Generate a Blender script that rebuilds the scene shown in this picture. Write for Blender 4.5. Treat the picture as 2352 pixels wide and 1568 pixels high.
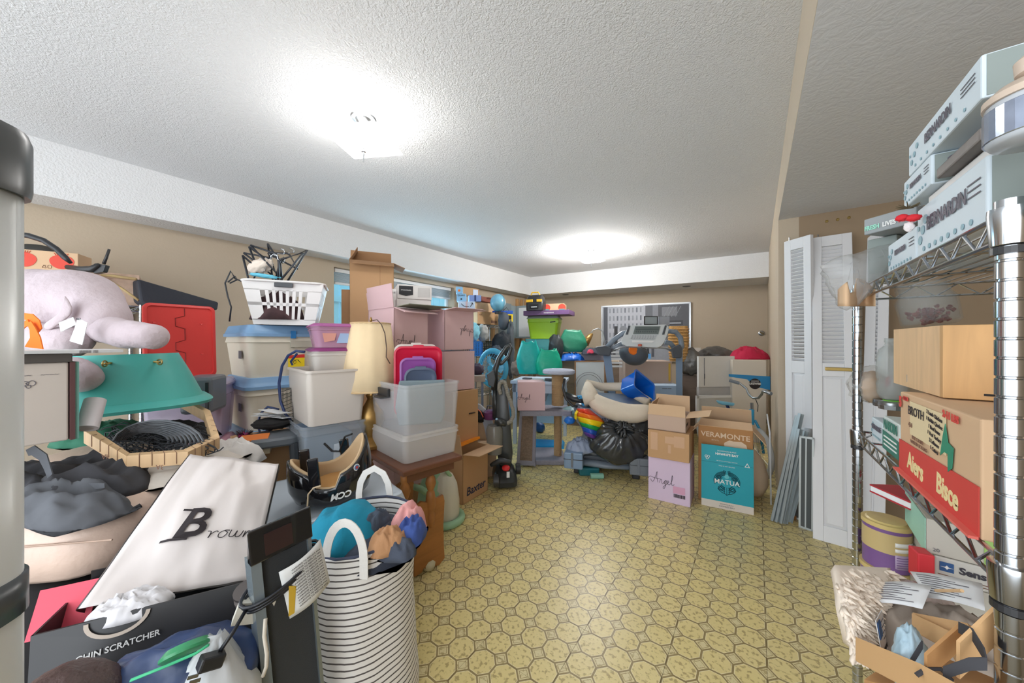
EXPOSURE, WORLD, L1, L2, L3, L4, GLASS = 1.05, 1.75, 8.5, 48, 11, 7, .9
FLOORX, FLOORY = -.0311, -.113
import bpy, bmesh, math, random
from mathutils import Vector, Matrix, noise
for _o in list(bpy.data.objects): bpy.data.objects.remove(_o)
C = bpy.context.scene.collection
S, CO, PI, R = math.sin, math.cos, math.pi, math.radians
# ---------------- camera, world, lights, exposure ----------------
F = 790.0; YAW = 0.6184; CH = 1.19            # focal length in photo pixels, turn to the left, eye height
cd = bpy.data.cameras.new('camera'); cam = bpy.data.objects.new('camera', cd); C.objects.link(cam)
cd.sensor_width = 36; cd.lens = F/2352*36; cd.clip_start = .02; cd.clip_end = 60
cam.location = (0, 0, CH); cam.rotation_euler = (PI/2, 0, YAW)
bpy.context.scene.camera = cam
sc = bpy.context.scene
sc.view_settings.view_transform = 'Standard'; sc.view_settings.look = 'None'
sc.view_settings.gamma = 1; sc.view_settings.use_curve_mapping = False
sc.view_settings.exposure = EXPOSURE
w = bpy.data.worlds.new('world'); sc.world = w; w.use_nodes = True
w.node_tree.nodes['Background'].inputs[0].default_value = (.86, .93, 1, 1)
w.node_tree.nodes['Background'].inputs[1].default_value = WORLD
def light(name, kind, loc, rot, energy, color, **k):
    l = bpy.data.lights.new(name, kind); l.energy = energy; l.color = color
    for a, b in k.items(): setattr(l, a, b)
    o = bpy.data.objects.new(name, l); o.location = loc; o.rotation_euler = rot; C.objects.link(o); return o
RT = Vector((CO(YAW), S(YAW), 0)); FW = Vector((-S(YAW), CO(YAW), 0)); CAM = Vector((0, 0, CH))
def W(u, v, d): return CAM + d*(FW + RT*((u-1176)/F) + Vector((0, 0, (784-v)/F)))
def G(u, d, z=0):
    p = W(u, 784, d); p.z = z; return p
light('lamp_near', 'POINT', (-.915, 1.79, 2.24), (0, 0, 0), L1, (1, .98, .95), shadow_soft_size=.10)
light('lamp_far', 'POINT', (-1.35, 4.17, 2.2), (0, 0, 0), L2, (1, .98, .95), shadow_soft_size=.10)
light('window_daylight', 'AREA', (-3.70, 2.83, 1.62), (0, R(-74), 0), L3, (.5, .8, 1), shape='RECTANGLE', size=.5, size_y=1.7)
light('rear_fill_light', 'AREA', (.2, -1.35, 1.75), (R(95), 0, R(12)), L4, (1, .98, .96), shape='RECTANGLE', size=2.6, size_y=1.6)  # fill light added behind the camera to brighten the room, no actual lamp
# ---------------- materials ----------------
MATS = {}
def hexc(h):
    c = [int(h[i:i+2], 16)/255 for i in (0, 2, 4)]
    return tuple([x/12.92 if x <= .04045 else ((x+.055)/1.055)**2.4 for x in c] + [1])
def nn(nt, t, **k):
    n = nt.nodes.new(t)
    for a, b in k.items(): setattr(n, a, b)
    return n
def mat(name, col, rough=.55, metal=0, var=.06, vscale=6, bump=0, bscale=80, coat=0, clear=0, trans=0, emit=None, stripes=None, spec=.5, wood=None, weave=None):
    """procedural material; clear = share of see-through plastic; trans = true glass"""
    if name in MATS: return MATS[name]
    m = bpy.data.materials.new(name); m.use_nodes = True; nt = m.node_tree; L = nt.links
    b = nt.nodes['Principled BSDF']; out = nt.nodes['Material Output']
    c = hexc(col); b.inputs['Roughness'].default_value = rough; b.inputs['Metallic'].default_value = metal
    b.inputs['Specular IOR Level'].default_value = spec
    if coat: b.inputs['Coat Weight'].default_value = coat
    tc = nn(nt, 'ShaderNodeTexCoord')
    nz = nn(nt, 'ShaderNodeTexNoise'); nz.inputs['Scale'].default_value = vscale; nz.inputs['Detail'].default_value = 4
    L.new(tc.outputs['Object'], nz.inputs['Vector'])
    src = None
    if wood:
        mp = nn(nt, 'ShaderNodeMapping'); mp.inputs['Scale'].default_value = wood; L.new(tc.outputs['Object'], mp.inputs[0])
        wv = nn(nt, 'ShaderNodeTexNoise'); wv.inputs['Scale'].default_value = 1; wv.inputs['Detail'].default_value = 6; wv.inputs['Distortion'].default_value = .8
        L.new(mp.outputs[0], wv.inputs['Vector']); src = wv.outputs['Fac']; var = max(var, .3)
    if var:
        mx = nn(nt, 'ShaderNodeMix', data_type='RGBA')
        mx.inputs[6].default_value = tuple(x*(1-var) for x in c[:3])+(1,); mx.inputs[7].default_value = tuple(min(1, x*(1+var)) for x in c[:3])+(1,)
        L.new(src or nz.outputs['Fac'], mx.inputs[0]); L.new(mx.outputs[2], b.inputs['Base Color'])
    else: b.inputs['Base Color'].default_value = c
    if stripes:
        axis, scale, col2, width = stripes
        sx = nn(nt, 'ShaderNodeSeparateXYZ'); L.new(tc.outputs['Object'], sx.inputs[0])
        m1 = nn(nt, 'ShaderNodeMath', operation='MULTIPLY_ADD'); m1.inputs[1].default_value = scale
        L.new(sx.outputs[axis], m1.inputs[0]); n2 = nn(nt, 'ShaderNodeTexNoise'); n2.inputs['Scale'].default_value = 9; L.new(tc.outputs['Object'], n2.inputs['Vector'])
        m3 = nn(nt, 'ShaderNodeMath', operation='MULTIPLY'); m3.inputs[1].default_value = .5; L.new(n2.outputs['Fac'], m3.inputs[0]); L.new(m3.outputs[0], m1.inputs[2])
        fr = nn(nt, 'ShaderNodeMath', operation='FRACT'); L.new(m1.outputs[0], fr.inputs[0])
        lt = nn(nt, 'ShaderNodeMath', operation='LESS_THAN'); lt.inputs[1].default_value = width; L.new(fr.outputs[0], lt.inputs[0])
        m4 = nn(nt, 'ShaderNodeMix', data_type='RGBA'); m4.inputs[7].default_value = hexc(col2); L.new(lt.outputs[0], m4.inputs[0])
        old = b.inputs['Base Color'].links
        if old: L.new(old[0].from_socket, m4.inputs[6])
        else: m4.inputs[6].default_value = c
        L.new(m4.outputs[2], b.inputs['Base Color'])
    if bump:
        bz = nn(nt, 'ShaderNodeTexNoise'); bz.inputs['Scale'].default_value = bscale; bz.inputs['Detail'].default_value = 3
        L.new(tc.outputs['Object'], bz.inputs['Vector'])
        bp = nn(nt, 'ShaderNodeBump'); bp.inputs['Strength'].default_value = bump; bp.inputs['Distance'].default_value = .01
        L.new(bz.outputs['Fac'], bp.inputs['Height']); L.new(bp.outputs[0], b.inputs['Normal'])
    if clear:
        tr = nn(nt, 'ShaderNodeBsdfTransparent'); tr.inputs[0].default_value = tuple(.5+.5*x for x in c[:3])+(1,)
        ms = nn(nt, 'ShaderNodeMixShader'); ms.inputs[0].default_value = 1-clear
        L.new(tr.outputs[0], ms.inputs[1]); L.new(b.outputs[0], ms.inputs[2]); L.new(ms.outputs[0], out.inputs[0])
    if trans: b.inputs['Transmission Weight'].default_value = trans
    if emit: b.inputs['Emission Color'].default_value = hexc(emit[0]); b.inputs['Emission Strength'].default_value = emit[1]
    MATS[name] = m; return m
# ---------------- mesh builder ----------------
def frame_of(t):
    t = t.normalized(); a = Vector((0, 0, 1)) if abs(t.z) < .9 else Vector((1, 0, 0))
    x = t.cross(a).normalized(); return x, t.cross(x).normalized()
class M:
    def __init__(s): s.v = []; s.f = []
    def add(s, vs, fs):
        o = len(s.v); s.v += [tuple(v) for v in vs]; s.f += [tuple(i+o for i in f) for f in fs]; return s
    def box(s, a, b, rot=None, piv=None):
        x0, y0, z0 = a; x1, y1, z1 = b
        vs = [Vector(p) for p in ((x0,y0,z0),(x1,y0,z0),(x1,y1,z0),(x0,y1,z0),(x0,y0,z1),(x1,y0,z1),(x1,y1,z1),(x0,y1,z1))]
        if rot:
            m = Matrix.Rotation(rot[1], 3, rot[0]); c = Vector(piv) if piv else (Vector(a)+Vector(b))/2
            vs = [c+m@(v-c) for v in vs]
        return s.add(vs, [(3,2,1,0),(4,5,6,7),(0,1,5,4),(1,2,6,5),(2,3,7,6),(3,0,4,7)])
    def prism(s, pts, e, cap=True):
        """pts: loop of 3-D points, e: extrusion vector"""
        n = len(pts); e = Vector(e); vs = [Vector(p) for p in pts]+[Vector(p)+e for p in pts]
        fs = [(i, (i+1) % n, n+(i+1) % n, n+i) for i in range(n)]
        if cap: fs += [tuple(range(n-1, -1, -1)), tuple(range(n, 2*n))]
        return s.add(vs, fs)
    def tube(s, pts, r, n=8, closed=False, flat=1):
        pts = [Vector(p) for p in pts]; k = len(pts); vs = []; fs = []; px = None
        for i, p in enumerate(pts):
            a = pts[(i-1) % k] if (i or closed) else p; b = pts[(i+1) % k] if (i < k-1 or closed) else p
            t = (b-a).normalized() if (b-a).length > 1e-9 else Vector((0,0,1))
            if px is None: px, _ = frame_of(t)
            px = (px-t*px.dot(t)); px = px.normalized() if px.length > 1e-6 else frame_of(t)[0]
            py = t.cross(px); rr = r[i] if isinstance(r, (list, tuple)) else r
            vs += [p+px*rr*CO(2*PI*j/n)+py*rr*flat*S(2*PI*j/n) for j in range(n)]
        for i in range(k if closed else k-1):
            q = (i+1) % k
            fs += [(i*n+j, i*n+(j+1) % n, q*n+(j+1) % n, q*n+j) for j in range(n)]
        if not closed: fs += [tuple(range(n-1, -1, -1)), tuple((k-1)*n+j for j in range(n))]
        return s.add(vs, fs)
    def cyl(s, a, b, r, n=16, r2=None): return s.tube([a, b], [r, r if r2 is None else r2], n)
    def lathe(s, prof, c=(0,0,0), n=24, ax='z', sx=1, sy=1):
        """prof: (radius, height) list"""
        c = Vector(c); vs = []; k = len(prof)
        for r, h in prof:
            for j in range(n):
                a = 2*PI*j/n; p = (r*sx*CO(a), r*sy*S(a), h)
                if ax == 'y': p = (p[0], p[2], p[1])
                if ax == 'x': p = (p[2], p[0], p[1])
                vs.append(c+Vector(p))
        fs = [(i*n+j, i*n+(j+1) % n, (i+1)*n+(j+1) % n, (i+1)*n+j) for i in range(k-1) for j in range(n)]
        if prof[0][0] > 1e-5: fs.append(tuple(range(n-1, -1, -1)))
        if prof[-1][0] > 1e-5: fs.append(tuple((k-1)*n+j for j in range(n)))
        return s.add(vs, fs)
    def loft(s, rings, cap=True, close=True):
        n = len(rings[0]); vs = [Vector(p) for r in rings for p in r]
        fs = [(i*n+j, i*n+(j+1) % n, (i+1)*n+(j+1) % n, (i+1)*n+j) for i in range(len(rings)-1) for j in range(n if close else n-1)]
        if cap: fs += [tuple(range(n-1, -1, -1)), tuple((len(rings)-1)*n+j for j in range(n))]
        return s.add(vs, fs)
    def grid(s, fn, nu, nv):
        vs = [fn(i/nu, j/nv) for j in range(nv+1) for i in range(nu+1)]; k = nu+1
        return s.add(vs, [(j*k+i, j*k+i+1, (j+1)*k+i+1, (j+1)*k+i) for j in range(nv) for i in range(nu)])
    def xf(s, m):
        s.v = [tuple(m @ Vector(v)) for v in s.v]; return s
    def build(s, name, m, parent=None, smooth=False, bevel=0, thick=0, sub=0, loc=None, rot=None, label=None, offset=0, noweld=False):
        me = bpy.data.meshes.new(name); me.from_pydata(s.v, [], s.f)
        bm = bmesh.new(); bm.from_mesh(me)
        if not noweld: bmesh.ops.remove_doubles(bm, verts=bm.verts, dist=1e-6)
        if not thick: bmesh.ops.recalc_face_normals(bm, faces=bm.faces)
        bm.to_mesh(me); bm.free()
        if smooth:
            me.shade_smooth()
        me.materials.append(m)
        o = bpy.data.objects.new(name, me); C.objects.link(o)
        if parent: o.parent = parent
        if loc is not None: o.location = loc
        if rot is not None: o.rotation_euler = rot
        if label: o['label'] = label
        if thick:
            q = o.modifiers.new('solid', 'SOLIDIFY'); q.thickness = thick; q.offset = offset
        if bevel:
            q = o.modifiers.new('bevel', 'BEVEL'); q.width = bevel; q.segments = 2; q.limit_method = 'ANGLE'; q.angle_limit = R(40)
        if sub:
            q = o.modifiers.new('sub', 'SUBSURF'); q.levels = q.render_levels = sub
        if smooth == 'auto':
            q = o.modifiers.new('es', 'EDGE_SPLIT'); q.split_angle = R(38)
        return o
def rrect(w, d, r, z, n=5, cx=0, cy=0, ax='z'):
    pts = []
    for k, (sx, sy) in enumerate(((1,1),(-1,1),(-1,-1),(1,-1))):
        for i in range(n+1):
            a = PI/2*(k+i/n); pts.append((cx+sx*(w/2-r)+r*CO(a), cy+sy*(d/2-r)+r*S(a), z))
    if ax == 'y': pts = [(p[0], p[2], p[1]) for p in pts]
    return pts
def thing(name, label, cat, loc=(0,0,0), rz=0, group=None, rot=None):
    o = bpy.data.objects.new(name, None); C.objects.link(o); o.empty_display_size = .05
    o.location = loc; o.rotation_euler = rot if rot else (0, 0, rz)
    o['label'] = label; o['category'] = cat
    if group: o['group'] = group
    return o
def tag(o, label, cat, group=None):
    o['label'] = label; o['category'] = cat
    if group: o['group'] = group
    return o
def struct(o): o['kind'] = 'structure'; return o
def base(uL, dL, uR, dR, z):
    """left and right ends of a front bottom edge -> (centre, turn, width)"""
    a, b = G(uL, dL, z), G(uR, dR, z); e = b-a
    return (a+b)/2, math.atan2(e.y, e.x), e.length
def zat(v, d): return CH+d*(784-v)/F
def ns(p, s=1, seed=0): return noise.noise(Vector(p)*s+Vector((seed*7.3, seed*3.1, seed*1.7)))
def text(parent, s, size, m, loc, rot=(PI/2, 0, 0), name='lettering', ext=.0006, shear=0, align='CENTER', bold=0, sx=1):
    """flat printed lettering, kept as a mesh"""
    cu = bpy.data.curves.new(name, 'FONT'); cu.body = s; cu.size = size; cu.extrude = ext/2; cu.shear = shear
    cu.align_x = align; cu.align_y = 'CENTER'; cu.offset = bold; cu.resolution_u = 3
    t = bpy.data.objects.new('tmp', cu); C.objects.link(t)
    bpy.context.view_layer.update()
    me = bpy.data.meshes.new_from_object(t.evaluated_get(bpy.context.evaluated_depsgraph_get()))
    bpy.data.objects.remove(t); me.name = name; me.materials.clear(); me.materials.append(m)
    if sx != 1:
        for v in me.vertices: v.co.x *= sx
    o = bpy.data.objects.new(name, me); C.objects.link(o); o.parent = parent; o.location = loc; o.rotation_euler = rot
    return o
def decal(parent, pts, m, name='label_print', loc=(0,0,0), rot=(PI/2,0,0), th=.0008, label=None):
    """thin printed patch: outline in its own x,y plane"""
    q = M().prism([(x, y, 0) for x, y in pts], (0, 0, th)); return q.build(name, m, parent, loc=loc, rot=rot, label=label)
def stroke(parent, lines, r, m, name='lettering', loc=(0,0,0), rot=(PI/2,0,0), scale=1):
    """handwriting: tubes along 2-D strokes, smoothed"""
    q = M()
    for ln in lines:
        pts = []
        for i in range(len(ln)-1):
            p0, p1, p2, p3 = ln[max(i-1, 0)], ln[i], ln[i+1], ln[min(i+2, len(ln)-1)]
            for k in range(4):
                t = k/4
                pts.append([scale*.5*((2*p1[a])+(-p0[a]+p2[a])*t+(2*p0[a]-5*p1[a]+4*p2[a]-p3[a])*t*t+(-p0[a]+3*p1[a]-3*p2[a]+p3[a])*t**3) for a in (0, 1)]+[0])
        pts.append((ln[-1][0]*scale, ln[-1][1]*scale, 0))
        q.tube(pts, r, 4)
    return q.build(name, m, parent, loc=loc, rot=rot)
ANGEL = [[(0,.5),(.25,.1),(.55,.3),(.9,1.3),(1.15,2.1),(1.1,1.0),(1.3,.1)],[(-.5,.5),(-.1,1.0),(.4,.9),(1.2,.8),(1.6,.85)],[(1.55,.1),(1.75,.8),(1.95,.65),(2.0,.1),(2.2,.1),(2.6,.75),(2.45,.1),(2.4,.5),(2.75,.75),(2.65,0),(2.4,-.8),(2.2,-.6),(2.9,.2),(3.2,.6),(3.0,.75),(3.0,.15),(3.4,.2),(3.8,1.3),(3.75,1.9),(3.6,.9),(3.7,.1),(4.1,.3)]]
def copy_tree(o, parent=None):
    c = o.copy(); C.objects.link(c)
    if parent: c.parent = parent
    for ch in list(o.children): copy_tree(ch, c)
    return c
def blob(rx, ry, rz, amp=.08, f=3, seed=0, n=28, m=18, flat=0, pinch=0, folds=0):
    """soft lumpy closed body; folds = radial creases towards the top"""
    q = M(); rings = []
    for i in range(m+1):
        ph = PI*i/m; ring = []
        for j in range(n):
            th = 2*PI*j/n; d = Vector((S(ph)*CO(th), S(ph)*S(th), -CO(ph)))
            k = 1+amp*ns(d, f, seed)+amp*.5*ns(d, f*2.3, seed+5)
            if folds: k += folds*max(0, -CO(ph)*-1)*S(th*9+4*ns(d, 2, seed))*S(ph)
            z = d.z*rz*k
            if flat and z < -rz*flat: z = -rz*flat
            e = 1-pinch*max(0, d.z)**2
            ring.append((d.x*rx*k*e, d.y*ry*k*e, z))
        rings.append(ring)
    return q.loft(rings)
def cloth(w, d, h, seed=0, n=22, amp=.5, f=4, round_=.8):
    """heap of crumpled cloth with a closed underside, resting on z=0"""
    q = M()
    def top(a, b):
        x, y = 2*a-1, 2*b-1; r = max(0, 1-(x*x+y*y)**round_*.98) if x*x+y*y < 1 else 0
        ang = math.atan2(y, x); k = 1/max(1, math.hypot(x, y))
        x2, y2 = x*(1-.29*y*y)**.5, y*(1-.29*x*x)**.5
        rr = min(1, math.hypot(x2, y2)); hh = (1-rr**2.5)
        wob = 1+.12*ns((x2, y2, 0), 1.5, seed)
        cr = abs(ns((x2, y2, 0), f, seed)); cr2 = abs(ns((x2*2, y2, 1), f, seed+3))
        return Vector((x2*w/2*wob, y2*d/2*wob, max(0, h*hh**.6*(1-amp*(.7*cr+.5*cr2)*1.6))))
    q.grid(top, n, n)
    k = n+1; b = [i for i in range(k)]+[j*k+n for j in range(1, k)]+[n*k+i for i in range(n-1, -1, -1)]+[j*k for j in range(n-1, 0, -1)]
    q.f.append(tuple(reversed(b)))
    return q
# ---------------- the room ----------------
ZC, ZB, ZR = 2.4, 2.064, 2.11      # main ceiling, bulkhead underside, lower ceiling at right
XW, XF = -3.735, -3.48             # left wall, left bulkhead face
BX = .134                          # beam and partition face
tan = mat('wall_tan', 'c0b09a', .75, var=.03, bump=.1, bscale=60)
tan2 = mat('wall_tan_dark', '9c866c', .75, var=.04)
white_tex = mat('bulkhead_white', 'e4e4e4', .85, var=.02, bump=.5, bscale=90)
def ceiling_mat(name, sc_, st, col):
    m = bpy.data.materials.new(name); m.use_nodes = True; nt = m.node_tree; L = nt.links; b = nt.nodes['Principled BSDF']
    b.inputs['Roughness'].default_value = .9
    tc = nn(nt, 'ShaderNodeNewGeometry'); n1 = nn(nt, 'ShaderNodeTexNoise'); n1.inputs['Scale'].default_value = sc_; n1.inputs['Detail'].default_value = 5; n1.inputs['Distortion'].default_value = 1.2
    L.new(tc.outputs['Position'], n1.inputs['Vector'])
    cr = nn(nt, 'ShaderNodeValToRGB'); cr.color_ramp.elements[0].position = .35; cr.color_ramp.elements[1].position = .65; L.new(n1.outputs['Fac'], cr.inputs[0])
    bp = nn(nt, 'ShaderNodeBump'); bp.inputs['Strength'].default_value = st; bp.inputs['Distance'].default_value = .012
    L.new(cr.outputs[0], bp.inputs['Height']); L.new(bp.outputs[0], b.inputs['Normal']); b.inputs['Base Color'].default_value = hexc(col)
    return m
popcorn = ceiling_mat('popcorn_ceiling', 75, .45, 'e6e6e6')
skim = ceiling_mat('skim_ceiling', 30, .10, 'dededf')
def floor_mat():
    m = bpy.data.materials.new('vinyl_octagons'); m.use_nodes = True; nt = m.node_tree; L = nt.links; b = nt.nodes['Principled BSDF']
    g = nn(nt, 'ShaderNodeNewGeometry'); mp = nn(nt, 'ShaderNodeMapping'); mp.inputs['Scale'].default_value = (1/.1016,)*3; mp.inputs['Location'].default_value = (FX/.1016, FY/.1016, 0)
    L.new(g.outputs['Position'], mp.inputs[0]); sx = nn(nt, 'ShaderNodeSeparateXYZ'); L.new(mp.outputs[0], sx.inputs[0])
    def ma(op, a, b_=None, c_=None):
        n = nn(nt, 'ShaderNodeMath', operation=op)
        for i, q in enumerate((a, b_, c_)):
            if q is None: continue
            if isinstance(q, (int, float)): n.inputs[i].default_value = q
            else: L.new(q, n.inputs[i])
        return n.outputs[0]
    fx = ma('ABSOLUTE', ma('SUBTRACT', ma('FRACT', sx.outputs[0]), .5)); fy = ma('ABSOLUTE', ma('SUBTRACT', ma('FRACT', sx.outputs[1]), .5))
    su = ma('ADD', fx, fy); mxx = ma('MAXIMUM', fx, fy)
    # octagon distance: 0 at border, grows inward
    d_oct = ma('MINIMUM', ma('SUBTRACT', .5, mxx), ma('MULTIPLY', ma('SUBTRACT', .70, su), .7071))
    in_sq = ma('GREATER_THAN', su, .735)
    d_sq = ma('MULTIPLY', ma('SUBTRACT', su, .735), .7071)
    line_o = ma('MULTIPLY', ma('LESS_THAN', d_oct, .035), ma('SUBTRACT', 1, in_sq))
    line2 = ma('MULTIPLY', ma('LESS_THAN', ma('ABSOLUTE', ma('SUBTRACT', d_sq, .055)), .009), in_sq)
    n1 = nn(nt, 'ShaderNodeTexNoise'); n1.inputs['Scale'].default_value = 62; n1.inputs['Detail'].default_value = 6; L.new(g.outputs['Position'], n1.inputs['Vector'])
    n2 = nn(nt, 'ShaderNodeTexNoise'); n2.inputs['Scale'].default_value = 3; n2.inputs['Detail'].default_value = 3; L.new(g.outputs['Position'], n2.inputs['Vector'])
    n3 = nn(nt, 'ShaderNodeTexNoise'); n3.inputs['Scale'].default_value = 300; L.new(g.outputs['Position'], n3.inputs['Vector'])
    fleck = nn(nt, 'ShaderNodeValToRGB'); fleck.color_ramp.elements[0].position = .53; fleck.color_ramp.elements[1].position = .62; L.new(n1.outputs['Fac'], fleck.inputs[0])
    def mix(f, a, c_):
        n = nn(nt, 'ShaderNodeMix', data_type='RGBA')
        for i, q in ((0, f), (6, a), (7, c_)):
            if isinstance(q, str): n.inputs[i].default_value = hexc(q)
            elif isinstance(q, float): n.inputs[i].default_value = q
            else: L.new(q, n.inputs[i])
        return n.outputs[2]
    basec = mix(n2.outputs['Fac'], 'd6c37c', 'e2d198')
    fl = ma('MULTIPLY', fleck.outputs[0], .8)
    c1 = mix(fl, basec, 'a08a58')
    edge = ma('MULTIPLY', ma('MULTIPLY', ma('GREATER_THAN', d_oct, .035), ma('LESS_THAN', d_oct, .06)), .6)
    c2 = mix(edge, c1, 'e8dcb4')
    lc = mix(n3.outputs['Fac'], '7d6a40', 'a08c5c')
    c3 = mix(line_o, c2, lc); c4 = mix(in_sq, c3, mix(fl, 'd8ca9a', 'a8935f')); c5 = mix(line2, c4, '96814e')
    L.new(c5, b.inputs['Base Color']); b.inputs['Roughness'].default_value = .32; b.inputs['Specular IOR Level'].default_value = .45
    bp = nn(nt, 'ShaderNodeBump'); bp.inputs['Strength'].default_value = .25; bp.inputs['Distance'].default_value = .004
    L.new(ma('ADD', n1.outputs['Fac'], ma('MULTIPLY', line_o, -.6)), bp.inputs['Height']); L.new(bp.outputs[0], b.inputs['Normal'])
    return m
T = .3048; FX, FY = FLOORX, FLOORY
fm = floor_mat()
floor = struct(M().box((-5, -1.6, -.05), (3.2, 7.6, -.004)).build('floor', mat('floor_base', '6a5a38', .8)))
tile_me = None; k = 0
_t = M().box((0, 0, 0), (T-.0012, T-.0012, .004)).build('tile', fm, floor)
tile_me = _t.data; bpy.data.objects.remove(_t)
i0 = int((-3.7)//T)
for i in range(-10, 9):
    for j in range(-4, 21):
        x, y = i*T-FX, j*T-FY
        dist = (Vector((x, y, 0))-Vector((0, 0, 0))).length
        if not (-2.9 < x < 2.2 and -1.2 < y < 6.0): continue
        # the tiles in view, nearest first
        q = Vector((x+T/2, y+T/2, 0)); dd = q.dot(FW); uu = 1176+F*q.dot(RT)/dd if dd > .3 else 1e9
        if dd < .5 or uu < 250 or uu > 2500: continue
        if k >= 290: break
        o = bpy.data.objects.new('tile', tile_me); C.objects.link(o); o.parent = floor
        o.location = (x, y, -.004+random.Random(i*31+j).uniform(0, .0004)); k += 1
struct(M().box((XW-.15, -1.6, 0), (XW, 4.15-.8, 2.6)).build('wall_left', tan))
def wbox(name, a, b, m): return M().box(a, b).build(name, m)
# window opening in the left wall: y 3.35..4.9
WY0, WY1, WZ0, WZ1 = 1.92, 3.74, 1.32, 2.0
bpy.data.objects.remove(bpy.data.objects['wall_left'])
wl = M(); wl.box((XW-.2, -1.6, 0), (XW, WY0, 2.6)); wl.box((XW-.2, WY1, 0), (XW, 7.2, 2.6)); wl.box((XW-.2, WY0, 0), (XW, WY1, WZ0)); wl.box((XW-.2, WY0, WZ1), (XW, WY1, 2.6))
struct(wl.build('wall_left', tan))
# far wall is a little out of square
fa, fb = Vector((XW-.2, 5.95, 0)), Vector((BX+.2, 6.56, 0)); e = (fb-fa).normalized(); nrm = Vector((-e.y, e.x, 0))
struct(M().prism([fa, fb, fb+nrm*.2, fa+nrm*.2], (0, 0, 2.6)).build('wall_back', tan))
# bulkheads
a0, a1 = Vector((XF, 5.49, ZB)), Vector((BX, 5.79, ZB))
struct(M().prism([(XW-.05, -1.6, ZB), (XF, -1.6, ZB), (XF, 5.49, ZB), (XW-.05, 6.0, ZB)], (0, 0, .5)).build('trim_1', white_tex))
struct(M().prism([a0, a1, (BX, 6.6, ZB), (XW-.05, 6.0, ZB)], (0, 0, .5)).build('trim_2', white_tex))
struct(M().box((XW-.2, -1.6, ZC), (BX+.02, 7, ZC+.1)).build('ceiling', popcorn))
struct(M().box((BX+.001, -1.6, ZR), (4, 3.3, ZR+.1)).build('ceiling_right', skim))
struct(M().box((BX, -1.6, ZR+.001), (BX+.12, 3.3, ZC+.05)).build('trim_3', tan))
struct(M().box((BX, 3.3, 0), (BX+.12, 7, ZC+.05)).build('wall_partition', tan))
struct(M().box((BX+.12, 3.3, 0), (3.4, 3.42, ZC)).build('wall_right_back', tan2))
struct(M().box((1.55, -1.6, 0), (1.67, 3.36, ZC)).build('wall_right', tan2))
# ---------------- shared materials and builders ----------------
card = mat('cardboard', 'c39a70', .8, var=.05, vscale=4)
card_d = mat('cardboard_inside', 'a27a56', .85, var=.06)
card_l = mat('cardboard_pale', 'd2b08c', .8, var=.05)
tape = mat('packing_tape', 'b98d63', .25, var=.03)
pink = mat('pink_carton', 'd8b6b8', .6, var=.03)
lilac = mat('lilac_carton', 'd9c3dc', .6, var=.03)
ink = mat('black_ink', '2b2326', .7, var=0); inkg = mat('grey_ink', '6d6a70', .7, var=0); inkb = mat('brown_ink', '7d5a48', .7, var=0)
whiteprint = mat('white_print', 'f1f1ee', .6, var=0)
blackp = mat('black_plastic', '2c2c2e', .35, var=.1); blackm = mat('black_matte', '1d1c1d', .8, var=.2)
greyp = mat('grey_plastic', '6f757c', .45, var=.05); dgrey = mat('dark_grey_plastic', '484c51', .5, var=.05)
whitep = mat('white_plastic', 'e6e6e6', .35, var=.02); offw = mat('off_white_plastic', 'd9d0c8', .4, var=.02)
chrome = mat('chrome', 'b9bcbf', .16, metal=1, var=0); steel = mat('brushed_steel', 'b4b8bb', .3, metal=1, var=.04)
clearp = mat('clear_plastic', 'dfe6ec', .2, clear=.62, var=0); frost = mat('frosted_plastic', 'e6dfd8', .35, clear=.28, var=.02)
film = mat('plastic_film', 'eef3f6', .12, clear=.62, var=0, bump=.8, bscale=25)
oak = mat('oak_wood', 'a9713c', .45, wood=(3, 3, 26), var=.3); pine = mat('pine_wood', 'dcb88c', .55, wood=(30, 4, 4), var=.12)
walnut = mat('walnut_wood', '6f4632', .35, wood=(4, 20, 20), var=.25)
papern = mat('white_paper', 'eef0f2', .7, var=.02)
def BL(u, d, z, deg, w):
    a = G(u, d, z); e = Vector((CO(R(deg)), S(R(deg)), 0)); return (a+e*w/2, R(deg), w)
def BR(u, d, z, deg, w):
    a = G(u, d, z); e = Vector((CO(R(deg)), S(R(deg)), 0)); return (a-e*w/2, R(deg), w)
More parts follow.
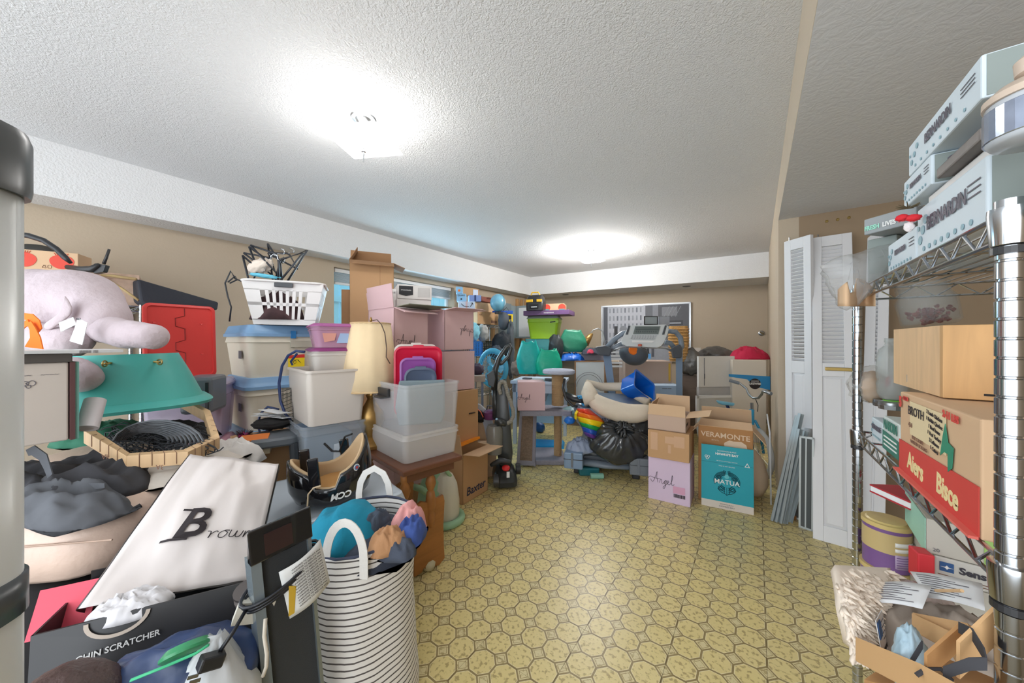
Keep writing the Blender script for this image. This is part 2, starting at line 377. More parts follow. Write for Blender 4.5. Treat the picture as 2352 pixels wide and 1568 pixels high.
def carton(label, B, D, H, m=None, name='cardboard_box', cat='box', group=None, flaps=None, th=.004, inside=None, seam='x', tp=None, rot=None):
    c, rz, w = B; m = m or card; t = thing(name, label, cat, c, rz, group)
    if rot: t.rotation_euler = (rot[0], rot[1], rz)
    q = M()
    if flaps is None:
        q.box((-w/2, 0, 0), (w/2, D, H)); q.build('body', m, t, bevel=.003)
        if seam == 'x': s_ = M().box((-w/2, D/2-.001, H), (w/2, D/2+.001, H+.0008))
        else: s_ = M().box((-.001, 0, H), (.001, D, H+.0008))
        s_.build('flap_seam', card_d, t)
        if tp:
            s2 = M().box((-w/2-.0006, D/2-.024, H), (w/2+.0006, D/2+.024, H+.0012)).box((-w/2-.001, D/2-.024, H*.75), (-w/2, D/2+.024, H)).box((w/2, D/2-.024, H*.75), (w/2+.001, D/2+.024, H))
            s2.build('tape', tp, t)
    else:
        q.box((-w/2, 0, 0), (w/2, D, th)).box((-w/2, 0, 0), (w/2, th, H)).box((-w/2, D-th, 0), (w/2, D, H)).box((-w/2, 0, 0), (-w/2+th, D, H)).box((w/2-th, 0, 0), (w/2, D, H))
        q.build('body', m, t)
        for side, ln, ang in flaps:
            a = R(ang)
            if side in 'FB':
                g = 1 if side == 'F' else -1; y0 = 0 if side == 'F' else D
                f = M().prism([(-w/2+.002, 0, 0), (w/2-.002, 0, 0), (w/2-.006, g*ln*CO(a), ln*S(a)), (-w/2+.006, g*ln*CO(a), ln*S(a))], (0, -g*th*S(a), g*g*th*CO(a)))
                f.build('flap', inside or m, t, loc=(0, y0, H))
            else:
                g = 1 if side == 'L' else -1; x0 = -w/2 if side == 'L' else w/2
                f = M().prism([(0, .002, 0), (0, D-.002, 0), (g*ln*CO(a), D-.006, ln*S(a)), (g*ln*CO(a), .006, ln*S(a))], (-g*th*S(a), 0, th*CO(a)))
                f.build('flap', inside or m, t, loc=(x0, 0, H))
    return t
def tote(label, B, D, H, bm_, lm=None, name='storage_tote', cat='bin', group=None, taper=.9, lid=True, rim=.012, liph=.03, r=.03, wall=.003, solid=False, ridge=True, handles=None, upside=False):
    c, rz, w = B; t = thing(name, label, cat, c, rz, group); hb = H-(liph if lid else 0)
    def ring(k, z, ex=0): return rrect(w*k+ex*2, D*k+ex*2, max(.004, r*k+ex), z, 5, 0, D/2)
    rings = [ring(taper, 0), ring(taper, .004), ring(taper+(1-taper)*.75, hb*.78)]
    if ridge: rings += [ring(taper+(1-taper)*.78, hb*.8, rim*.5)]
    rings += [ring(1, hb-.012, -rim*.6), ring(1, hb-.012, 0), ring(1, hb, 0)]
    rings += [ring(1, hb, -rim*.8), ring(taper+(1-taper)*.75, hb*.78, -wall-.004), ring(taper, .006, -wall)]
    b = M().loft(rings).build('body', bm_, t, smooth='auto')
    if lid:
        z = hb
        l = M().loft([ring(1, z-liph*.35, rim*.2), ring(1, z-liph*.35, rim*.6), ring(1, z, rim*.6), ring(1, z+.004, rim*.2), ring(1, z+liph*.5, -rim*.4), ring(1, H-.003, -rim), ring(1, H, -rim*1.4), ring(1, H, -rim*3), ring(1, H-.005, -rim*3.5)])
        l.build('lid', lm or bm_, t, smooth='auto')
    if handles:
        for sx in (-1, 1):
            M().box((sx*w/2-.012, D/2-.05, hb*.72), (sx*w/2+.014, D/2+.05, hb*.86)).build('handle', handles, t, bevel=.005)
    return t
def wire_shelf(parent, x0, x1, y0, y1, z, step=.03, tri=True, name='wire_shelf', r=.0028):
    q = M()
    for zz in (z, z-.034):
        q.tube([(x0, y0, zz), (x1, y0, zz)], r*1.3, 6).tube([(x0, y1, zz), (x1, y1, zz)], r*1.3, 6).tube([(x0, y0, zz), (x0, y1, zz)], r*1.3, 6).tube([(x1, y0, zz), (x1, y1, zz)], r*1.3, 6)
    n = int((x1-x0)/step)
    for i in range(1, n): q.tube([(x0+(x1-x0)*i/n, y0, z), (x0+(x1-x0)*i/n, y1, z)], r*.8, 5)
    for k in (1, 2):
        yy = y0+(y1-y0)*k/3; q.tube([(x0, yy, z-.006), (x1, yy, z-.006)], r*1.3, 6)
    if tri:
        for a, b, fx in ((x0, x1, 0), (y0, y1, 1)):
            m = max(2, int(abs(b-a)/.04)); 
            for off in ((y0, y1) if fx == 0 else (x0, x1)):
                p = []
                for i in range(m+1):
                    tt = a+(b-a)*i/m; zz = z if i % 2 else z-.034
                    p.append((tt, off, zz) if fx == 0 else (off, tt, zz))
                q.tube(p, r, 5)
    return q.build(name, chrome, parent, noweld=True)
def post(parent, x, y, z0, z1, r=.0127, m=None):
    prof = [(r, z0)]; z = z0+.0254
    while z < z1-.02:
        prof += [(r, z-.0022), (r*.88, z-.001), (r*.88, z+.001), (r, z+.0022)]; z += .0254
    prof += [(r, z1)]
    return M().lathe(prof, (x, y, 0), 20).build('post', m or chrome, parent, smooth='auto')
# ---------------- window, lights, wall fittings ----------------
glass = mat('window_glass', 'dfeef4', .05, clear=.85, var=0)
wf = M()
wx = XW-.15
wf.box((wx-.02, WY0, WZ0), (wx+.02, WY1, WZ0+.04)).box((wx-.02, WY0, WZ1-.04), (wx+.02, WY1, WZ1)).box((wx-.02, WY0, WZ0), (wx+.02, WY0+.04, WZ1)).box((wx-.02, WY1-.04, WZ0), (wx+.02, WY1, WZ1)).box((wx-.02, (WY0+WY1)/2-.02, WZ0), (wx+.02, (WY0+WY1)/2+.02, WZ1))
wfo = struct(wf.build('window_1', mat('vinyl_window', 'eef4f8', .4, var=0)))
M().box((wx-.004, WY0+.04, WZ0+.04), (wx+.004, (WY0+WY1)/2-.02, WZ1-.04)).build('pane', glass, wfo)
M().box((wx-.004, (WY0+WY1)/2+.02, WZ0+.04), (wx+.004, WY1-.04, WZ1-.04)).build('pane', glass, wfo)
bl = thing('window_blind', 'white slatted blind pulled up at the top of the basement window', 'blind', (XW-.07, (WY0+WY1)/2, WZ1))
hw = (WY1-WY0)/2-.03
M().box((-.03, -hw, -.045), (.03, hw, -.002)).build('head_rail', whitep, bl, bevel=.004)
sl_me = None
for k in range(9):
    zz = -.055-k*.011
    o = M().box((-.026, -hw+.005, zz-.003), (.026, hw-.005, zz)).build('slat', whitep, bl)
M().box((-.026, -hw+.005, -.175), (.026, hw-.005, -.15)).build('bottom_rail', whitep, bl, bevel=.004)
fn = thing('outdoor_fence', 'pale blue board fence outside the basement window', 'fence', (XW-1.1, 3.2, 1.0))
fm_ = mat('fence_boards', '7fc4dc', .8, var=.1); 
for k in range(26): M().box((-.01, 0, 0), (.01, .135, 1.6)).build('board', fm_, fn, loc=(0, -1.8+k*.145, 0))
for y in (-1.7, .1, 1.85): M().box((-.06, y, -1.0), (-.012, y+.08, 1.5)).build('fence_post', fm_, fn)
M().box((.012, -1.8, .75), (.03, 1.97, .84)).build('rail', fm_, fn)
# lights
def ceil_light(label, u, v, s, rz):
    d = (ZC-CH)*F/(784-v); p = G(u, d, ZC); t = thing('ceiling_light', label, 'light', p, rz)
    M().lathe([(.0, -.001), (.066, -.001), (.066, -.010), (.060, -.016), (.042, -.018), (.036, -.032), (.018, -.046), (.010, -.052), (0, -.052)], n=32).build('canopy', steel, t, smooth='auto')
    M().cyl((0, 0, -.05), (0, 0, -.205), .005, 10).build('stem', steel, t, smooth=True)
    gl = mat('lit_glass', 'ffffff', .2, var=0, emit=('ffffff', GLASS), clear=.45)
    def f(a, b):
        x, y = (a-.5)*2*s, (b-.5)*2*s; q = max(abs(a-.5), abs(b-.5))*2
        return Vector((x, y, -.168+.035*q**3))
    M().grid(f, 14, 14).build('glass_shade', gl, t, smooth=True, thick=.006)
    for sx in (-1, 1):
        M().lathe([(0, -.03), (.018, -.028), (.028, 0), (.02, .03), (.012, .045), (0, .046)], n=16).build('bulb', mat('bulb_glow', 'ffffff', .4, var=0, emit=('fffaf0', 3)), t, smooth=True, loc=(sx*.06, 0, -.12), rot=(0, R(90), 0))
    M().lathe([(0, -.19), (.012, -.19), (.012, -.182), (.006, -.178), (.006, -.205), (.003, -.215), (.002, -.245), (0, -.245)], n=12).build('finial', steel, t, smooth='auto')
    return p
p1 = ceil_light('square white glass ceiling light, nearer of the two', 835, 268, .152, YAW-R(8)); p2 = ceil_light('square white glass ceiling light above the treadmill end of the room', 1358, 572, .15, R(8))
bpy.data.objects['lamp_near'].location = p1-Vector((0, 0, .155)); bpy.data.objects['lamp_far'].location = p2-Vector((0, 0, .155))
for (u, v, lb) in ((1299, 676, 'dark round opening in bulkhead above the tool bag'), (1577, 657, 'dark round opening in bulkhead above the street picture')):
    d = (ZB-CH)*F/(784-v); o = M().lathe([(.062, -.003), (.055, -.006), (.05, -.002), (.0, -.002)], n=24).build('ceiling_vent', mat('vent_dark', '6e7478', .5), smooth='auto', loc=G(u, d, ZB)); tag(o, lb, 'vent')
# round knob-like fitting on far wall
def fwp(u, v):
    dv = FW+RT*((u-1176)/F); a = Vector((XW-.2, 5.95)); e2 = (Vector((BX+.2, 6.56))-a).normalized(); n = Vector((-e2.y, e2.x)); return W(u, v, a.dot(n)/(dv.x*n.x+dv.y*n.y))
p = fwp(1749, 765); t = thing('wall_valve', 'small round brass fitting on the tan far wall at right', 'valve', p, R(8))
M().lathe([(0, 0), (.04, 0), (.042, -.012), (.03, -.02), (0, -.02)], ax='y', n=16).build('plate', steel, t, smooth='auto')
M().box((-.03, -.03, -.012), (.03, -.02, .012), rot=('Y', R(30))).build('handle', mat('old_brass', '7a6a4c', .4, metal=.6), t, bevel=.004)
wall_y = lambda u: 6.0
# outlet plate
t = thing('outlet_plate', 'beige blank wall plate above the grey garbage bags', 'plate', fwp(1602, 803), R(8)); M().box((-.05, -.008, -.035), (.05, -.001, .035)).build('cover', offw, t, bevel=.003)
# electric panel and open wall at far left corner
ep = thing('electric_panel', 'grey steel breaker panel with its door open in wall', 'electric panel', (XW+.0, 5.05, 1.25), PI/2)
gy = mat('panel_grey', '98a6ab', .45, var=.04)
M().box((-.22, -.0, .0), (.2, .09, .6)).build('cabinet', gy, ep, bevel=.004, loc=(0, -.09, 0))
M().box((-.22, -.012, 0), (.0, 0, .62)).build('inner_cover', mat('panel_grey2', '86949a', .5), ep, loc=(.02, -.1, 0))
dr = M().box((0, -.36, 0), (.012, 0, .6)).build('door', gy, ep, bevel=.004, loc=(.2, -.09, 0), rot=(0, 0, R(8)))
M().box((.013, -.22, .28), (.022, -.2, .34)).build('latch', dgrey, dr)
M().box((-.002, -.3, .03), (-.0005, -.06, .56)).build('directory_card', papern, dr)
stud = mat('stud_wood', 'c49a6a', .7, wood=(20, 20, 3), var=.2)
for k, (y, w_) in enumerate(((4.62, .05), (5.36, .05), (5.5, .045), (5.66, .05))):
    tag(M().box((0, 0, 0), (.05, w_, .95 if k else .75)).build('wall_stud', stud, loc=(XW+.001, y, 1.05), bevel=.002), ['bare wooden stud left of the breaker panel', 'bare wooden stud just right of the breaker panel', 'middle bare wooden stud right of the breaker panel', 'bare wooden stud in far corner near green tote'][k], 'stud')
# ---------------- left pile ----------------
rnd = random.Random(4)
# four identical beige totes with blue lids
beige = mat('beige_tote', 'ded6c4', .5, var=.02); bluel = mat('dusty_blue_lid', '7fa6cc', .4, var=.03)
tl = ['beige tote with dusty blue lid, topmost of stack, under the white laundry basket', 'beige tote with dusty blue lid, second of stack, below the taped one', 'beige tote with blue lid, third of stack, mostly hidden', 'beige tote with blue lid on the floor at the bottom of its stack']
for k in range(4):
    B = BL(566, 2.1, .961-.335*k, 88, .44)
    t = tote(tl[k], B, .50, .335, beige, bluel, group='beige totes with blue lids', taper=.86, rim=.016, liph=.055, r=.05)
    if k < 2:
        w_ = B[2]
        M().box((.02, -.004, .19), (.16, .004, .235)).build('handle_recess', mat('beige_dark', 'bcb6a6', .6), t, bevel=.002)
        decal(t, [(0,0),(.06,0),(.06,.05),(0,.05)], inkg, 'printed_mark', (-w_/2+.004, .17, .10+.02), (PI/2, 0, -PI/2))
    if k == 0:
        st = decal(t, [(0,0),(.10,.003),(.10,.085),(0,.08)], mat('yellow_sticker', 'f1d21a', .6, var=0), 'sticker', (.005, -.004, .055), label='yellow sticker with red top band')
        decal(t, [(0,.062),(.10,.065),(.10,.087),(0,.082)], mat('red_sticker', 'd3322a', .6, var=0), 'sticker_band', (.005, -.0052, .055))
        stroke(t, [[(0,1),(.5,1.6),(.8,1),(.4,.6),(.3,1.2),(1,1.6),(1.6,1)],[(1.2,1.6),(1.8,.8)]], .0012, ink, 'handwriting', (.03, -.006, .062), scale=.028)
        M().box((.02, -.012, .25), (.05, -.004, .30)).build('blue_tape', mat('blue_tape', '2f7fc0', .5, var=0), t)
# laundry basket on top
lb_m = mat('basket_white', 'e9e6e4', .4, var=.02)
c, rz, w_ = BL(565, 2.12, 1.298, 60, .40)
lb = thing('laundry_basket', 'white slotted laundry basket full of clothes hangers on the blue-lidded tote', 'basket', c, rz)
def basket_wall(side):
    """one slotted wall: bars and rails"""
    q = M(); H = .27; D = .29; wt, wb = .22, .165; dt, db = .16, .125
    def P(s, z):   # s -1..1
        k = z/H
        if side in 'FB': return Vector(((wb+(wt-wb)*k)*s, (D/2)+(-1 if side == 'F' else 1)*(db+(dt-db)*k), z))
        return Vector(((-1 if side == 'L' else 1)*(wb+(wt-wb)*k), D/2+(db+(dt-db)*k)*s, z))
    nb = 8; zs = [(0, .035), (.12, .14), (.215, H)]
    for a, b in zs:
        q.add([P(-1, a), P(1, a), P(1, b), P(-1, b)], [(0, 1, 2, 3)])
    for i in range(nb):
        s0, s1 = -1+2*i/(nb-.45)*1.0, -1+2*(i+.55)/(nb-.45)
        if i in (0, nb-1): s0, s1 = (-1, -.62) if i == 0 else (.62, 1)
        else: s0 = -.62+1.24*(i-.28)/(nb-1); s1 = s0+.09
        q.add([P(s0, .03), P(s1, .03), P(s1, .22), P(s0, .22)], [(0, 1, 2, 3)])
    q.f = [f for f in q.f]
    return q
for sd in 'FBLR':
    q = basket_wall(sd); q.build('slotted_wall', lb_m, lb, thick=.003)
M().loft([rrect(.33, .25, .03, 0, 5, 0, .145), rrect(.33, .25, .03, .004, 5, 0, .145)]).build('bottom', lb_m, lb)
M().tube([p for p in rrect(.45, .33, .05, .272, 5, 0, .145)], .010, 8, closed=True, flat=.8).build('rim', lb_m, lb, smooth=True)
M().box((-.05, -.035, .235), (.05, -.022, .262)).build('handle', dgrey, lb, bevel=.003)
cl = cloth(.30, .2, .2, seed=3, amp=.4).build('basket_clothes', mat('dark_knit', '4a3436', .9, var=.5, vscale=18), smooth=True, loc=c+Vector((0, 0, .006)), rot=(0, 0, rz)); cl.location = lb.matrix_world @ Vector((0,0,0)) if False else W(640, 735, 2.27); tag(cl, 'dark mixed clothes seen through the slots of the white laundry basket', 'clothes')
# coat hangers
hng = mat('hanger_black', '23252b', .3, var=.1)
def hanger(loc, rot, hook, s=1, m=None):
    t = M().tube([(-.2*s, 0, 0), (-.02*s, 0, .12*s), (.02*s, 0, .12*s), (.2*s, 0, 0), (-.2*s, 0, 0)], .0065, 6)
    return t
hl = ['black coat hanger standing at the left end of the laundry basket', 'black coat hanger leaning toward the middle of the laundry basket', 'black coat hanger tallest in the laundry basket', 'black coat hanger laid against the rim of the basket', 'black coat hanger fanned at right end of the basket, innermost', 'black coat hanger fanned at right end of the basket, outermost', 'black coat hanger crossing over the white cloth', 'black coat hanger behind the white cloth']
hp = [((566, 622), 2.2, (R(0), R(78), R(50))), ((610, 600), 2.22, (R(0), R(50), R(60))), ((622, 610), 2.28, (R(10), R(80), R(20))), ((650, 600), 2.3, (R(-10), R(28), R(50))), ((668, 615), 2.2, (R(0), R(-55), R(50))), ((678, 618), 2.25, (R(10), R(-60), R(44))), ((585, 600), 2.25, (R(0), R(70), R(40))), ((600, 612), 2.35, (R(15), R(40), R(70)))]
for k, ((u, v), d, rt) in enumerate(hp):
    t = thing('coat_hanger', hl[k], 'hanger', W(u, v, d), 0, 'black coat hangers in the laundry basket', rot=rt)
    hanger(0, 0, 0, .5+.12*(k % 3)).build('frame', hng, t, smooth=True)
    s_ = .5+.12*(k % 3)
    M().tube([(0, 0, .12*s_), (0, 0, .145*s_), (.018, 0, .165*s_+.004), (.014, 0, .185*s_+.01), (-.004, 0, .195*s_+.01), (-.018, 0, .18*s_+.01)], .003, 5).build('hook', chrome, t, smooth=True)
t = blob(.075, .05, .045, .25, 3, 5).build('folded_cloth', mat('cream_cloth', 'e6d8ca', .9, bump=.3, bscale=20), smooth=True, loc=W(598, 612, 2.24), rot=(0, R(-30), rz)); tag(t, 'cream cloth bundled among the black hangers', 'cloth')
t = blob(.08, .02, .012, .3, 3, 6).build('blue_strap', mat('sky_strap', '6cc3dc', .7), smooth=True, loc=W(610, 634, 2.16), rot=(0, R(5), rz)); tag(t, 'light blue strap on the rim of the laundry basket', 'strap')
o = M().tube([W(556, 646, 2.12), W(540, 640, 2.14), W(530, 622, 2.15), W(517, 650, 2.12), W(523, 680, 2.12), W(531, 705, 2.12), W(527, 738, 2.12)], .0045, 6).build('cord', hng, smooth=True); o.parent = lb; bpy.context.view_layer.update(); o.matrix_parent_inverse = lb.matrix_world.inverted()
M().tube([W(528,650,2.12), W(545,642,2.12), W(540,634,2.14), W(523,648,2.12)], .0045, 6).build('cord_loop', hng, o)
# red lid
redp = mat('red_plastic', 'e4433f', .35, var=.02)
c = W(497, 868, 2.08)
a_, b_ = G(334, 1.86, 0), G(500, 2.12, 0); e = b_-a_
rl = thing('red_tote_lid', 'red interlocking tote lid stood on edge beside the beige totes', 'lid', G(417, 1.99, .978), math.atan2(e.y, e.x))
W2, H2 = e.length/2, .425
rl.rotation_euler = (R(-4), 0, rl.rotation_euler[2])
q = M().loft([rrect(W2*2, H2, .03, 0, 5, 0, H2/2), rrect(W2*2, H2, .03, .02, 5, 0, H2/2), rrect(W2*2-.01, H2-.01, .028, .024, 5, 0, H2/2), rrect(W2*2-.03, H2-.03, .02, .024, 5, 0, H2/2), rrect(W2*2-.034, H2-.034, .02, .016, 5, 0, H2/2)])
q.build('panel', redp, rl, rot=(PI/2, 0, 0), smooth='auto')
zz = [(.01,.405),(.01,.36),(-.03,.345),(-.03,.30),(.01,.285),(.01,.22),(-.03,.205),(-.03,.16),(.01,.145),(.01,.08),(-.03,.065),(-.03,.02)]
dr_ = mat('red_dark', '8e2420', .5)
q = M()
q.tube([(x+.005, 0, z) for x, z in zz], .0022, 4); q.build('interlocking_seam', dr_, rl, loc=(.0, -.0175, 0))
for sx, sz in ((-.11, .32), (.09, .32), (-.11, .14), (.09, .14)): M().lathe([(0, 0), (.008, 0), (.008, -.004), (0, -.002)], ax='y', n=12).build('boss', redp, rl, loc=(sx, -.016, sz), smooth='auto')
# clear bin under the red lid with pink things
B = BR(512, 2.02, .62, 62, .36)
t = tote('clear lilac-tinted bin with a flat lid under the red lid', B, .30, .345, mat('lilac_clear', 'd9cfe0', .2, clear=.55, var=0), taper=.9, liph=.03, cat='bin')
t2 = blob(.06, .05, .05, .2, 3, 8).build('pink_bundle', mat('coral', 'e0606a', .8), smooth=True, loc=W(490, 950, 2.2)); tag(t2, 'coral pink bundle inside the clear lilac bin', 'bundle')
B = BR(512, 1.98, .30, 62, .36); tote('lower clear lilac-tinted bin with pink rim beside the beige totes', B, .30, .31, MATS['lilac_clear'], mat('pink_rim', 'e0a9b8', .35), taper=.9)
t = thing('grey_case', 'dark grey plastic case standing beside the teal stand', 'case', G(448, 1.83, .80), R(55)); M().box((-.07, 0, 0), (.07, .2, .20)).build('shell', greyp, t, bevel=.02); M().box((.045, -.008, .02), (.06, 0, .17)).build('latch', blackp, t, bevel=.002)
# chrome rack against the left wall
rk = thing('wire_rack', 'chrome wire shelving rack against the left wall', 'shelf', (-3.52, -.2, 0), 0)
wire_shelf(rk, -.2, .22, -.8, .63, 1.42, .035)
for x, y in ((-.2, -.8), (.22, -.8), (-.2, .63), (.22, .63)): post(rk, x, y, 0, 1.43)
wire_shelf(rk, -.2, .22, -.8, .63, .9, .05)
# floral storage box
fl = mat('floral_print', 'c8ab96', .8, var=.35, vscale=30)
B = BR(318, 2.28, 1.424, 80, .36); t = carton('beige floral print fabric storage box on the chrome rack', B, .3, .2, fl, name='fabric_box'); M().box((-.185, -.006, .17), (.185, .306, .205)).build('lid', fl, t, bevel=.004)
bam = mat('dry_cane', 'b39a6c', .7, var=.2)
for k, (pa, pb) in enumerate((((205, 629), (313, 641)), ((252, 645), (319, 690)), ((236, 640), (262, 660)))):
    o = M().tube([W(pa[0], pa[1], 2.16), W((pa[0]+pb[0])/2, (pa[1]+pb[1])/2-1.5, 2.18), W(pb[0], pb[1], 2.2)], [.009, .0075, .008][k] if k < 3 else .006, 8).build('cane_stick', bam, smooth=True)
    tag(o, ['long dry cane stick along the top of the floral box', 'dry cane stick slanting down across the floral box', 'short dry cane stick near the black handle'][k], 'stick', 'dry cane sticks')
# black cover over long case
q = M()
P0 = [W(316, 640, 2.2), W(503, 694, 2.62), W(500, 712, 2.6), W(338, 701, 2.2), W(322, 690, 2.18)]
bk = [p+Vector((-.35, -.02, 0)) for p in P0]
q.loft([P0, bk]); o = q.build('black_case', mat('black_nylon', '32343c', .75, bump=.2, bscale=30), bevel=.012); tag(o, 'long black fabric-covered case on the rack behind the red lid', 'case')
# tomato box
tb = thing('produce_box', 'small cardboard produce box printed with red tomatoes above the plush elephant', 'box', W(108, 622, 2.0), R(64)); tb.scale = (1.16, 1.16, 1.16)
carton('plain carton hidden under the tomato produce box on the rack', (Vector((tb.location.x, tb.location.y, 1.424)), R(64), .24), .14, tb.location.z-1.427, card)
M().box((-.13, 0, 0), (.105, .12, .10)).build('body', card_l, tb, bevel=.002)
tr = mat('tomato_red', 'd8432e', .6, var=.08)
for k, x in enumerate((-.075, .05)):
    pts = [(x+.042*CO(a)*(1+.04*S(3*a)), .05+.036*S(a)) for a in [2*PI*i/24 for i in range(24)]]
    decal(tb, pts, tr, 'tomato_print', (0, -.001, 0)); q = M()
    for i in range(7): q.tube([(x-.02+.006*i, -.002, .082), (x-.026+.008*i, -.002, .094)], .0012, 4)
    q.build('stem_print', tr, tb)
stroke(tb, [[(0,0),(.5,1),(1,0),(.2,.1)],[(.3,1),(1,1)],[(1.5,0),(1.5,1),(2.3,1),(2.3,0),(1.5,0)]], .0009, inkb, 'recycling_mark', (-.016, -.001, .015), scale=.013)
# black gear above it
bw = blob(.22, .12, .12, .03, 2, 3, flat=.1).build('black_bag', mat('black_bag', '3c3c3a', .5, var=.3, vscale=20), smooth=True, loc=W(62, 592, 2.22), rot=(0, R(10), R(60))); tag(bw, 'black rounded bag behind the tomato box', 'bag')
o = M().tube([W(20, 535, 1.8), W(66, 541, 1.82), W(100, 552, 1.84), W(130, 572, 1.85), W(150, 592, 1.86), W(163, 604, 1.87)], [.014]*5+[.008], 8).build('black_hose', mat('rubber', '26272a', .35), smooth=True); tag(o, 'thick curved black rubber tube over the black bag', 'tube')
t = thing('salvaged_part', 'black plastic armrest with upright arm behind the plush elephant', 'armrest', W(215, 612, 2.0), 0)
M().tube([Vector(p)-t.location for p in (W(155, 613, 2.0), W(185, 618, 2.0), W(212, 618, 2.0), W(228, 608, 2.0))], [.014, .017, .02, .012], 8).build('pad', blackp, t, smooth=True)
M().loft([[Vector(p)-t.location+Vector(o_) for p in (W(205,612,2.0), W(218,604,2.0), W(243,608,2.0), W(237,624,2.0), W(215,628,2.0))] for o_ in ((0,0,0), (-.03,.02,0))]).build('bracket', blackp, t, bevel=.004)
M().tube([Vector(p)-t.location for p in (W(238, 606, 2.0), W(244, 592, 2.0), W(251, 572, 2.0))], [.008, .007, .006], 6).build('arm', blackp, t, smooth=True)
# plush elephant
plush = mat('grey_plush', 'c3b4b8', .95, var=.08, vscale=14, bump=.5, bscale=45)
el = thing('plush_elephant', 'large grey plush elephant lying on the teal tree stand', 'plush toy', W(150, 700, 1.42), 0)
def PE(u, v, d): return W(u, v, d)-el.location
def skin(parts, name, parent, m, res=.012):
    mb = bpy.data.metaballs.new('mb'); mb.resolution = res; mb.render_resolution = res; mb.threshold = .3
    ob = bpy.data.objects.new('mb', mb); C.objects.link(ob)
    for p, r in parts:
        e_ = mb.elements.new(); e_.co = p; e_.radius = r
    bpy.context.view_layer.update()
    me = bpy.data.meshes.new_from_object(ob.evaluated_get(bpy.context.evaluated_depsgraph_get()))
    bpy.data.objects.remove(ob)
    me.name = name; me.materials.clear(); me.materials.append(m); me.shade_smooth()
    o = bpy.data.objects.new(name, me); C.objects.link(o); o.parent = parent
    for v in me.vertices:
        n_ = .006*ns(v.co, 9, 2)+.003*ns(v.co, 22, 5); v.co += v.normal*n_
    return o
pts = []
def chain(a, b, r0, r1, n=6):
    for i in range(n): t_ = i/(n-1); pts.append((a.lerp(b, t_), r0+(r1-r0)*t_))
chain(PE(80, 700, 1.5), PE(190, 690, 1.5), .20, .175, 5); chain(PE(210, 700, 1.48), PE(245, 735, 1.42), .14, .11, 4)
skin(pts, 'body', el, plush); pts = []
chain(PE(235, 752, 1.42), PE(290, 770, 1.36), .085, .075, 5); chain(PE(300, 768, 1.35), PE(350, 772, 1.3), .078, .07, 4)
skin(pts, 'trunk', el, plush); pts = []
chain(PE(70, 775, 1.4), PE(165, 785, 1.36), .09, .09, 5); skin(pts, 'front_leg', el, plush); pts = []
chain(PE(165, 855, 1.28), PE(192, 868, 1.27), .085, .075, 3); skin(pts, 'hind_foot', el, plush); pts = []
q = M()
ea = [(148,668),(160,685),(172,705),(168,725),(140,745),(112,765),(96,760),(95,745),(115,735),(140,715),(147,690)]
q.loft([[PE(u, v, 1.335) for u, v in ea], [PE(u+(140-u)*.1, v+(720-v)*.1, 1.31) for u, v in ea]]); q.build('ear', plush, el, smooth=True, sub=2)
lab = mat('care_label', 'e9e9ea', .7, var=0)
for pp in (((136, 741),(169, 728),(176, 745),(141, 762)), ((180, 730),(202, 741),(190, 792),(161, 783),(172, 755))):
    M().prism([PE(u, v, 1.27) for u, v in pp], (.001, -.0015, 0)).build('care_tag', lab, el, label='white care tag')
text(el, 'WAY', .012, ink, PE(180, 733, 1.265), (PI/2, 0, YAW-R(15)))
for k in range(4): text(el, '________', .006, inkg, PE(150, 745+3*k, 1.266), (PI/2, R(15), YAW), name='fine_print')
# orange strap
orm = mat('orange_felt', 'f57a1e', .8, var=.04)
os_ = thing('orange_strap', 'bright orange looped ribbon hanging over the white case', 'ribbon', W(75, 760, 1.05), 0)
def ribbon(name, pts, wd, m, parent, th=.003):
    q = M(); pts = [Vector(p) for p in pts]; rings = []
    for i, p in enumerate(pts):
        t_ = (pts[min(i+1, len(pts)-1)]-pts[max(i-1, 0)]).normalized(); s_ = t_.cross(FW).normalized()
        if isinstance(wd, (list, tuple)): w_ = wd[i]
        else: w_ = wd
        rings.append([p-s_*w_/2, p+s_*w_/2, p+s_*w_/2+FW*th, p-s_*w_/2+FW*th])
    return q.loft(rings).build(name, m, parent, smooth='auto')
o0 = os_.location
ribbon('loop', [W(u, v, 1.05)-o0 for u, v in ((30, 728),(52, 726),(70, 728),(82, 740),(86, 752),(78, 762))], [.02,.02,.022,.024,.024,.02], orm, os_)
ribbon('tail', [W(u, v, 1.04)-o0 for u, v in ((66, 740),(74, 755),(80, 775),(77, 799))], [.014,.018,.03,.055], orm, os_)
ribbon('tail', [W(u, v, 1.045)-o0 for u, v in ((40, 760),(55, 745),(66, 740))], [.012,.016,.02], orm, os_)
# white case at far left
c, rz, w_ = BR(158, 1.06, zat(1010, 1.06), 97, .26)
wc = thing('white_case', 'cream hard-sided box with dark rim at the left edge', 'case', c, rz)
Hc = .24
M().box((-w_/2, 0, 0), (w_/2, .16, Hc)).build('body', mat('cream_panel', 'c9beb4', .55), wc, bevel=.004)
M().box((-w_/2-.004, -.008, Hc), (w_/2+.006, .17, Hc+.026)).build('rim', mat('umber_rim', '4f4a46', .5), wc, bevel=.002)
M().box((w_/2+.002, -.004, .0), (w_/2+.012, .02, Hc)).build('edge_strip', mat('plum_edge', '5d3c3c', .6), wc); M().box((w_/2+.0125, .0, .0), (w_/2+.02, .14, Hc)).build('side_panel', mat('teal_edge', '6fa195', .6), wc)
stroke(wc, [[(0,0),(.6,.7),(1.3,.5),(1.2,-.2),(.6,-.5),(0,0)],[(.9,.2),(1.8,.8),(2.4,.3),(2.1,-.4),(1.3,-.4),(.9,.2)],[(.8,-.2),(1.1,-1),(1.6,-.9),(1.6,-.3)]], .0008, inkg, 'knot_logo', (.042, -.001, .18), scale=.0115)
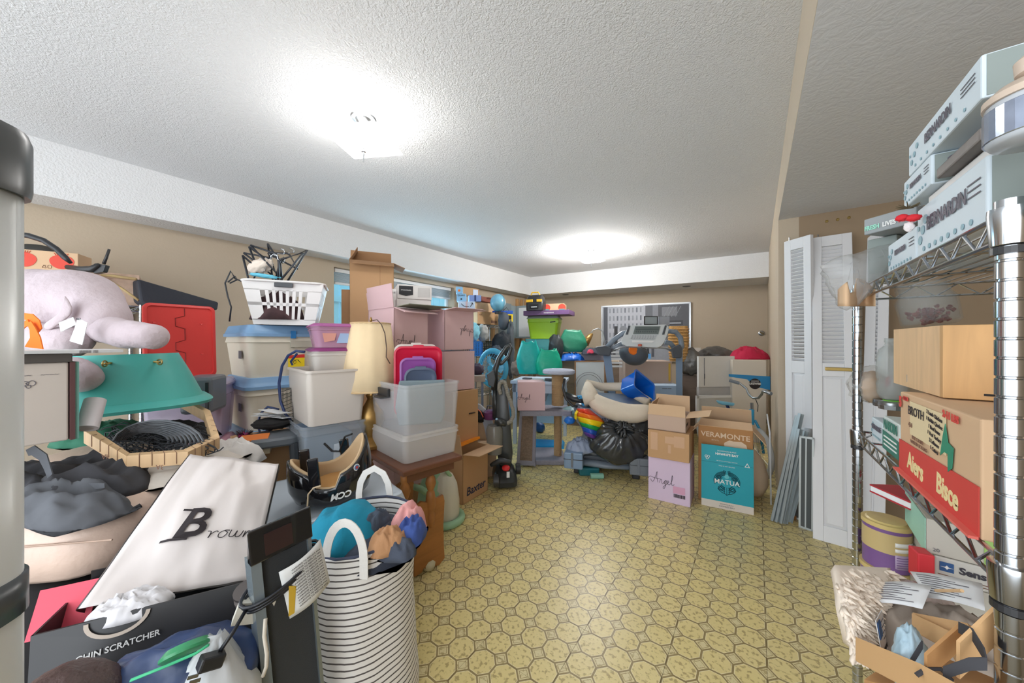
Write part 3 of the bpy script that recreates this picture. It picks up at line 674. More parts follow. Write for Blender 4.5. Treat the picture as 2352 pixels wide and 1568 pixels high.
text(wc, '~~~~~~~    ~~~~', .014, inkg, (.058, -.001, .205), name='small_print')
M().box((-w_/2, -.02, Hc+.027), (w_/2+.11, .17, Hc+.037)).build('lid_panel', mat('pale_lid', 'c9c9c8', .4), wc, bevel=.001)
text(wc, '||||||||||  ||||', .009, inkg, (.165, -.021, Hc+.032), name='barcode')
# teal christmas tree stand
teal = mat('teal_plastic', '4fb0a6', .4, var=.05)
ts = thing('tree_stand', 'upturned teal plastic christmas tree stand with eye bolts on the wood frame', 'tree stand', G(300, 1.5, .905), YAW)
def octo(r, z, k=8, off=0, sx=1, sy=1, sh=0):
    return [(sx*r*CO(2*PI*(i+.5)/k+off)+sh*z, sy*r*S(2*PI*(i+.5)/k+off), z+0) for i in range(k)]
ri = [octo(.285, 0, 32), octo(.29, .012, 32), octo(.268, .03, 32), octo(.255, .032, 32)]
def lob(r, z, a=.06): return [((r*(1+a*CO(4*(2*PI*i/32))))*CO(2*PI*i/32), (r*(1+a*CO(4*2*PI*i/32)))*S(2*PI*i/32), z) for i in range(32)]
q = M().loft([lob(.278, 0), lob(.285, .012), lob(.262, .03), lob(.248, .034), lob(.205, .14), lob(.165, .228), lob(.158, .228), lob(.2, .13)], cap=False)
q.build('shell', teal, ts, smooth='auto', thick=.003, rot=(0, R(-2), 0))
brass = mat('brass', 'b49a5e', .3, metal=.9)
for a_ in (-110, -60, -20, 200):
    a = R(a_); x, y = .165*CO(a), .165*S(a)
    t_ = thing  # bolts are parts of the stand
    M().tube([(x*.7, y*.7, .2), (x*1.3, y*1.3, .2)], .0045, 8).tube([(x*1.3+.018*CO(b)*CO(a), y*1.3+.018*CO(b)*S(a), .2+.011*S(b)) for b in [2*PI*i/12 for i in range(12)]], .003, 6, closed=True).build('eye_bolt', brass, ts, smooth=True)
# white tube
o = M().lathe([(.026, 0), (.026, .1), (.0235, .1), (.0235, 0), (.026, 0)], n=24).build('cardboard_tube', mat('tube_white', 'ddd7da', .5), smooth='auto', loc=W(200, 984, 1.12), rot=(R(-12), R(-30), 0)); tag(o, 'short white cardboard tube poking out below the teal stand', 'tube')
# octagonal wooden frame
fr = thing('octagon_frame', 'eight-sided pine frame strung with black net, lying on the beige chair', 'frame', G(348, 1.42, .80), 0)
ov = [((192,1018),1.2),((290,1078),1.15),((432,1066),1.22),((505,1030),1.36),((483,965),1.55),((415,930),1.68),((270,930),1.66),((214,958),1.42)]
for i in range(8):
    (a, da), (b, db) = ov[i], ov[(i+1) % 8]
    A, Bp = W(a[0], a[1], da)-fr.location, W(b[0], b[1], db)-fr.location
    cen = Vector((0, 0, 0)); 
    def inn(p): q_ = p*.88; q_.z = p.z; return q_
    M().loft([[A, A+Vector((0,0,.045)), inn(A)+Vector((0,0,.045)), inn(A)], [Bp, Bp+Vector((0,0,.045)), inn(Bp)+Vector((0,0,.045)), inn(Bp)]]).build('rail', pine, fr, bevel=.0015)
    nd = 5
    q = M()
    for k in range(1, nd):
        p = A.lerp(Bp, k/nd)
        q.tube([p*1.004+Vector((0,0,.006)), p*1.004+Vector((0,0,.046)), p*.93+Vector((0,0,.0465))], .0009, 4)
    q.build('saw_marks', inkb, fr)['kind'] = 'stuff'
for (u, v, s_) in ((242, 1052, '4A'), (367, 1076, '3A')):
    text(fr, s_, .022, inkb, W(u, v-4, 1.135)-fr.location, (PI/2, PI, YAW), ext=.001)
netm = mat('black_net', '25272c', .6)
q = M()
loops = []
rn = random.Random(9)
cx_, cy_ = 350, 1005
for k in range(64):
    u0, v0 = rn.uniform(250, 475), rn.uniform(985, 1045); d0 = 1.25+(1045-v0)*.004
    du = rn.uniform(14, 40); p = []
    for i in range(11):
        a = 2*PI*i/10; wv = rn.uniform(.7, 1.2)
        p.append(W(u0+du*CO(a)*wv, v0+du*.35*S(a)*wv, d0)+Vector((0, 0, rn.uniform(-.01, .012)))-fr.location)
    loops.append(p); q.tube(p, .0022, 5)
q.build('net', netm, fr)['kind'] = 'stuff'
q = M()
ch = thing('coiled_hose', 'grey coiled vinyl hose inside the eight-sided frame', 'hose', W(345, 985, 1.35), 0)
for k in range(9):
    p = []
    for i in range(14):
        a = PI*(.95-i*.1); p.append(W(340+(48+7*k)*CO(a)+k*3, 1012+k*1.0-(34+1.6*k)*S(a)*(.6+.07*k), 1.36-k*.006)-ch.location)
    q.tube(p, .0045, 6)
q.build('coil', mat('grey_vinyl', '5b5f64', .35), ch, smooth=True)
gm = mat('green_cloth', '2b6a52', .8, var=.15); o = cloth(.34, .3, .09, 11).build('green_netting', gm, smooth=True, loc=G(238, 1.6, .74)); tag(o, 'dark green netting bundled behind the frame', 'netting')
o = cloth(.5, .36, .06, 12).build('black_furry_cloth', mat('black_fur', '2a2727', .95, var=.5, vscale=30, bump=.8, bscale=60), smooth=True, loc=G(380, 1.62, .75)); tag(o, 'black fluffy fabric under the far side of the frame', 'fabric')
o = cloth(.52, .44, .06, 14).build('cream_blanket', mat('cream_blanket', 'd8d0c6', .9, bump=.3, bscale=18), smooth=True, loc=G(365, 1.33, .70), rot=(0, 0, YAW)); tag(o, 'cream blanket spread beneath the eight-sided frame', 'blanket')
# beige armchair
lea = mat('beige_leather', 'd9bfae', .42, var=.04, bump=.15, bscale=60)
ac = thing('beige_armchair', 'beige leather armchair buried under clothes at the left', 'chair', G(200, 1.15, 0), YAW+R(8))
q = M()
def seat(wd, dp, ht, rr):
    rings = []
    for zf, k in ((0, .7), (.04, .86), (.15, .96), (.4, 1.0), (.7, .99), (.88, .94), (.97, .85), (1, .7)): rings.append(rrect(wd*k, dp*k, rr*k, ht*zf, 6))
    return M().loft(rings)
seat(.66, .50, .19, .12).build('seat_cushion', lea, ac, smooth=True, loc=(-.06, -.0, .515))
q = M().tube([(x, -.252+.06*x*x, .645) for x in [i*.05-.36 for i in range(14)]], .0025, 6); q.build('seam', mat('seam_beige', 'b59a88', .7), ac)
seat(.30, .3, .17, .08).build('arm_pad', lea, ac, smooth=True, loc=(-.16, .20, .60))
M().box((-.22, .05, 0), (.0, .2, .5)).build('base', mat('base_black', '141214', .9), ac, bevel=.02)
# dark jacket over the chair
jk = thing('black_jacket', 'black and grey jacket thrown over the beige armchair', 'jacket', G(170, 1.12, .70), YAW)
jm = mat('jacket_grey', '5a5c61', .9, var=.35, vscale=10)
cloth(.46, .36, .13, 21, n=44, amp=.6, f=2.3).build('body', mat('jacket_black', '3c3c40', .9, var=.45, vscale=7), jk, smooth=True, loc=(-.02, 0, 0))
cloth(.40, .2, .09, 25, n=34, amp=.6, f=2.2).build('sleeve', jm, jk, smooth=True, loc=(.1, -.1, .0), rot=(0, R(6), R(-16)))
ribbon('collar', [W(u, v, 1.03)-jk.location for u, v in ((62, 1040),(75, 1034),(98, 1050),(108, 1075),(118, 1105),(150, 1124),(200, 1118),(240, 1115))], [.02,.03,.028,.02,.018,.02,.022,.014], jm, jk).rotation_euler = (0, 0, -YAW)
M().tube([(0,0,0),(.06,0,.0)], .006, 6, flat=.4).build('drawstring', blackm, jk, loc=(-.19, -.19, -.0), rot=(0, R(-3), 0))
# near-black lump added to fill the dark area under the chair front
o = blob(.24, .16, .22, .06, 2, 30).build('dark_filler', mat('near_black', '120f10', .9), smooth=True, loc=G(120, .98, .3), rot=(0, 0, YAW)); tag(o, 'near-black lump added for the dark area under the beige chair', 'bag')
# pale column at the left edge
lc = thing('tower_purifier', 'tall white tower appliance with dark grey bands at left edge', 'appliance', G(-152, .40, 0), YAW+R(12))
def oc(r, z): return rrect(r*2, r*2, r*.75, z, 8)
wm = mat('appliance_white', 'd9dbd8', .3, var=.02)
M().loft([oc(.055, .0), oc(.055, 1.38)]).build('body', wm, lc, smooth=True)
M().loft([oc(.06, 1.375), oc(.0615, 1.385), oc(.0615, 1.445), oc(.058, 1.457), oc(.045, 1.462)]).build('top_cap', mat('band_grey', '4d5153', .3), lc, smooth='auto')
M().loft([oc(.0585, .845), oc(.0585, .893)]).build('band', MATS['band_grey'], lc, smooth=True)
# ---------------- middle: tubs, lamp, cartons, table ----------------
# wide clear bin under the helmet
ice = mat('ice_plastic', 'c9d9e6', .25, clear=.3, var=.02); icel = mat('ice_lid', 'd3dde6', .25, clear=.15, var=.02)
tote('wide clear bin with pale blue lid under the black hockey helmet', BR(940, 1.53, 0, 78, .62), .56, .52, ice, icel, taper=.88, r=.05, rim=.014, liph=.05)
# stack 1
CL2 = mat('clear_blue', 'dfe6ee', .2, clear=.74, var=.02)
t = tote('clear bin with lilac stickers under the big white tub', BL(692, 1.72, .522, 80, .34), .40, .23, CL2, taper=.88, lid=False, r=.035, cat='bin')
o = M().box((-.12, 0, 0), (.12, .26, .15)).build('papers_in_bin', mat('bluish_paper', 'a9bac8', .8, var=.15), bevel=.01, loc=BL(700, 1.80, .532, 80, .24)[0], rot=(0, 0, R(80))); tag(o, 'stack of bluish papers inside the clear bin under white tub', 'papers')
tote('large milky white tub without lid beside the lamp shade', BL(703, 1.70, .756, 80, .31), .42, .285, mat('milky', 'e0d6cc', .4, clear=.06, var=.02), taper=.86, lid=False, r=.03, rim=.016, ridge=False, cat='bin')
mag = mat('magenta_lid', 'a4568f', .35); pkc = mat('pink_clear', 'e2b4cf', .25, clear=.5, var=.03)
plm = mat('plum_lid', '8a3a74', .35)
t1 = tote('small clear tub with plum lid set inside the white tub', BL(716, 1.84, 1.0, 72, .25), .30, .155, frost, plm, taper=.85, r=.04, liph=.014, cat='bin')
t2 = tote('small pink tub with magenta lid on top of the plum-lidded tub', BL(714, 1.84, 1.156, 70, .25), .30, .135, pkc, mag, taper=.8, r=.045, liph=.014, cat='bin')
decal(t2, [(0,0),(.05,.01),(.06,.05),(.03,.07),(.02,.05),(-.01,.05)], mat('peach_shape', 'd99a8c', .7), 'contents_print', (-.06, .012, .03))
decal(t2, [(0,0),(.09,0),(.09,.05),(.02,.06)], mat('blue_shape', '9db6dc', .7), 'contents_print', (.0, .012, .025))
# lamp
shade = mat('lamp_shade_cream', 'ecd3aa', .85, var=.05, vscale=20)
lp = thing('table_lamp', 'table lamp with cream fabric shade and gold base between the tubs', 'lamp', G(852, 2.02, .575), 0)
q = M(); rr = []
for z, r_ in ((.335, .158), (.50, .135), (.72, .106)):
    rr.append([(r_*(1+.03*abs(CO(6*2*PI*j/48)))*CO(2*PI*j/48), r_*(1+.03*abs(CO(6*2*PI*j/48)))*S(2*PI*j/48), z) for j in range(48)])
M().loft(rr, cap=False).build('lamp_shade', shade, lp, smooth=True, thick=.003)
M().tube([(x, y, .72) for x, y, z in rr[2][::4]], .005, 6, closed=True).build('top_trim', mat('trim_beige', 'd0b185', .8), lp); M().tube([(x, y, .335) for x, y, z in rr[0][::4]], .006, 6, closed=True).build('bottom_trim', MATS['trim_beige'], lp)
gold = mat('aged_gold', 'a8854e', .35, metal=.7, var=.25, vscale=40)
M().lathe([(0, 0), (.085, 0), (.09, .02), (.06, .04), (.035, .06), (.05, .1), (.075, .15), (.07, .2), (.035, .25), (.02, .28), (.03, .3), (.012, .32), (.012, .42), (0, .42)], n=24).build('base', gold, lp, smooth='auto')
M().tube([(0, 0, .42), (.07, 0, .5), (.06, 0, .66), (0, 0, .735), (-.06, 0, .66), (-.07, 0, .5), (0, 0, .42)], .003, 5).build('harp', gold, lp)
M().lathe([(0, .73), (.006, .73), (.009, .74), (.005, .755), (0, .76)], n=10).build('finial', gold, lp, smooth=True)
M().tube([W(u, v, 1.86)-lp.location for u, v in ((856, 736),(866, 734),(876, 745),(884, 765),(888, 800),(887, 820),(896, 835))], .0028, 6).build('cord', mat('brown_cord', '5a4334', .5), lp, smooth=True)
# wooden table
wt = thing('wooden_table', 'dark wood side table with turned legs under the clear bins', 'table', *BL(928, 1.64, 0, 80, .46)[:2])
Wt = .46
M().box((-.24, -.01, .545), (.105, .54, .572)).build('tabletop', walnut, wt, bevel=.006)
M().box((-.2, .02, .50), (.07, .035, .545)).build('apron', walnut, wt)
lg = [(0, .545), (.022, .545), (.022, .50), (.016, .49), (.024, .475), (.028, .45), (.016, .415), (.014, .41), (.02, .405), (.026, .37), (.025, .33), (.017, .30), (.024, .285), (.02, .235), (.012, .222), (0, .22)]
for x, y in ((-.055, .05), (-.2, .05), (.06, .48), (-.2, .48)):
    M().lathe([(r_*1.0, z) for r_, z in lg][::-1], n=20).build('leg', oak, wt, smooth=True, loc=(x, y, 0))
rack = thing('magazine_rack', 'oak magazine rack with scalloped end panel under the wooden table', 'rack', *BR(1022, 1.86, 0, 84, .19)[:2])
pf = [(-.095, .012), (-.05, .012), (-.035, .03), (-.02, .012), (.06, .0), (.095, .02), (.09, .08), (.086, .2), (.094, .33), (.085, .365), (.05, .36), (.02, .375), (-.02, .36), (-.05, .375), (-.095, .36)]
M().prism([(x, 0, z) for x, z in pf], (0, .018, 0)).build('end_panel', oak, rack, bevel=.003)
M().prism([(x, 0, z) for x, z in pf], (0, .018, 0)).build('end_panel', oak, rack, bevel=.003, loc=(0, .30, 0))
for z in (.22, .30, .34): M().box((-.1, .018, z), (-.085, .30, z+.025)).build('slat', walnut, rack, bevel=.003)
for x in (-.03, .03, .08): M().box((x, .018, .2), (x+.01, .30, .222)).build('slat', walnut, rack, bevel=.002)
o = M().lathe([(0, 0), (.03, .004), (.034, .03), (.02, .045), (0, .045)], n=16).build('white_stone', mat('stone', 'd6cfae', .7), smooth=True, loc=G(985, 1.80, .002)); tag(o, 'small cream pebble-like object on the floor at the rack foot', 'object')
# stack 2 on the table
fb = mat('frosted_bin', 'f0ece8', .3, clear=.6, var=.02)
tote('low frosted bin on the wooden table, lower of its pair', BL(928, 1.70, .573, 80, .34), .43, .145, fb, lid=False, taper=.92, r=.03, rim=.012, cat='bin')
b2 = tote('tall clear bin holding upright red and purple lids', BL(930, 1.69, .68, 80, .34), .43, .29, mat('clear_bin2', 'eeeeee', .22, clear=.76, var=.02), lid=False, taper=.9, r=.03, rim=.012, ridge=False, cat='bin')
M().box((-.18, .17, .215), (-.163, .30, .26)).build('handle', blackp, b2, bevel=.004); M().prism([(-.172, .16, .215), (-.21, .18, .21), (-.215, .26, .21), (-.172, .3, .215)], (0, 0, .006)).build('handle', blackp, b2)
def lid_up(name, label, u, v, d, wd, ht, m, tilt, r=.04, h2=.01):
    """a lid stood on edge; u,v = middle of its top edge"""
    p = W(u, v, d); t = thing(name, label, 'lid', p-Vector((0, 0, ht)), 0, None, rot=(R(tilt), 0, YAW+R(14)))
    M().loft([rrect(wd*.92, ht-.01, r, 0, 6, 0, ht/2), rrect(wd, ht, r, .004, 6, 0, ht/2), rrect(wd, ht, r, .014, 6, 0, ht/2), rrect(wd-.02, ht-.02, r-.008, .016, 6, 0, ht/2), rrect(wd-.04, ht-.04, r-.012, .008, 6, 0, ht/2)]).build('panel', m, t, smooth='auto', rot=(PI/2, 0, 0))
    M().box((-.03, -.014, ht-.004), (.03, -.002, ht+.008)).build('tab', m, t, bevel=.003)
    return t
lid_up('bin_lid', 'white bin lid stood upright behind the red lid', 956, 790, 2.06, .25, .38, offw, 0)
lid_up('bin_lid', 'bright red bin lid stood upright in the clear bin', 961, 795, 2.0, .27, .40, mat('lid_red', 'c8173a', .35, var=.03), 0, .045)
lid_up('bin_lid', 'purple bin lid stood in front of the red lid', 960, 821, 1.93, .195, .30, mat('lid_purple', '8e4d96', .35, var=.03), 0, .04)
lid_up('bin_lid', 'navy oval lid nearest in the clear bin', 966, 844, 1.88, .17, .26, mat('lid_navy', '47536a', .4, var=.03), 0, .05)
o = M().prism([(x, 0, z) for x, z in ((-.12, .0), (.10, .0), (.12, .05), (.12, .24), (-.12, .24), (-.14, .1))], (0, .02, 0)).build('teal_tray', mat('slate_tray', '76868c', .4), bevel=.008, loc=W(970, 975, 1.86), rot=(0, 0, YAW+R(14))); tag(o, 'slate grey tray standing in the clear bin', 'tray')
# pink cartons
PB = dict(name='pink_box', cat='box')
A = BL(905, 2.3, 1.115, 84, .27)
a0_ = carton('open pink carton with flaps up beside the lamp shade', A, .36, .305, pink, flaps=[('L', .16, 95), ('F', .13, 196), ('R', .13, 178), ('B', .14, 110)], group=None, **PB)
stroke(a0_, ANGEL, .0011, ink, 'lettering', (-.105, -.002, .055), scale=.034)
text(a0_, '&', .05, ink, (-.136-.002, .2, .42), (PI/2, 0, -PI/2), name='monogram')
decal(a0_, [(0,0),(.07,0),(.07,.008),(0,.008)], mat('rose_print', 'b98a92', .7), 'print_line', (.045, -.001, .03))
sp = ['hidden pink carton under the open pink one', 'pink carton two below the open pink one', 'pink carton at the bottom behind the lamp']
for k in range(3): carton(sp[k], BL(905, 2.3, .80-.31*k, 84, .27), .36, .305, pink, **PB)
carton('low plain carton on the floor under the pink stack', BL(905, 2.3, 0, 84, .27), .36, .178, card)
b0 = carton('pink carton with upside-down lettering under a raised flap', BL(1021, 2.6, 1.125, 78, .27), .27, .305, pink, flaps=[('F', .14, 176), ('R', .13, 172), ('L', .14, 168)], **PB)
stroke(b0, [[(-x, -y) for x, y in l] for l in ANGEL], .001, ink, 'lettering', (.125, -.002, .17), scale=.03)
carton('plain pink carton directly below the upside-down lettered one', BL(1021, 2.6, .81, 78, .28), .28, .305, pink, **PB)
hb = carton('brown carton with a hand hole below the pink cartons', BL(1040, 2.6, .40, 84, .26), .30, .405, card, **dict(cat='box'))
M().tube([(-.03, 0, 0), (.03, 0, 0)], .012, 10, flat=.4).build('hand_hole', mat('hole_dark', '3a2c22', .9), hb, loc=(.06, -.002, .22))
carton('brown carton on the floor behind the open lettered carton', BL(1040, 2.62, 0, 84, .26), .30, .395, card)
# long card sheets on top of pink cartons
sh = M(); o = sh.prism([W(910, 704, 2.3), W(940, 698, 2.25), W(1038, 706, 2.5), W(985, 712, 2.55)], (0, 0, .004)).build('cardboard_sheet', mat('green_print_card', '7f8470', .7, var=.5, vscale=14)); tag(o, 'thin printed card sheet lying across the pink cartons', 'cardboard')
# appliance-basics boxes
wbx = mat('white_carton', 'dedad6', .6, var=.03)
c1 = carton('white shipping carton with a dark label plate on the pink stack', BL(912, 2.52, 1.43, 62, .25), .22, .075, wbx, name='white_box')
c2 = carton('white carton with dark ribbon label, upper of the two', BL(913, 2.52, 1.506, 60, .25), .22, .105, wbx, name='white_box')
decal(c2, [(0,.012),(.05,0),(.10,.012),(.10,.075),(0,.075)], mat('label_black', '2c2c30', .6), 'label_plate', (-.115, -.0012, .02)); text(c2, 'amazonbasics', .0135, whiteprint, (-.065, -.0025, .065))
decal(c2, [(0,0),(.09,0),(.09,.07),(0,.07)], mat('grey_panel', 'c6c3c0', .7), 'label_panel', (.02, -.0012, .018))
c3 = carton('white carton behind the open pink flap', BL(866, 2.58, 1.43, 52, .19), .2, .16, wbx, name='white_box'); decal(c3, [(0,0),(.045,0),(.045,.04),(0,.04)], ink, 'label_plate', (-.085, -.0012, .09)); 
text(c3, '≡≡≡≡', .03, inkg, (.02, -.001, .13), name='small_print')
# tall carton
tcB = BL(803, 2.78, 1.0, 60, .34)
tc_ = carton('tall open brown carton standing upright by the window', tcB, .2, .855, card, flaps=[('F', .11, 205), ('R', .1, 200), ('B', .12, 80), ('L', .12, 60)], inside=card_d)
M().box((-.0012, -.0015, .0), (.0012, 0, .855)).build('flap_seam', card_d, tc_, loc=(.06, 0, 0))
carton('carton supporting the tall open one, hidden behind lamp', BL(803, 2.78, 0, 60, .34), .25, .995, card)
cd2 = carton('narrow dark cardboard tube box left of the tall carton', BL(784, 2.9, 1.0, 50, .09), .1, .63, card_d, name='narrow_box')
carton('plain carton beneath the narrow dark box', BL(780, 2.9, 0, 50, .16), .14, .995, card_d)
# navy racket and chair bits behind the white tub
nav = mat('navy_metal', '2d3f6e', .3, var=.1)
rk_ = thing('racket', 'navy tennis racket standing behind the large white tub', 'racket', W(668, 960, 1.95), 0)
pp = [(700, 808), (680, 806), (662, 816), (648, 840), (641, 880), (644, 920), (655, 950), (668, 965)]
M().tube([W(u, v, 1.95)-rk_.location for u, v in pp], .0075, 8).build('frame', nav, rk_, smooth=True)
q = M()
for k in range(9):
    a = W(646+k*1.5, 900+k*8, 1.95)-rk_.location; b = W(668+k, 892+k*8, 1.96)-rk_.location; q.tube([a, b], .0012, 4); q.tube([W(648+k*3, 890, 1.95)-rk_.location, W(650+k*3, 960, 1.95)-rk_.location], .0012, 4)
q.build('strings', blackm, rk_)['kind'] = 'stuff'
M().tube([W(668, 965, 1.95)-rk_.location, W(675, 1040, 1.93)-rk_.location], .013, 8).build('handle', blackp, rk_)
M().tube([W(682, 812, 1.9)-rk_.location, W(668, 830, 1.92)-rk_.location, W(672, 838, 1.93)-rk_.location], .006, 6).build('throat', nav, rk_)
n2 = thing('racket', 'navy racket lying flat under the white papers', 'racket', W(620, 965, 2.0), 0)
M().tube([W(u, v, 2.0)-n2.location for u, v in ((640, 940),(615, 934),(598, 950),(592, 975),(598, 995),(625, 985))], .007, 8).build('frame', nav, n2, smooth=True)
for k, (dx, dy, a_) in enumerate(((0, 0, 5), (10, -6, -14), (-6, 6, 20), (14, 8, -4))):
    o = M().box((-.07, -.045, 0), (.07, .045, .002)).build('paper_sheet', papern, loc=W(622+dx, 952+dy, 1.92)+Vector((0,0,.003*k)), rot=(R(-8), R(6), YAW+R(a_))); tag(o, ['loose white sheet lowest of the papers on the grey stool', 'white sheet turned left among papers by racket', 'white sheet nearest the beige tote', 'white sheet topmost of the papers by racket'][k], 'paper')
# grey stool / chair seat
st = thing('grey_stool', 'dark grey plastic stool between the beige totes and the clear bin', 'stool', G(632, 1.82, .0), YAW+R(35))
M().loft([rrect(.20, .2, .05, .655, 5), rrect(.22, .22, .06, .665, 5), rrect(.22, .22, .06, .69, 5), rrect(.2, .2, .05, .70, 5)]).build('seat', greyp, st, smooth='auto')
for x, y in ((-.08, -.08), (.08, -.08), (-.08, .08), (.08, .08)): M().tube([(x, y, .66), (x*1.3, y*1.3, 0)], [.022, .014], 8).build('leg', dgrey, st)
o = blob(.1, .07, .03, .2, 3, 40).build('black_pouch', blackm, smooth=True, loc=W(625, 972, 1.9), rot=(0, 0, YAW)); tag(o, 'black soft pouch under the papers on the grey stool', 'pouch')
M().box((-.012, 0, 0), (.012, .004, .1)).build('measure', mat('w_ruler', 'e0e0da', .5), st, loc=(-.11, -.14, .53), rot=(0, R(18), 0), label='white ruler tucked at the side')
# feather duster/tinsel
td = thing('tinsel', 'black and magenta tinsel on the boxes beside the beige totes', 'tinsel', W(562, 1000, 1.88), 0)
rn = random.Random(3)
for nm, m_, cx, r_ in (('magenta_strands', mat('magenta_tinsel', 'b0246e', .4), 10, .045), ('black_strands', mat('black_tinsel', '35252c', .4), 0, .07)):
    q = M()
    for k in range(130):
        a, b = rn.uniform(0, 2*PI), rn.uniform(-.2, 1); p = Vector((CO(a)*r_*.9, S(a)*r_*.5, b*r_*.45)); q.tube([p*.4+Vector((cx*.002, -.01 if cx else 0, 0)), p+Vector((cx*.002, -.01 if cx else 0, 0))], [.002, .0006], 3)
    q.build(nm, m_, td)['kind'] = 'stuff'
c_ = carton('plain carton under the tinsel and orange book', BL(545, 1.72, 0, 80, .30), .30, .66, card, name='cardboard_box')
o = M().box((-.06, -.045, 0), (.06, .045, .02)).build('orange_book', mat('orange_cover', 'e8823a', .6), bevel=.002, loc=W(585, 1012, 1.75), rot=(R(6), 0, YAW+R(30))); tag(o, 'orange-covered notebook beside the tinsel', 'book')
o = M().box((-.055, -.04, 0), (.055, .04, .035)).build('cream_block', mat('cream_block', 'cfc0a0', .8), bevel=.002, loc=W(592, 1040, 1.75), rot=(0, 0, YAW+R(30))); tag(o, 'cream paper block beneath the orange notebook', 'paper')
o = cloth(.28, .16, .12, 33, amp=.5, f=2).build('white_towel', mat('towel_white', 'e3dfdb', .95, bump=.3, bscale=60), smooth=True, loc=W(520, 1065, 1.5), rot=(0, 0, YAW+R(20))); tag(o, 'white rolled towel between wood frame and orange notebook', 'towel')
# hockey helmet
hm = thing('hockey_helmet', 'black hockey helmet upside down on the wide clear bin', 'helmet', G(768, 1.47, .525), YAW+R(18), rot=(0, R(-6), YAW+R(22)))
hb_ = mat('helmet_black', '1c1c1f', .12, coat=.6, var=.1); foam = mat('helmet_foam', 'c9ac86', .8, var=.08)
def hring(z, a, b, k=0, n=40):
    return [(a*CO(2*PI*i/n), b*S(2*PI*i/n), z+k*(i and 0)) for i in range(n)]
def rimz(i, n=40):
    a = 2*PI*i/n; return .16+.035*CO(2*a-.2)+.05*max(0, CO(a-.35))**3-.045*(1 if 4.35 < a < 4.9 else 0)
R1 = []
for zf, rf in ((0, .35), (.04, .66), (.15, .88), (.4, 1.0), (.7, 1.0), (.9, .97), (1, .95)):
    R1.append([(.155*rf*CO(2*PI*i/40), .115*rf*S(2*PI*i/40), rimz(i)*zf) for i in range(40)])
M().loft(R1, cap=False).build('shell', hb_, hm, smooth=True, thick=.006, offset=1)
R2 = [[(x*.93, y*.91, z+.003) for x, y, z in r] for r in R1[::-1]]
M().loft(R2, cap=False).build('foam_liner', foam, hm, smooth=True, thick=.009)
M().lathe([(0, .045), (.07, .05), (.085, .075), (.08, .08), (0, .07)], n=24).build('liner_pad', mat('tan_pad', 'b8894f', .8, var=.2), hm, smooth=True)
for x, y in ((-.045, -.113), (.05, .105), (-.10, .05)): M().box((x-.02, y-.008, .10), (x+.02, y+.008, .215)).build('ear_post', hb_, hm, bevel=.006)
M().tube([(-.03, .11, .21), (.0, .1, .17), (.03, .09, .165), (.06, .08, .23), (.09, .06, .24)], .008, 6, flat=.5).build('chin_strap', blackm, hm)
M().prism([(.0, .1, .13), (.045, .1, .12), (.06, .1, .17), (.04, .1, .2), (.01, .1, .2)], (0, .003, 0)).build('ear_guard', clearp, hm)
tt = text(hm, 'CCM', .034, whiteprint, (.045, -.1225, .05), (PI/2, PI, R(6)), name='logo', shear=.3, bold=.0012)
for dx, cc in ((0, 'f0f0f0'), (.001, '4a8ac0'), (.002, 'c94a50')):
    M().lathe([(0, 0), (.014-dx*4, 0), (.014-dx*4, -.001-dx), (0, -.001-dx)], ax='y', n=18).build('round_sticker', mat('stk'+cc, cc, .4), hm, loc=(.105, -.088, .135), rot=(0, 0, R(38)))
for k in range(4): M().box((-.1+k*.03, -.117+abs(k-1.5)*.004, .045+.01*(k % 2)), (-.085+k*.03, -.112, .055+.01*(k % 2))).build('vent', blackm, hm, rot=(0, 0, 0))
M().tube([W(u, v, 1.28)-hm.location for u, v in ((742, 1100),(725, 1105),(712, 1120),(708, 1150))], .003, 5).build('lace', mat('lace_beige', 'c8b090', .8), hm).rotation_euler = (0, R(6), -(YAW+R(22)))
# striped hamper
hs = mat('hamper_stripes', 'e8e4df', .85, stripes=(2, 56, '57524f', .24), var=.02)
hp_ = thing('laundry_hamper', 'tall white canvas hamper with thin dark stripes full of clothes', 'hamper', G(838, 1.13, 0), YAW-R(4))
rings = []
for k in range(22):
    z = .60*k/21; row = []
    for j in range(40):
        a = 2*PI*j/40; r_ = .160+.006*ns((CO(a), S(a), z*3), 2.2, 3)+.008*S(z*9+1)*CO(a); sag = -.022*max(0, -S(a))**2+.008*max(0, S(a)) if k == 21 else 0
        row.append((r_*CO(a), r_*S(a)*1.02, z+sag))
    rings.append(row)
M().loft(rings, cap=False).build('canvas_body', hs, hp_, smooth=True, thick=.003)
M().lathe([(0, 0), (.155, 0), (.155, .01), (0, .01)], n=32).build('base', mat('hamper_white', 'e6e2dc', .85), hp_)
M().tube([(p[0]*1.005, p[1]*1.005, p[2]) for p in rings[-1][::2]], .004, 6, closed=True).build('rim_piping', mat('navy_piping', '3c4256', .8), hp_)
cv = mat('canvas_strap', 'e2ded8', .9, bump=.2, bscale=150)
def strap(pts, name='handle'):
    rg = []
    for i, p in enumerate(pts):
        p = Vector(p); t_ = (Vector(pts[min(i+1, len(pts)-1)])-Vector(pts[max(i-1, 0)])).normalized(); s_ = t_.cross(Vector((0, 1, 0))).normalized()
        rg.append([p-s_*.012, p+s_*.012, p+s_*.012+Vector((0,.003,0)), p-s_*.012+Vector((0,.003,0))])
    M().loft(rg).build(name, cv, hp_, smooth='auto')
strap([(-.03+.075+.055*CO(a)-.02, -.163+.0*S(a), .575+.105*max(0, S(a))-(.05 if S(a) < .01 else 0)) for a in [PI, PI*.98]+[PI*(.92-.07*i) for i in range(13)]+[PI*.02, 0]])
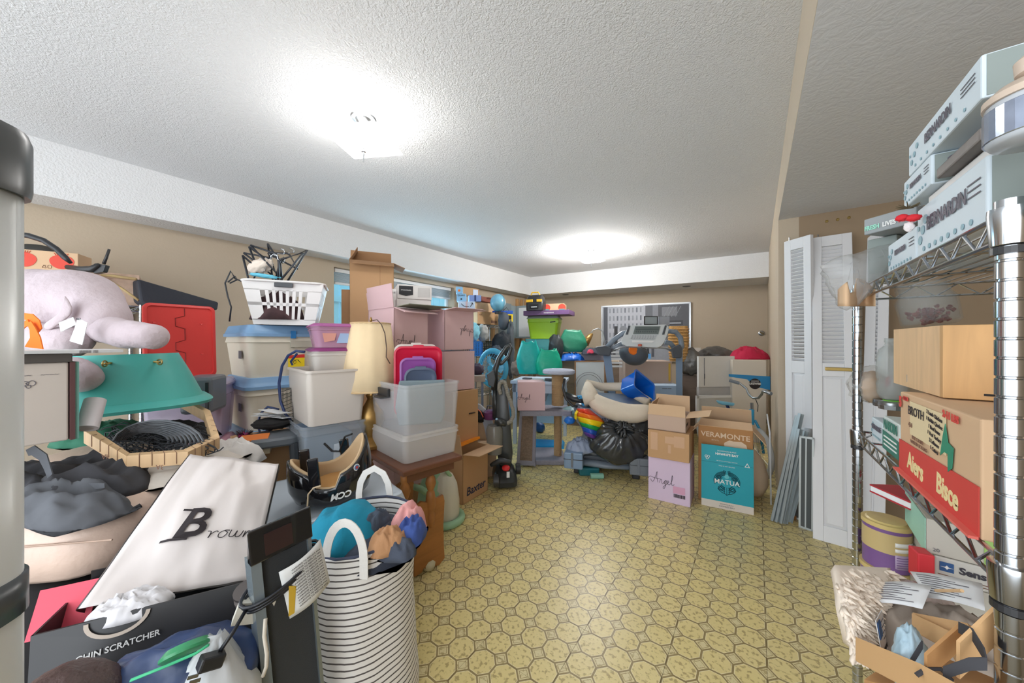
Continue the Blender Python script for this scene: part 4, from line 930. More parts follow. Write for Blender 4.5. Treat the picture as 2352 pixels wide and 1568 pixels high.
strap([(-.05+.06*CO(a), .168, .61+.10*max(0, S(a))-(.06 if S(a) < .01 else 0)) for a in [PI, PI*.98, PI*.85, PI*.7, PI*.5, PI*.3, PI*.15, PI*.02, 0]])
def clothes(name, label, u, v, d, w_, dd, h, col, sd, amp=.5, rz=0, f=3, tilt=0):
    amp *= .6; f *= .7
    o = cloth(w_, dd, h, sd, amp=amp, f=f, n=26).build(name, mat(name+'_fabric'+col, col, .9, var=.08, bump=.15, bscale=90), smooth=True, loc=W(u, v, d)-Vector((0, 0, h*.55)), rot=(R(tilt), 0, YAW+R(rz))); return tag(o, label, 'clothing')
clothes('dark_clothes', 'dark folded clothes filling the striped hamper', 848, 1222, 1.12, .30, .29, .08, '3a3f4c', 40)
clothes('teal_shirt', 'teal blue shirt on top of the striped hamper', 795, 1195, 1.12, .26, .26, .14, '1787a4', 41, .35, 10, 2.6)
clothes('pink_sock', 'pink cloth poking out at the back of the hamper', 940, 1178, 1.15, .12, .09, .10, 'e0a09c', 42, .5, 30)
clothes('blue_shirt', 'royal blue garment at the right side of the hamper', 945, 1205, 1.1, .09, .14, .07, '40589c', 43, .5, 0)
clothes('tan_garment', 'tan garment under the front hamper handle', 892, 1228, 1.04, .12, .11, .065, 'b98a62', 44, .6, 20)
clothes('slate_garment', 'slate grey garment in front right of the tan one', 915, 1248, 1.03, .11, .09, .055, '4a5160', 45, .5, 0)
clothes('floral_garment', 'coral floral scrap at the left rim of the hamper', 738, 1235, 1.06, .05, .10, .06, 'd9746a', 46, .6, 20)
clothes('navy_waistband', 'grey drawstring band lying over the teal shirt', 865, 1195, 1.12, .07, .12, .09, '46505e', 47, .5, -30)
# tower heater
hz = zat(1188, .8)
th_ = thing('tower_heater', 'black mesh tower heater with its cord wrapped round', 'heater', BL(640, .80, 0, 88, .125)[0], 0, rot=(R(0), R(-4.5), R(88)))
mesh_m = mat('heater_mesh', '3b3d40', .5, var=.1, bump=.6, bscale=900)
Hh = hz+.004
M().box((-.055, .0, .03), (.055, .03, Hh-.075)).build('mesh_body', mesh_m, th_)
M().loft([[(-.062, -.004, z), (-.062+.018, -.010, z), (-.062+.018, .02, z), (-.064, .03, z)] for z in (.0, Hh-.072)]).build('side_rail', mat('heater_silver', '8d989e', .25, metal=.5), th_)
M().loft([[(.062, -.004, z), (.062-.01, -.010, z), (.062-.01, .02, z), (.064, .03, z)] for z in (.0, Hh-.072)]).build('side_rail', MATS['heater_silver'], th_)
M().loft([[(-.064, -.011, Hh-.08), (.064, -.011, Hh-.08), (.064, .012, Hh-.08), (-.064, .012, Hh-.08)], [(-.064, -.011, Hh-.002), (.064, -.011, Hh-.002), (.064, -.002, Hh-.002), (-.064, -.002, Hh-.002)]]).build('control_head', mat('gloss_black', '202124', .08, coat=.8), th_, bevel=.003)
M().box((-.036, -.0125, Hh-.07), (.02, -.011, Hh-.02)).build('display', mat('display_brown', '3d2d2c', .1), th_)
M().box((-.1, -.06, 0), (.1, .1, .03)).build('base', blackp, th_, bevel=.01)
q = M()
for k in range(3):
    zc = Hh-.155+.008*k
    q.tube([((.075+.004*k)*CO(a), (.012)+(.034+.003*k)*S(a), zc+.028*CO(a-.3)) for a in [2*PI*i/24 for i in range(25)]], .0038, 6)
q.build('wrapped_cord', hng, th_, smooth=True)
M().tube([(-.075, -.0, Hh-.17), (-.105, -.02, Hh-.19), (-.13, -.03, Hh-.205)], .004, 6).build('cord_end', hng, th_, smooth=True)
M().box((-.165, -.045, Hh-.225), (-.125, -.02, Hh-.2), ('Y', R(25))).build('plug', blackp, th_, bevel=.004)
for k in (0, 1): M().box((-.18, -.04+.015*k, Hh-.23), (-.163, -.038+.015*k, Hh-.224), ('Y', R(25))).build('prong', steel, th_)
M().grid(lambda a, b: Vector((-.015+.095*a+.01*b, -.014-.012*S(a*3.5)-.01*b, Hh-.12-.115*b+.025*a)), 10, 8).build('warning_tag', mat('tag_white', 'e2e2df', .6), th_, smooth=True, thick=.0006, label='white warning tag')
for k in range(14): text(th_, 'WARNING TO REDUCE FIRE', .0052, ink, (.037+.0006*k, -.0305-.0006*k, Hh-.115-.0068*k), (PI/2, R(-14), 0), name='fine_print')
decal(th_, [(0,0),(.012,0),(.02,.06),(.006,.07)], mat('tag_yellow', 'd9b23a', .6), 'tag_strip', (-.008, -.028, Hh-.225))
# tall white shopping bag
bag = mat('bag_white', 'dcd3cf', .35, var=.02); bagk = mat('bag_black', '2e2a2a', .3)
sb = thing('shopping_bag', 'large glossy white shopping bag with black lettering leaning over the boxes', 'bag', W(400, 1230, 1.02), 0)
Pc = [W(437, 1040, 1.16), W(640, 1066, 1.25), W(578, 1330, .98), W(180, 1398, .80)]
Pc = [p-sb.location for p in Pc]
nb_ = (Pc[1]-Pc[0]).cross(Pc[3]-Pc[0]).normalized()
if nb_.dot(FW) > 0: nb_ = -nb_
def bagf(a, b, off=0, amp=.012):
    p = Pc[0].lerp(Pc[1], a).lerp(Pc[3].lerp(Pc[2], a), b)
    return p+nb_*(off+amp*ns((a*2, b*2, 0), 1.6, 7)+.006*ns((a*5, b*2, 3), 2, 9)-.0*a+.03*S(PI*a)*S(PI*min(1, b*1.05)))
M().grid(lambda a, b: bagf(a, b*1.0+.0), 26, 26).build('front_panel', bag, sb, smooth=True, thick=.001)
M().grid(lambda a, b: bagf(a*1.0, -.055+b*1.0, -.06, .004), 16, 16).build('back_panel', bag, sb, smooth=True, thick=.001)
M().grid(lambda a, b: bagf(0, b).lerp(bagf(0, b-.03, -.06), a)+nb_*(-.0)*S(PI*a)-(Pc[1]-Pc[0]).normalized()*.012*S(PI*a), 4, 16).build('side_gusset', bagk, sb, smooth=True, thick=.001)
M().grid(lambda a, b: bagf(1, b).lerp(bagf(1, b-.03, -.06), a)+(Pc[1]-Pc[0]).normalized()*.004*S(PI*a), 4, 16).build('side_gusset', bagk, sb, smooth=True, thick=.001)
for a_, b_ in ((.52, .6), (.74, .97)): M().grid(lambda a, b: bagf(a_+(b_-a_)*a, -.045+.07*b, -.052, .004), 3, 3).build('window_print', bagk, sb, thick=.0006)
def on_bag(o, a0, b0, lift=.005):
    for v in o.data.vertices:
        x, y, z = v.co; a, b = a0+x/.31, b0-y/.44; v.co = bagf(a, b)+nb_*(lift+max(0, z))
    o.location = (0, 0, 0); o.rotation_euler = (0, 0, 0)
o = text(sb, 'B', .125, ink, (0,0,0), name='logo', shear=.15, bold=.002, align='LEFT', sx=1.0); on_bag(o, .30, .60)
q = M()
for x0, y0, x1, y1 in ((-.028, -.046, .03, -.040), (-.012, .040, .03, .046)):
    for k in range(8): xa, xb = x0+(x1-x0)*k/8, x0+(x1-x0)*(k+1)/8; q.prism([(xa, y0, 0), (xb, y0, 0), (xb, y1, 0), (xa, y1, 0)], (0, 0, .0006))
o = q.build('logo_serif', ink, sb); on_bag(o, .335, .60)
BR_ = [[(0,1),(.4,.9),(.3,0),(.5,.6),(1,1),(1.2,.8)],[(1.9,1),(1.4,.7),(1.4,.1),(1.9,0),(2.3,.6),(1.9,1),(2.5,.95)],[(2.7,1),(2.6,.1),(3.1,.1),(3.4,1),(3.3,.1),(3.8,.2),(4.1,1.05)],[(4.4,1),(4.2,0),(4.6,.9),(5,.9),(4.9,.1),(5.4,.5),(5.8,1.4),(5.5,.1)]]
o = stroke(sb, BR_, .0013, ink, 'lettering', scale=.021); on_bag(o, .56, .70)
# black chin-scratcher tray
cb = thing('display_tray', 'black cardboard cat scratcher tray tipped forward at lower left', 'box', *BL(70, .735, .56, 62, .44)[:2])
bkc = mat('black_card', '2b2a2b', .35, var=.25, vscale=8); Lc = .44
M().loft([[(-Lc/2, 0, 0), (Lc/2, 0, 0), (Lc/2, .004, 0), (-Lc/2, .004, 0)], [(-Lc/2+.02, -.05, -.13), (Lc/2-.05, -.04, -.12), (Lc/2-.05, -.036, -.12), (-Lc/2+.02, -.046, -.13)]]).build('front_panel', bkc, cb)
M().box((-Lc/2, .0, -.14), (-Lc/2+.004, .22, 0)).build('side_panel', bkc, cb); M().prism([(Lc/2, 0, .01), (Lc/2, .2, .02), (Lc/2-.05, .2, -.13), (Lc/2-.05, -.04, -.12)], (.004, 0, 0)).build('side_panel', bkc, cb)
M().box((-Lc/2, .2, -.14), (Lc/2, .204, .02)).build('back_panel', bkc, cb); M().box((-Lc/2+.02, -.04, -.145), (Lc/2-.05, .2, -.14)).build('bottom', bkc, cb)
tl_ = math.atan2(.05, .13)
ar = [(.055*CO(a), -.052*S(a)*.75) for a in [PI*i/16 for i in range(17)]]; M().prism([(x, y, 0) for x, y in ar]+[(x*.86, y*.82, 0) for x, y in ar[::-1]], (0, 0, .001)).build('arc_print', mat('arc_beige', 'b9aa9c', .6), cb, loc=(-.085, -.004, -.003), rot=(PI/2-tl_*1.0, 0, 0))
text(cb, 'CHIN SCRATCHER', .0165, mat('grey_print', 'c9c7c4', .6), (-.075, -.025, -.058), (PI/2-tl_, R(-5), 0), bold=.0003)
for (w0, m_, rx, lab_, x, y, dz) in ((.11, mat('tissue', 'e3e0e2', .8), 20, 'crumpled white tissue in the black tray', -.08, .04, -.02), (.16, mat('scratch_red', 'ec5468', .6), 30, 'bright pinkish red folder at the left of the black tray', -.22, .10, -.01)):
    o = (cloth(.16, .1, .05, 51, amp=.6) if rx == 20 else M().box((-.05, 0, -.05), (.05, .004, .05))).build('tissue_paper' if rx == 20 else 'red_folder', m_, smooth=(rx == 20), loc=cb.matrix_world @ Vector((x, y, dz)) if False else (Matrix.Translation(cb.location) @ Matrix.Rotation(R(62), 4, 'Z')) @ Vector((x, y, dz)), rot=(0 if rx == 20 else R(-28), 0, R(62))); tag(o, lab_, 'paper' if rx == 20 else 'folder')
o = carton('dark carton on the floor holding up the black tray', BL(120, .8, 0, 62, .36), .2, .40, blackm, name='dark_box')
# brown leather bag, plastic bags at bottom
o = blob(.10, .09, .13, .08, 2, 60).build('leather_bag', mat('brown_leather', '4a3530', .45, var=.2, bump=.3, bscale=120), smooth=True, loc=G(125, .62, .46), rot=(0, 0, R(60))); tag(o, 'brown leather bag at bottom left below the black tray', 'bag')
o = blob(.16, .10, .13, .15, 2.5, 61).build('printed_bag', mat('navy_print', '34466e', .35, var=.6, vscale=14, bump=.3, bscale=14), smooth=True, loc=G(400, .72, .43), rot=(0, R(-16), R(60))); tag(o, 'glossy dark blue printed plastic bag under the black tray', 'bag')
o = M().lathe([(.035, 0), (.042, .005), (.042, .01), (.032, .02), (0, .024)], n=24).build('green_dish', mat('green_lid', '3f9a68', .35), smooth='auto', loc=W(430, 1505, .69), rot=(R(-35), R(-20), R(50))); tag(o, 'green plastic dish below the black tray', 'dish')
o = M().tube([W(300, 1562, .62), W(380, 1530, .64), W(450, 1500, .66), (W(480, 1480, .67))], .004, 6, flat=.5).build('green_rope', mat('bright_green', '3fbf86', .5), smooth=True); tag(o, 'bright green strap edge along the printed plastic bag', 'strap')
pb = thing('plastic_bag', 'crumpled white plastic grocery bag at bottom beside the heater', 'bag', G(452, .70, .02), R(60))
wbm = mat('white_polybag', 'dfe3e6', .3, var=.04, bump=.7, bscale=9, clear=.08)
q = M(); rings = []
for k in range(24):
    f_ = k/23; z = .56*f_; rr_ = .105*(1-.25*f_)*(1 if f_ < .8 else (1-f_)/.2*.8+.2); row = []
    for j in range(40):
        a = 2*PI*j/40; r_ = rr_*(1+.16*ns((CO(a)*1.5, S(a)*1.5, f_*2.5), 1.6, 8)+.06*ns((CO(a)*4, S(a)*4, f_*5), 2, 9)); row.append((r_*CO(a)-.02+.05*f_, r_*S(a)*.8, z+.02*ns((CO(a), S(a), 2), 3, 1)*f_))
    rings.append(row)
M().loft(rings).build('bag_body', wbm, pb, smooth=True)
o = M().box((-.035, -.01, 0), (.035, .01, .05)).build('magazine', mat('mag_paper', 'd9d4c6', .6), loc=W(575, 1425, .78), rot=(R(8), R(18), R(70))); tag(o, 'folded magazine standing between plastic bag and heater', 'magazine')
o = M().tube([W(610, 1420, .75), W(607, 1460, .74), W(613, 1500, .73), W(612, 1530, .73), W(604, 1552, .73)], .004, 6).build('twisted_rope', mat('rope_white', 'd6cdbd', .9), smooth=True); tag(o, 'white twisted rope hanging beside the heater', 'rope')
o = M().lathe([(.03, 0), (.034, .004), (.034, .01), (.028, .012), (.028, .02), (.034, .024), (.034, .03), (0, .032)], n=20).build('jar_lid', mat('dark_steel', '6a6462', .3, metal=.6), smooth='auto', loc=W(578, 1372, .86), rot=(R(10), R(10), 0)); tag(o, 'small stacked metal jar lids beside the heater', 'lid')
# steam cleaner
mint = mat('mint_plastic', 'a4cfa9', .35, var=.03); creamp = mat('cream_plastic', 'd9d5c4', .35)
sc_ = thing('canister_vacuum', 'mint green canister vacuum behind the wooden rack', 'vacuum', G(1010, 2.3, 0), YAW-R(20))
M().lathe([(0, 0), (.11, 0), (.13, .02), (.135, .06), (.135, .14), (.12, .24), (.09, .30), (.04, .335), (0, .34)], n=32, sy=.85).build('body', creamp, sc_, smooth='auto')
M().lathe([(.137, .05), (.14, .08), (.139, .12), (.125, .22), (.1, .28), (.05, .335), (0, .348)], n=32, sy=.86, sx=.9).build('shell', mint, sc_, smooth=True, loc=(-.02, -.012, .004))
M().tube([(.0, -.12, .22), (-.05, -.15, .26), (-.1, -.16, .27), (-.15, -.13, .24)], .02, 10).build('nozzle', mint, sc_, smooth=True)
M().tube([(.12*CO(a)+.03, .12*S(a), .02) for a in [R(-110)+R(20)*i for i in range(10)]], .024, 10).build('hose', mint, sc_, smooth=True)
M().tube([(-.06, -.05, .33), (-.02, -.06, .40), (.05, -.03, .37), (.08, 0, .30)], .014, 8).build('handle', mint, sc_, smooth=True)
# lettered carton
bx = carton('open brown carton with black lettering and an orange envelope inside', BL(1063, 2.5, 0, 93, .306), .31, .365, card, flaps=[('R', .17, 188), ('B', .17, 84), ('F', .15, 174), ('L', .15, 100)], inside=card_l)
text(bx, 'Baxter', .085, mat('navy_ink', '2e3450', .7), (.0, -.002, .075), (PI/2, 0, 0), bold=.0012, shear=.12)
text(bx, 'er', .08, MATS['navy_ink'], (-.155, .25, .075), (PI/2, 0, -PI/2), bold=.0012)
o = M().box((-.12, -.09, 0), (.12, .09, .02)).build('orange_envelope', mat('orange_paper', 'f0901c', .5, var=.02), bevel=.002, loc=(Matrix.Translation(bx.location) @ Matrix.Rotation(R(93), 4, 'Z')) @ Vector((-.0, .14, .385)), rot=(R(-14), R(-3), R(90))); tag(o, 'bright orange padded envelope lying in the open carton', 'envelope')
# ---------------- far end of the room ----------------
def farwall(u, v):
    dirv = FW+RT*((u-1176)/F); a = Vector((XW-.2, 5.95)); ee = Vector((e_far.x, e_far.y)); n = Vector((-ee.y, ee.x))
    d = a.dot(n)/(dirv.x*n.x+dirv.y*n.y); return W(u, v, d), d
e_far = (Vector((BX+.2, 6.56, 0))-Vector((XW-.2, 5.95, 0))).normalized()
RF = math.atan2(e_far.y, e_far.x)
blu = mat('light_blue_card', '8fb9d8', .6, var=.05); bluw = mat('blue_white_card', 'c9d6ea', .6, var=.04)
# wire rack in the left far corner
wr = thing('wire_rack', 'chrome wire rack by the window wall stacked with shipping cartons', 'shelf', (-3.44, 3.62, 0), 0)
for z in (.45, 1.0, 1.43): wire_shelf(wr, -.24, .24, 0, .9, z, .05)
for x, y in ((-.24, 0), (.24, 0), (-.24, .9), (.24, .9)): post(wr, x, y, 0, 1.5 if x < 0 else 1.44)
def rb(label, u0, v0, u1, v1, d, D, m, deg=90, name='cardboard_box', cat='box', tp=None):
    """carton whose front face spans the pixel box at depth d (front edge direction deg)"""
    z0, z1 = zat(v1, d), zat(v0, d); a = G(u0, d, z0); e_ = Vector((CO(R(deg)), S(R(deg)), 0))
    t1 = (u1-1176)/F; r_ = a-CAM; A_ = r_.dot(RT); Bq = r_.dot(FW); w_ = (t1*Bq-A_)/(e_.dot(RT)-t1*e_.dot(FW))
    return carton(label, (a+e_*w_/2, R(deg), w_), D, z1-z0, m, name=name, cat=cat, tp=tp), w_
t, w_ = rb('wide brown carton with a taped top, lowest on the far wire rack', 1097, 714, 1144, 743, 4.86, .42, card, tp=tape)
text(t, 'FILM', .03, inkb, (-w_/2+.06, -.002, .13)); decal(t, [(0,0),(.14,0),(.14,.04),(0,.04)], inkb, 'barcode_label', (w_/2-.17, -.0015, .02)); decal(t, [(0,0),(.2,0),(.2,.13),(0,.13)], blu, 'shipping_label', (-w_/2-.0015, .3, .02), (PI/2, 0, -PI/2))
t, w_ = rb('plain brown carton in the middle of the far rack stack', 1092, 692, 1137, 713, 4.9, .34, card_l)
t, w_ = rb('white carton printed with a curved arrow on the far rack', 1053, 692, 1090, 712.5, 4.62, .2, bluw, 40, name='white_box')
M().tube([(-.07, -.002, .09), (-.04, -.002, .06), (0, -.002, .05), (.03, -.002, .055)], .004, 6).tube([(.05, -.002, .05), (.07, -.002, .08), (.08, -.002, .10)], .004, 6).build('arrow_logo', ink, t); M().tube([(.055, -.002, .10), (.08, -.002, .105), (.085, -.002, .08)], .003, 6).build('arrow_logo', ink, t)
M().box((-.012, -.0015, 0), (.012, 0, zat(692, 4.62)-zat(712.5, 4.62))).build('tape', pink, t)
t, w_ = rb('light blue small carton with dark text on the far rack', 1049, 674, 1070, 691.5, 4.7, .16, blu, 40, name='blue_box'); text(t, 'QUAKE', .03, ink, (0, -.002, .08)); M().lathe([(0, 0), (.012, 0), (.012, -.002), (0, -.002)], ax='y', n=10).build('eye_mark', ink, t, loc=(0, 0, .03))
t, w_ = rb('pale blue carton with orange dot, topmost at left of far rack', 1047, 658, 1062, 673.5, 4.75, .14, blu, 40, name='blue_box'); M().lathe([(0, 0), (.016, 0), (.016, -.002), (0, -.002)], ax='y', n=12).build('orange_mark', orm, t, loc=(0, 0, .04))
t, w_ = rb('brown carton topmost beside the pale blue carton', 1064, 659, 1100, 676, 5.0, .16, card, 75)
decal(t, [(0,0),(.09,0),(.09,.09),(0,.09)], bluw, 'shipping_label', (.03, -.0015, .0))
t, w_ = rb('periwinkle box with a dark ribbon on the far rack', 1078, 677, 1105, 691.5, 4.85, .16, mat('periwinkle', '7f96cc', .6), 50, name='gift_box'); M().box((-.012, -.002, 0), (.012, 0, .09)).build('ribbon', nav, t)
t, w_ = rb('red-brown vintage suitcase on top of the far rack cartons', 1106, 680, 1138, 691.5, 5.05, .24, mat('suitcase_red', '8a4a3c', .5, var=.12), 90, name='suitcase', cat='suitcase')
M().tube([(-.05, -.01, .06), (-.045, -.035, .062), (.045, -.035, .062), (.05, -.01, .06)], .006, 6).build('handle', MATS['suitcase_red'], t)
gl = thing('globe', 'pale blue and pink globe balanced beside the suitcase', 'globe', W(1144, 695, 4.95), 0)
M().lathe([(.115*S(PI*i/14), -.115*CO(PI*i/14)*1.1) for i in range(15)], n=24).build('sphere', mat('globe_map', '79b6cf', .15, var=.25, vscale=9), gl, smooth=True)
M().tube([(.13*CO(a), 0, .13*S(a)) for a in [R(-80)+R(16)*i for i in range(11)]], .005, 6).build('meridian', steel, gl)
M().cyl((0, 0, -.16), (0, 0, -.13), .05, 12).build('base', blackp, gl)
o = blob(.08, .08, .13, .12, 2, 70).build('black_duffel', mat('charcoal_bag', '4a4f57', .7, var=.15), smooth=True, loc=W(1157, 737, 4.95)); tag(o, 'charcoal soft bag hanging right of the far cartons', 'bag')
t = thing('yellow_package', 'yellow and blue hanging package left of the breaker panel', 'package', W(1170, 752, 5.1), R(50)); M().tube([(0, .02, .25), (-.03, .05, .3), (-.10, .06, .24)], .004, 5).build('hang_strap', blackp, t); M().box((-.055, 0, 0), (.055, .05, .2)).build('body', mat('pkg_yellow', 'f2d11c', .5, var=0), t, bevel=.005); M().box((-.055, 0, .2), (.055, .05, .25)).build('top', mat('pkg_blue', '2457b8', .5, var=0), t, bevel=.004); M().box((-.03, -.002, .12), (.03, 0, .18)).build('picture', blackm, t)
o = M().box((-.17, -.02, 0), (.05, .03, .025)).build('blue_bar', MATS['pkg_blue'], bevel=.004, loc=W(1158, 718, 5.0), rot=(0, 0, R(50))); tag(o, 'flat blue bar resting on the charcoal bag', 'bar')
# second level contents
def crate(label, u, v, d, m, deg, w=.3, D=.28, H=.22):
    B = BL(u, d, zat(v, d), deg, w); t = thing('mesh_crate', label, 'crate', B[0], B[1]); rn = random.Random(u)
    for a, b in (((-w/2, 0, 0), (w/2, D, .008)), ((-w/2, 0, H-.02), (w/2, .01, H)), ((-w/2, D-.01, H-.02), (w/2, D, H)), ((-w/2, 0, H-.02), (-w/2+.01, D, H)), ((w/2-.01, 0, H-.02), (w/2, D, H))): M().box(a, b).build('rim' if b[2] > .1 else 'bottom', m, t)
    q = M()
    for k in range(9):
        x = -w/2+w*k/8; q.box((x-.005, 0, 0), (x+.005, .008, H)); q.box((x-.005, D-.008, 0), (x+.005, D, H))
        y = D*k/8; q.box((-w/2, y-.005, 0), (-w/2+.008, y+.005, H)); q.box((w/2-.008, y-.005, 0), (w/2, y+.005, H))
    for k in range(1, 5): z = H*k/5; q.box((-w/2, 0, z-.004), (w/2, .008, z+.004)); q.box((-w/2, 0, z-.004), (-w/2+.008, D, z+.004)); q.box((w/2-.008, 0, z-.004), (w/2, D, z+.004))
    q.build('lattice', m, t)['kind'] = 'stuff'; return t
crate('black lattice crate on the middle shelf of the far rack', 1100, 814, 4.87, blackp, 90, .34, .3, .19)
crate('blue lattice crate at near end of the far rack', 1080, 818, 4.6, mat('crate_blue', '2c7fd0', .4), 35, .14, .28, .2)
for nm, lb, u, v, d, s_, col, sd in (('pale_bag', 'crumpled pale blue bag above the blue crate', 1087, 762, 4.7, (.09, .09, .13), '8fd0e4', 71), ('grey_coat', 'grey coat sleeve hanging on the far rack', 1110, 765, 4.8, (.08, .08, .12), 'a9a8a4', 72), ('black_clothes', 'heap of black clothes right of the far rack', 1152, 795, 4.8, (.15, .11, .20), '22262c', 73), ('patterned_cloth', 'black and white patterned fabric hanging below the breaker panel', 1172, 800, 4.9, (.06, .06, .40), '4d5258', 74), ('dark_bag', 'shiny black bag by the crate on the far rack', 1141, 810, 4.7, (.1, .1, .1), '3a424c', 75), ('shoe_heap', 'mixed dark shoes heaped on the wooden stool left of fan', 1095, 848, 3.55, (.08, .07, .06), '4c3f52', 76), ('brown_pile', 'brown patterned things piled behind the white desk', 1187, 846, 4.5, (.07, .09, .10), '7f6c62', 77)):
    o = blob(*s_, .22, 2.6, sd).build(nm, mat(nm+'_m', col, .75, var=.35, vscale=22, bump=.3, bscale=30), smooth=True, loc=W(u, v, d)); tag(o, lb, 'bag' if 'bag' in nm else 'clothes')
# blue round fan
fn_ = thing('floor_fan', 'sky blue round fan standing behind the upright vacuum', 'fan', W(1132, 845, 3.75), YAW-R(30))
fb_ = mat('fan_blue', '4fb3d9', .35, var=.05)
M().tube([(.17*CO(a), 0, .19*S(a)) for a in [2*PI*i/28 for i in range(28)]], .018, 8, closed=True, flat=1.6).build('rim', fb_, fn_, smooth=True)
q = M()
for k in range(26): a = 2*PI*k/26; q.tube([(.04*CO(a), -.05, .04*S(a)), (.10*CO(a), -.06, .11*S(a)), (.165*CO(a), -.01, .185*S(a))], .0022, 4)
for r_ in (.06, .11, .15): q.tube([(r_*CO(a), -.058+.04*(r_/.15)**3, r_*1.08*S(a)) for a in [2*PI*i/20 for i in range(20)]], .0022, 4, closed=True)
q.build('grille', fb_, fn_)['kind'] = 'stuff'
for k in range(3):
    a = 2*PI*k/3; M().prism([(.02*CO(a), -.01, .02*S(a)), (.13*CO(a-.4), -.025, .13*S(a-.4)), (.145*CO(a), 0, .145*S(a)), (.12*CO(a+.45), .025, .12*S(a+.45))], (0, .004, 0)).build('blade', mat('fan_blade', '8fd2ea', .3), fn_)
M().lathe([(0, -.06), (.035, -.055), (.04, .08), (0, .09)], ax='y', n=16).build('hub', fb_, fn_, smooth='auto'); M().cyl((0, .06, -.05), (0, .06, -.82), .016, 8).build('pole', fb_, fn_); M().lathe([(0, -.86), (.16, -.86), (.15, -.83), (0, -.82)], n=20).build('base', fb_, fn_)
# workbench bar, ironing board, purple pot etc
t = thing('wooden_stool', 'wooden topped stool with grey legs at left of the fan', 'stool', G(1092, 3.5, 0), YAW+R(5)); M().box((-.12, -.1, .79), (.10, .1, .85)).build('seat', mat('bench_wood', 'b3a79c', .6, wood=(4, 20, 20)), t, bevel=.004)
for x in (-.05, .07): M().box((x-.012, -.08, 0), (x+.012, -.06, .79)).build('leg', mat('bench_leg', '6d7c96', .5), t)
for x in (-.05, .07): M().box((x-.012, .06, 0), (x+.012, .08, .79)).build('leg', MATS['bench_leg'], t)
t = thing('ironing_board', 'pale grey ironing board leaning beside the pink cartons', 'ironing board', G(1095, 3.0, .42), YAW, rot=(R(10), R(28), YAW))
M().loft([[(x, 0, z) for x, z in ((-.12,-.18),(.10,-.18),(.14,-.1),(.13,.08),(.04,.19),(-.08,.22),(-.12,.2))], [(x, .02, z) for x, z in ((-.12,-.18),(.10,-.18),(.14,-.1),(.13,.08),(.04,.19),(-.08,.22),(-.12,.2))]]).build('board', mat('board_cover', 'b9c0cc', .6), t, bevel=.006)
M().tube([(-.1, .03, -.1), (.05, .03, -.42)], .01, 6).build('leg', steel, t); M().tube([(.1, .03, -.1), (-.1, .03, -.42)], .01, 6).build('leg', steel, t)
t = thing('cooking_pot', 'small purple pot with a black lid handle beside the vacuum', 'pot', G(1126, 2.95, zat(962, 2.95)), 0); M().lathe([(0, 0), (.05, 0), (.055, .01), (.058, .055), (.054, .06), (0, .06)], n=20).build('body', mat('pot_purple', '6d3b66', .3), t, smooth='auto'); M().lathe([(.058, .055), (.06, .06), (.045, .075), (0, .08)], n=20).build('lid', MATS['pot_purple'], t, smooth='auto'); M().tube([(-.04, 0, .075), (-.03, 0, .11), (.02, 0, .115), (.05, 0, .1)], .006, 6).build('handle', dgrey, t)
carton('carton under the purple pot behind the lettered carton', BL(1095, 2.95, 0, 70, .2), .2, zat(964, 2.95), card_l)
o = M().tube([W(1080, 950, 2.9), W(1095, 938, 2.88), W(1104, 945, 2.87), W(1110, 958, 2.86)], .008, 6, flat=.4).build('coral_strap', mat('coral_strap', 'e26a48', .6), smooth=True); tag(o, 'coral orange strap loop beside the purple pot', 'strap')
o = blob(.09, .07, .05, .3, 2, 80).build('dark_gear', blackm, smooth=True, loc=W(1092, 955, 2.98)); tag(o, 'dark gear heaped below the ironing board', 'bag')
# upright vacuum
vc = thing('upright_vacuum', 'black upright vacuum with a curled grey hose and red cap', 'vacuum', G(1158, 2.92, 0), YAW+R(6))
vk = mat('vacuum_black', '363939', .3, var=.06)
def vp_(u, v, d=2.9): p = W(u, v, d)-vc.location; return Matrix.Rotation(-(YAW+R(6)), 3, 'Z') @ p
M().loft([rrect(.19, .3, .05, .02, 5, .0, -.02), rrect(.20, .31, .06, .06, 5, .0, -.02), rrect(.18, .26, .06, .11, 5, .0, -.01), rrect(.14, .14, .05, .14, 5, 0, .02)]).build('base', vk, vc, smooth='auto')
M().tube([vp_(1128, 1068, 2.78), vp_(1150, 1056, 2.74), vp_(1172, 1060, 2.75)], [.015, .022, .015], 8).build('bumper', dgrey, vc, smooth=True)
M().lathe([(0, 0), (.03, .0), (.032, .012), (.02, .022), (0, .024)], n=16).build('red_cap', mat('cap_red', 'd42a2c', .3), vc, smooth='auto', loc=vp_(1162, 1076, 2.72), rot=(R(20), 0, 0), label='round red cap')
M().box((-.012, -.004, 0), (.012, 0, .045)).build('label', papern, vc, loc=vp_(1167, 1096, 2.70))
for (u, v, d, r_) in ((1139, 1104, 2.60, .048), (1190, 1076, 2.88, .044)):
    w0 = M().lathe([(r_*.5, -.02), (r_, -.018), (r_, .018), (r_*.5, .02)], ax='x', n=22).build('wheel', blackp, vc, smooth='auto', loc=vp_(u, v, d)); M().lathe([(0, -.021), (r_*.5, -.021), (r_*.5, .021), (0, .021)], ax='x', n=14).build('hubcap', greyp, w0)
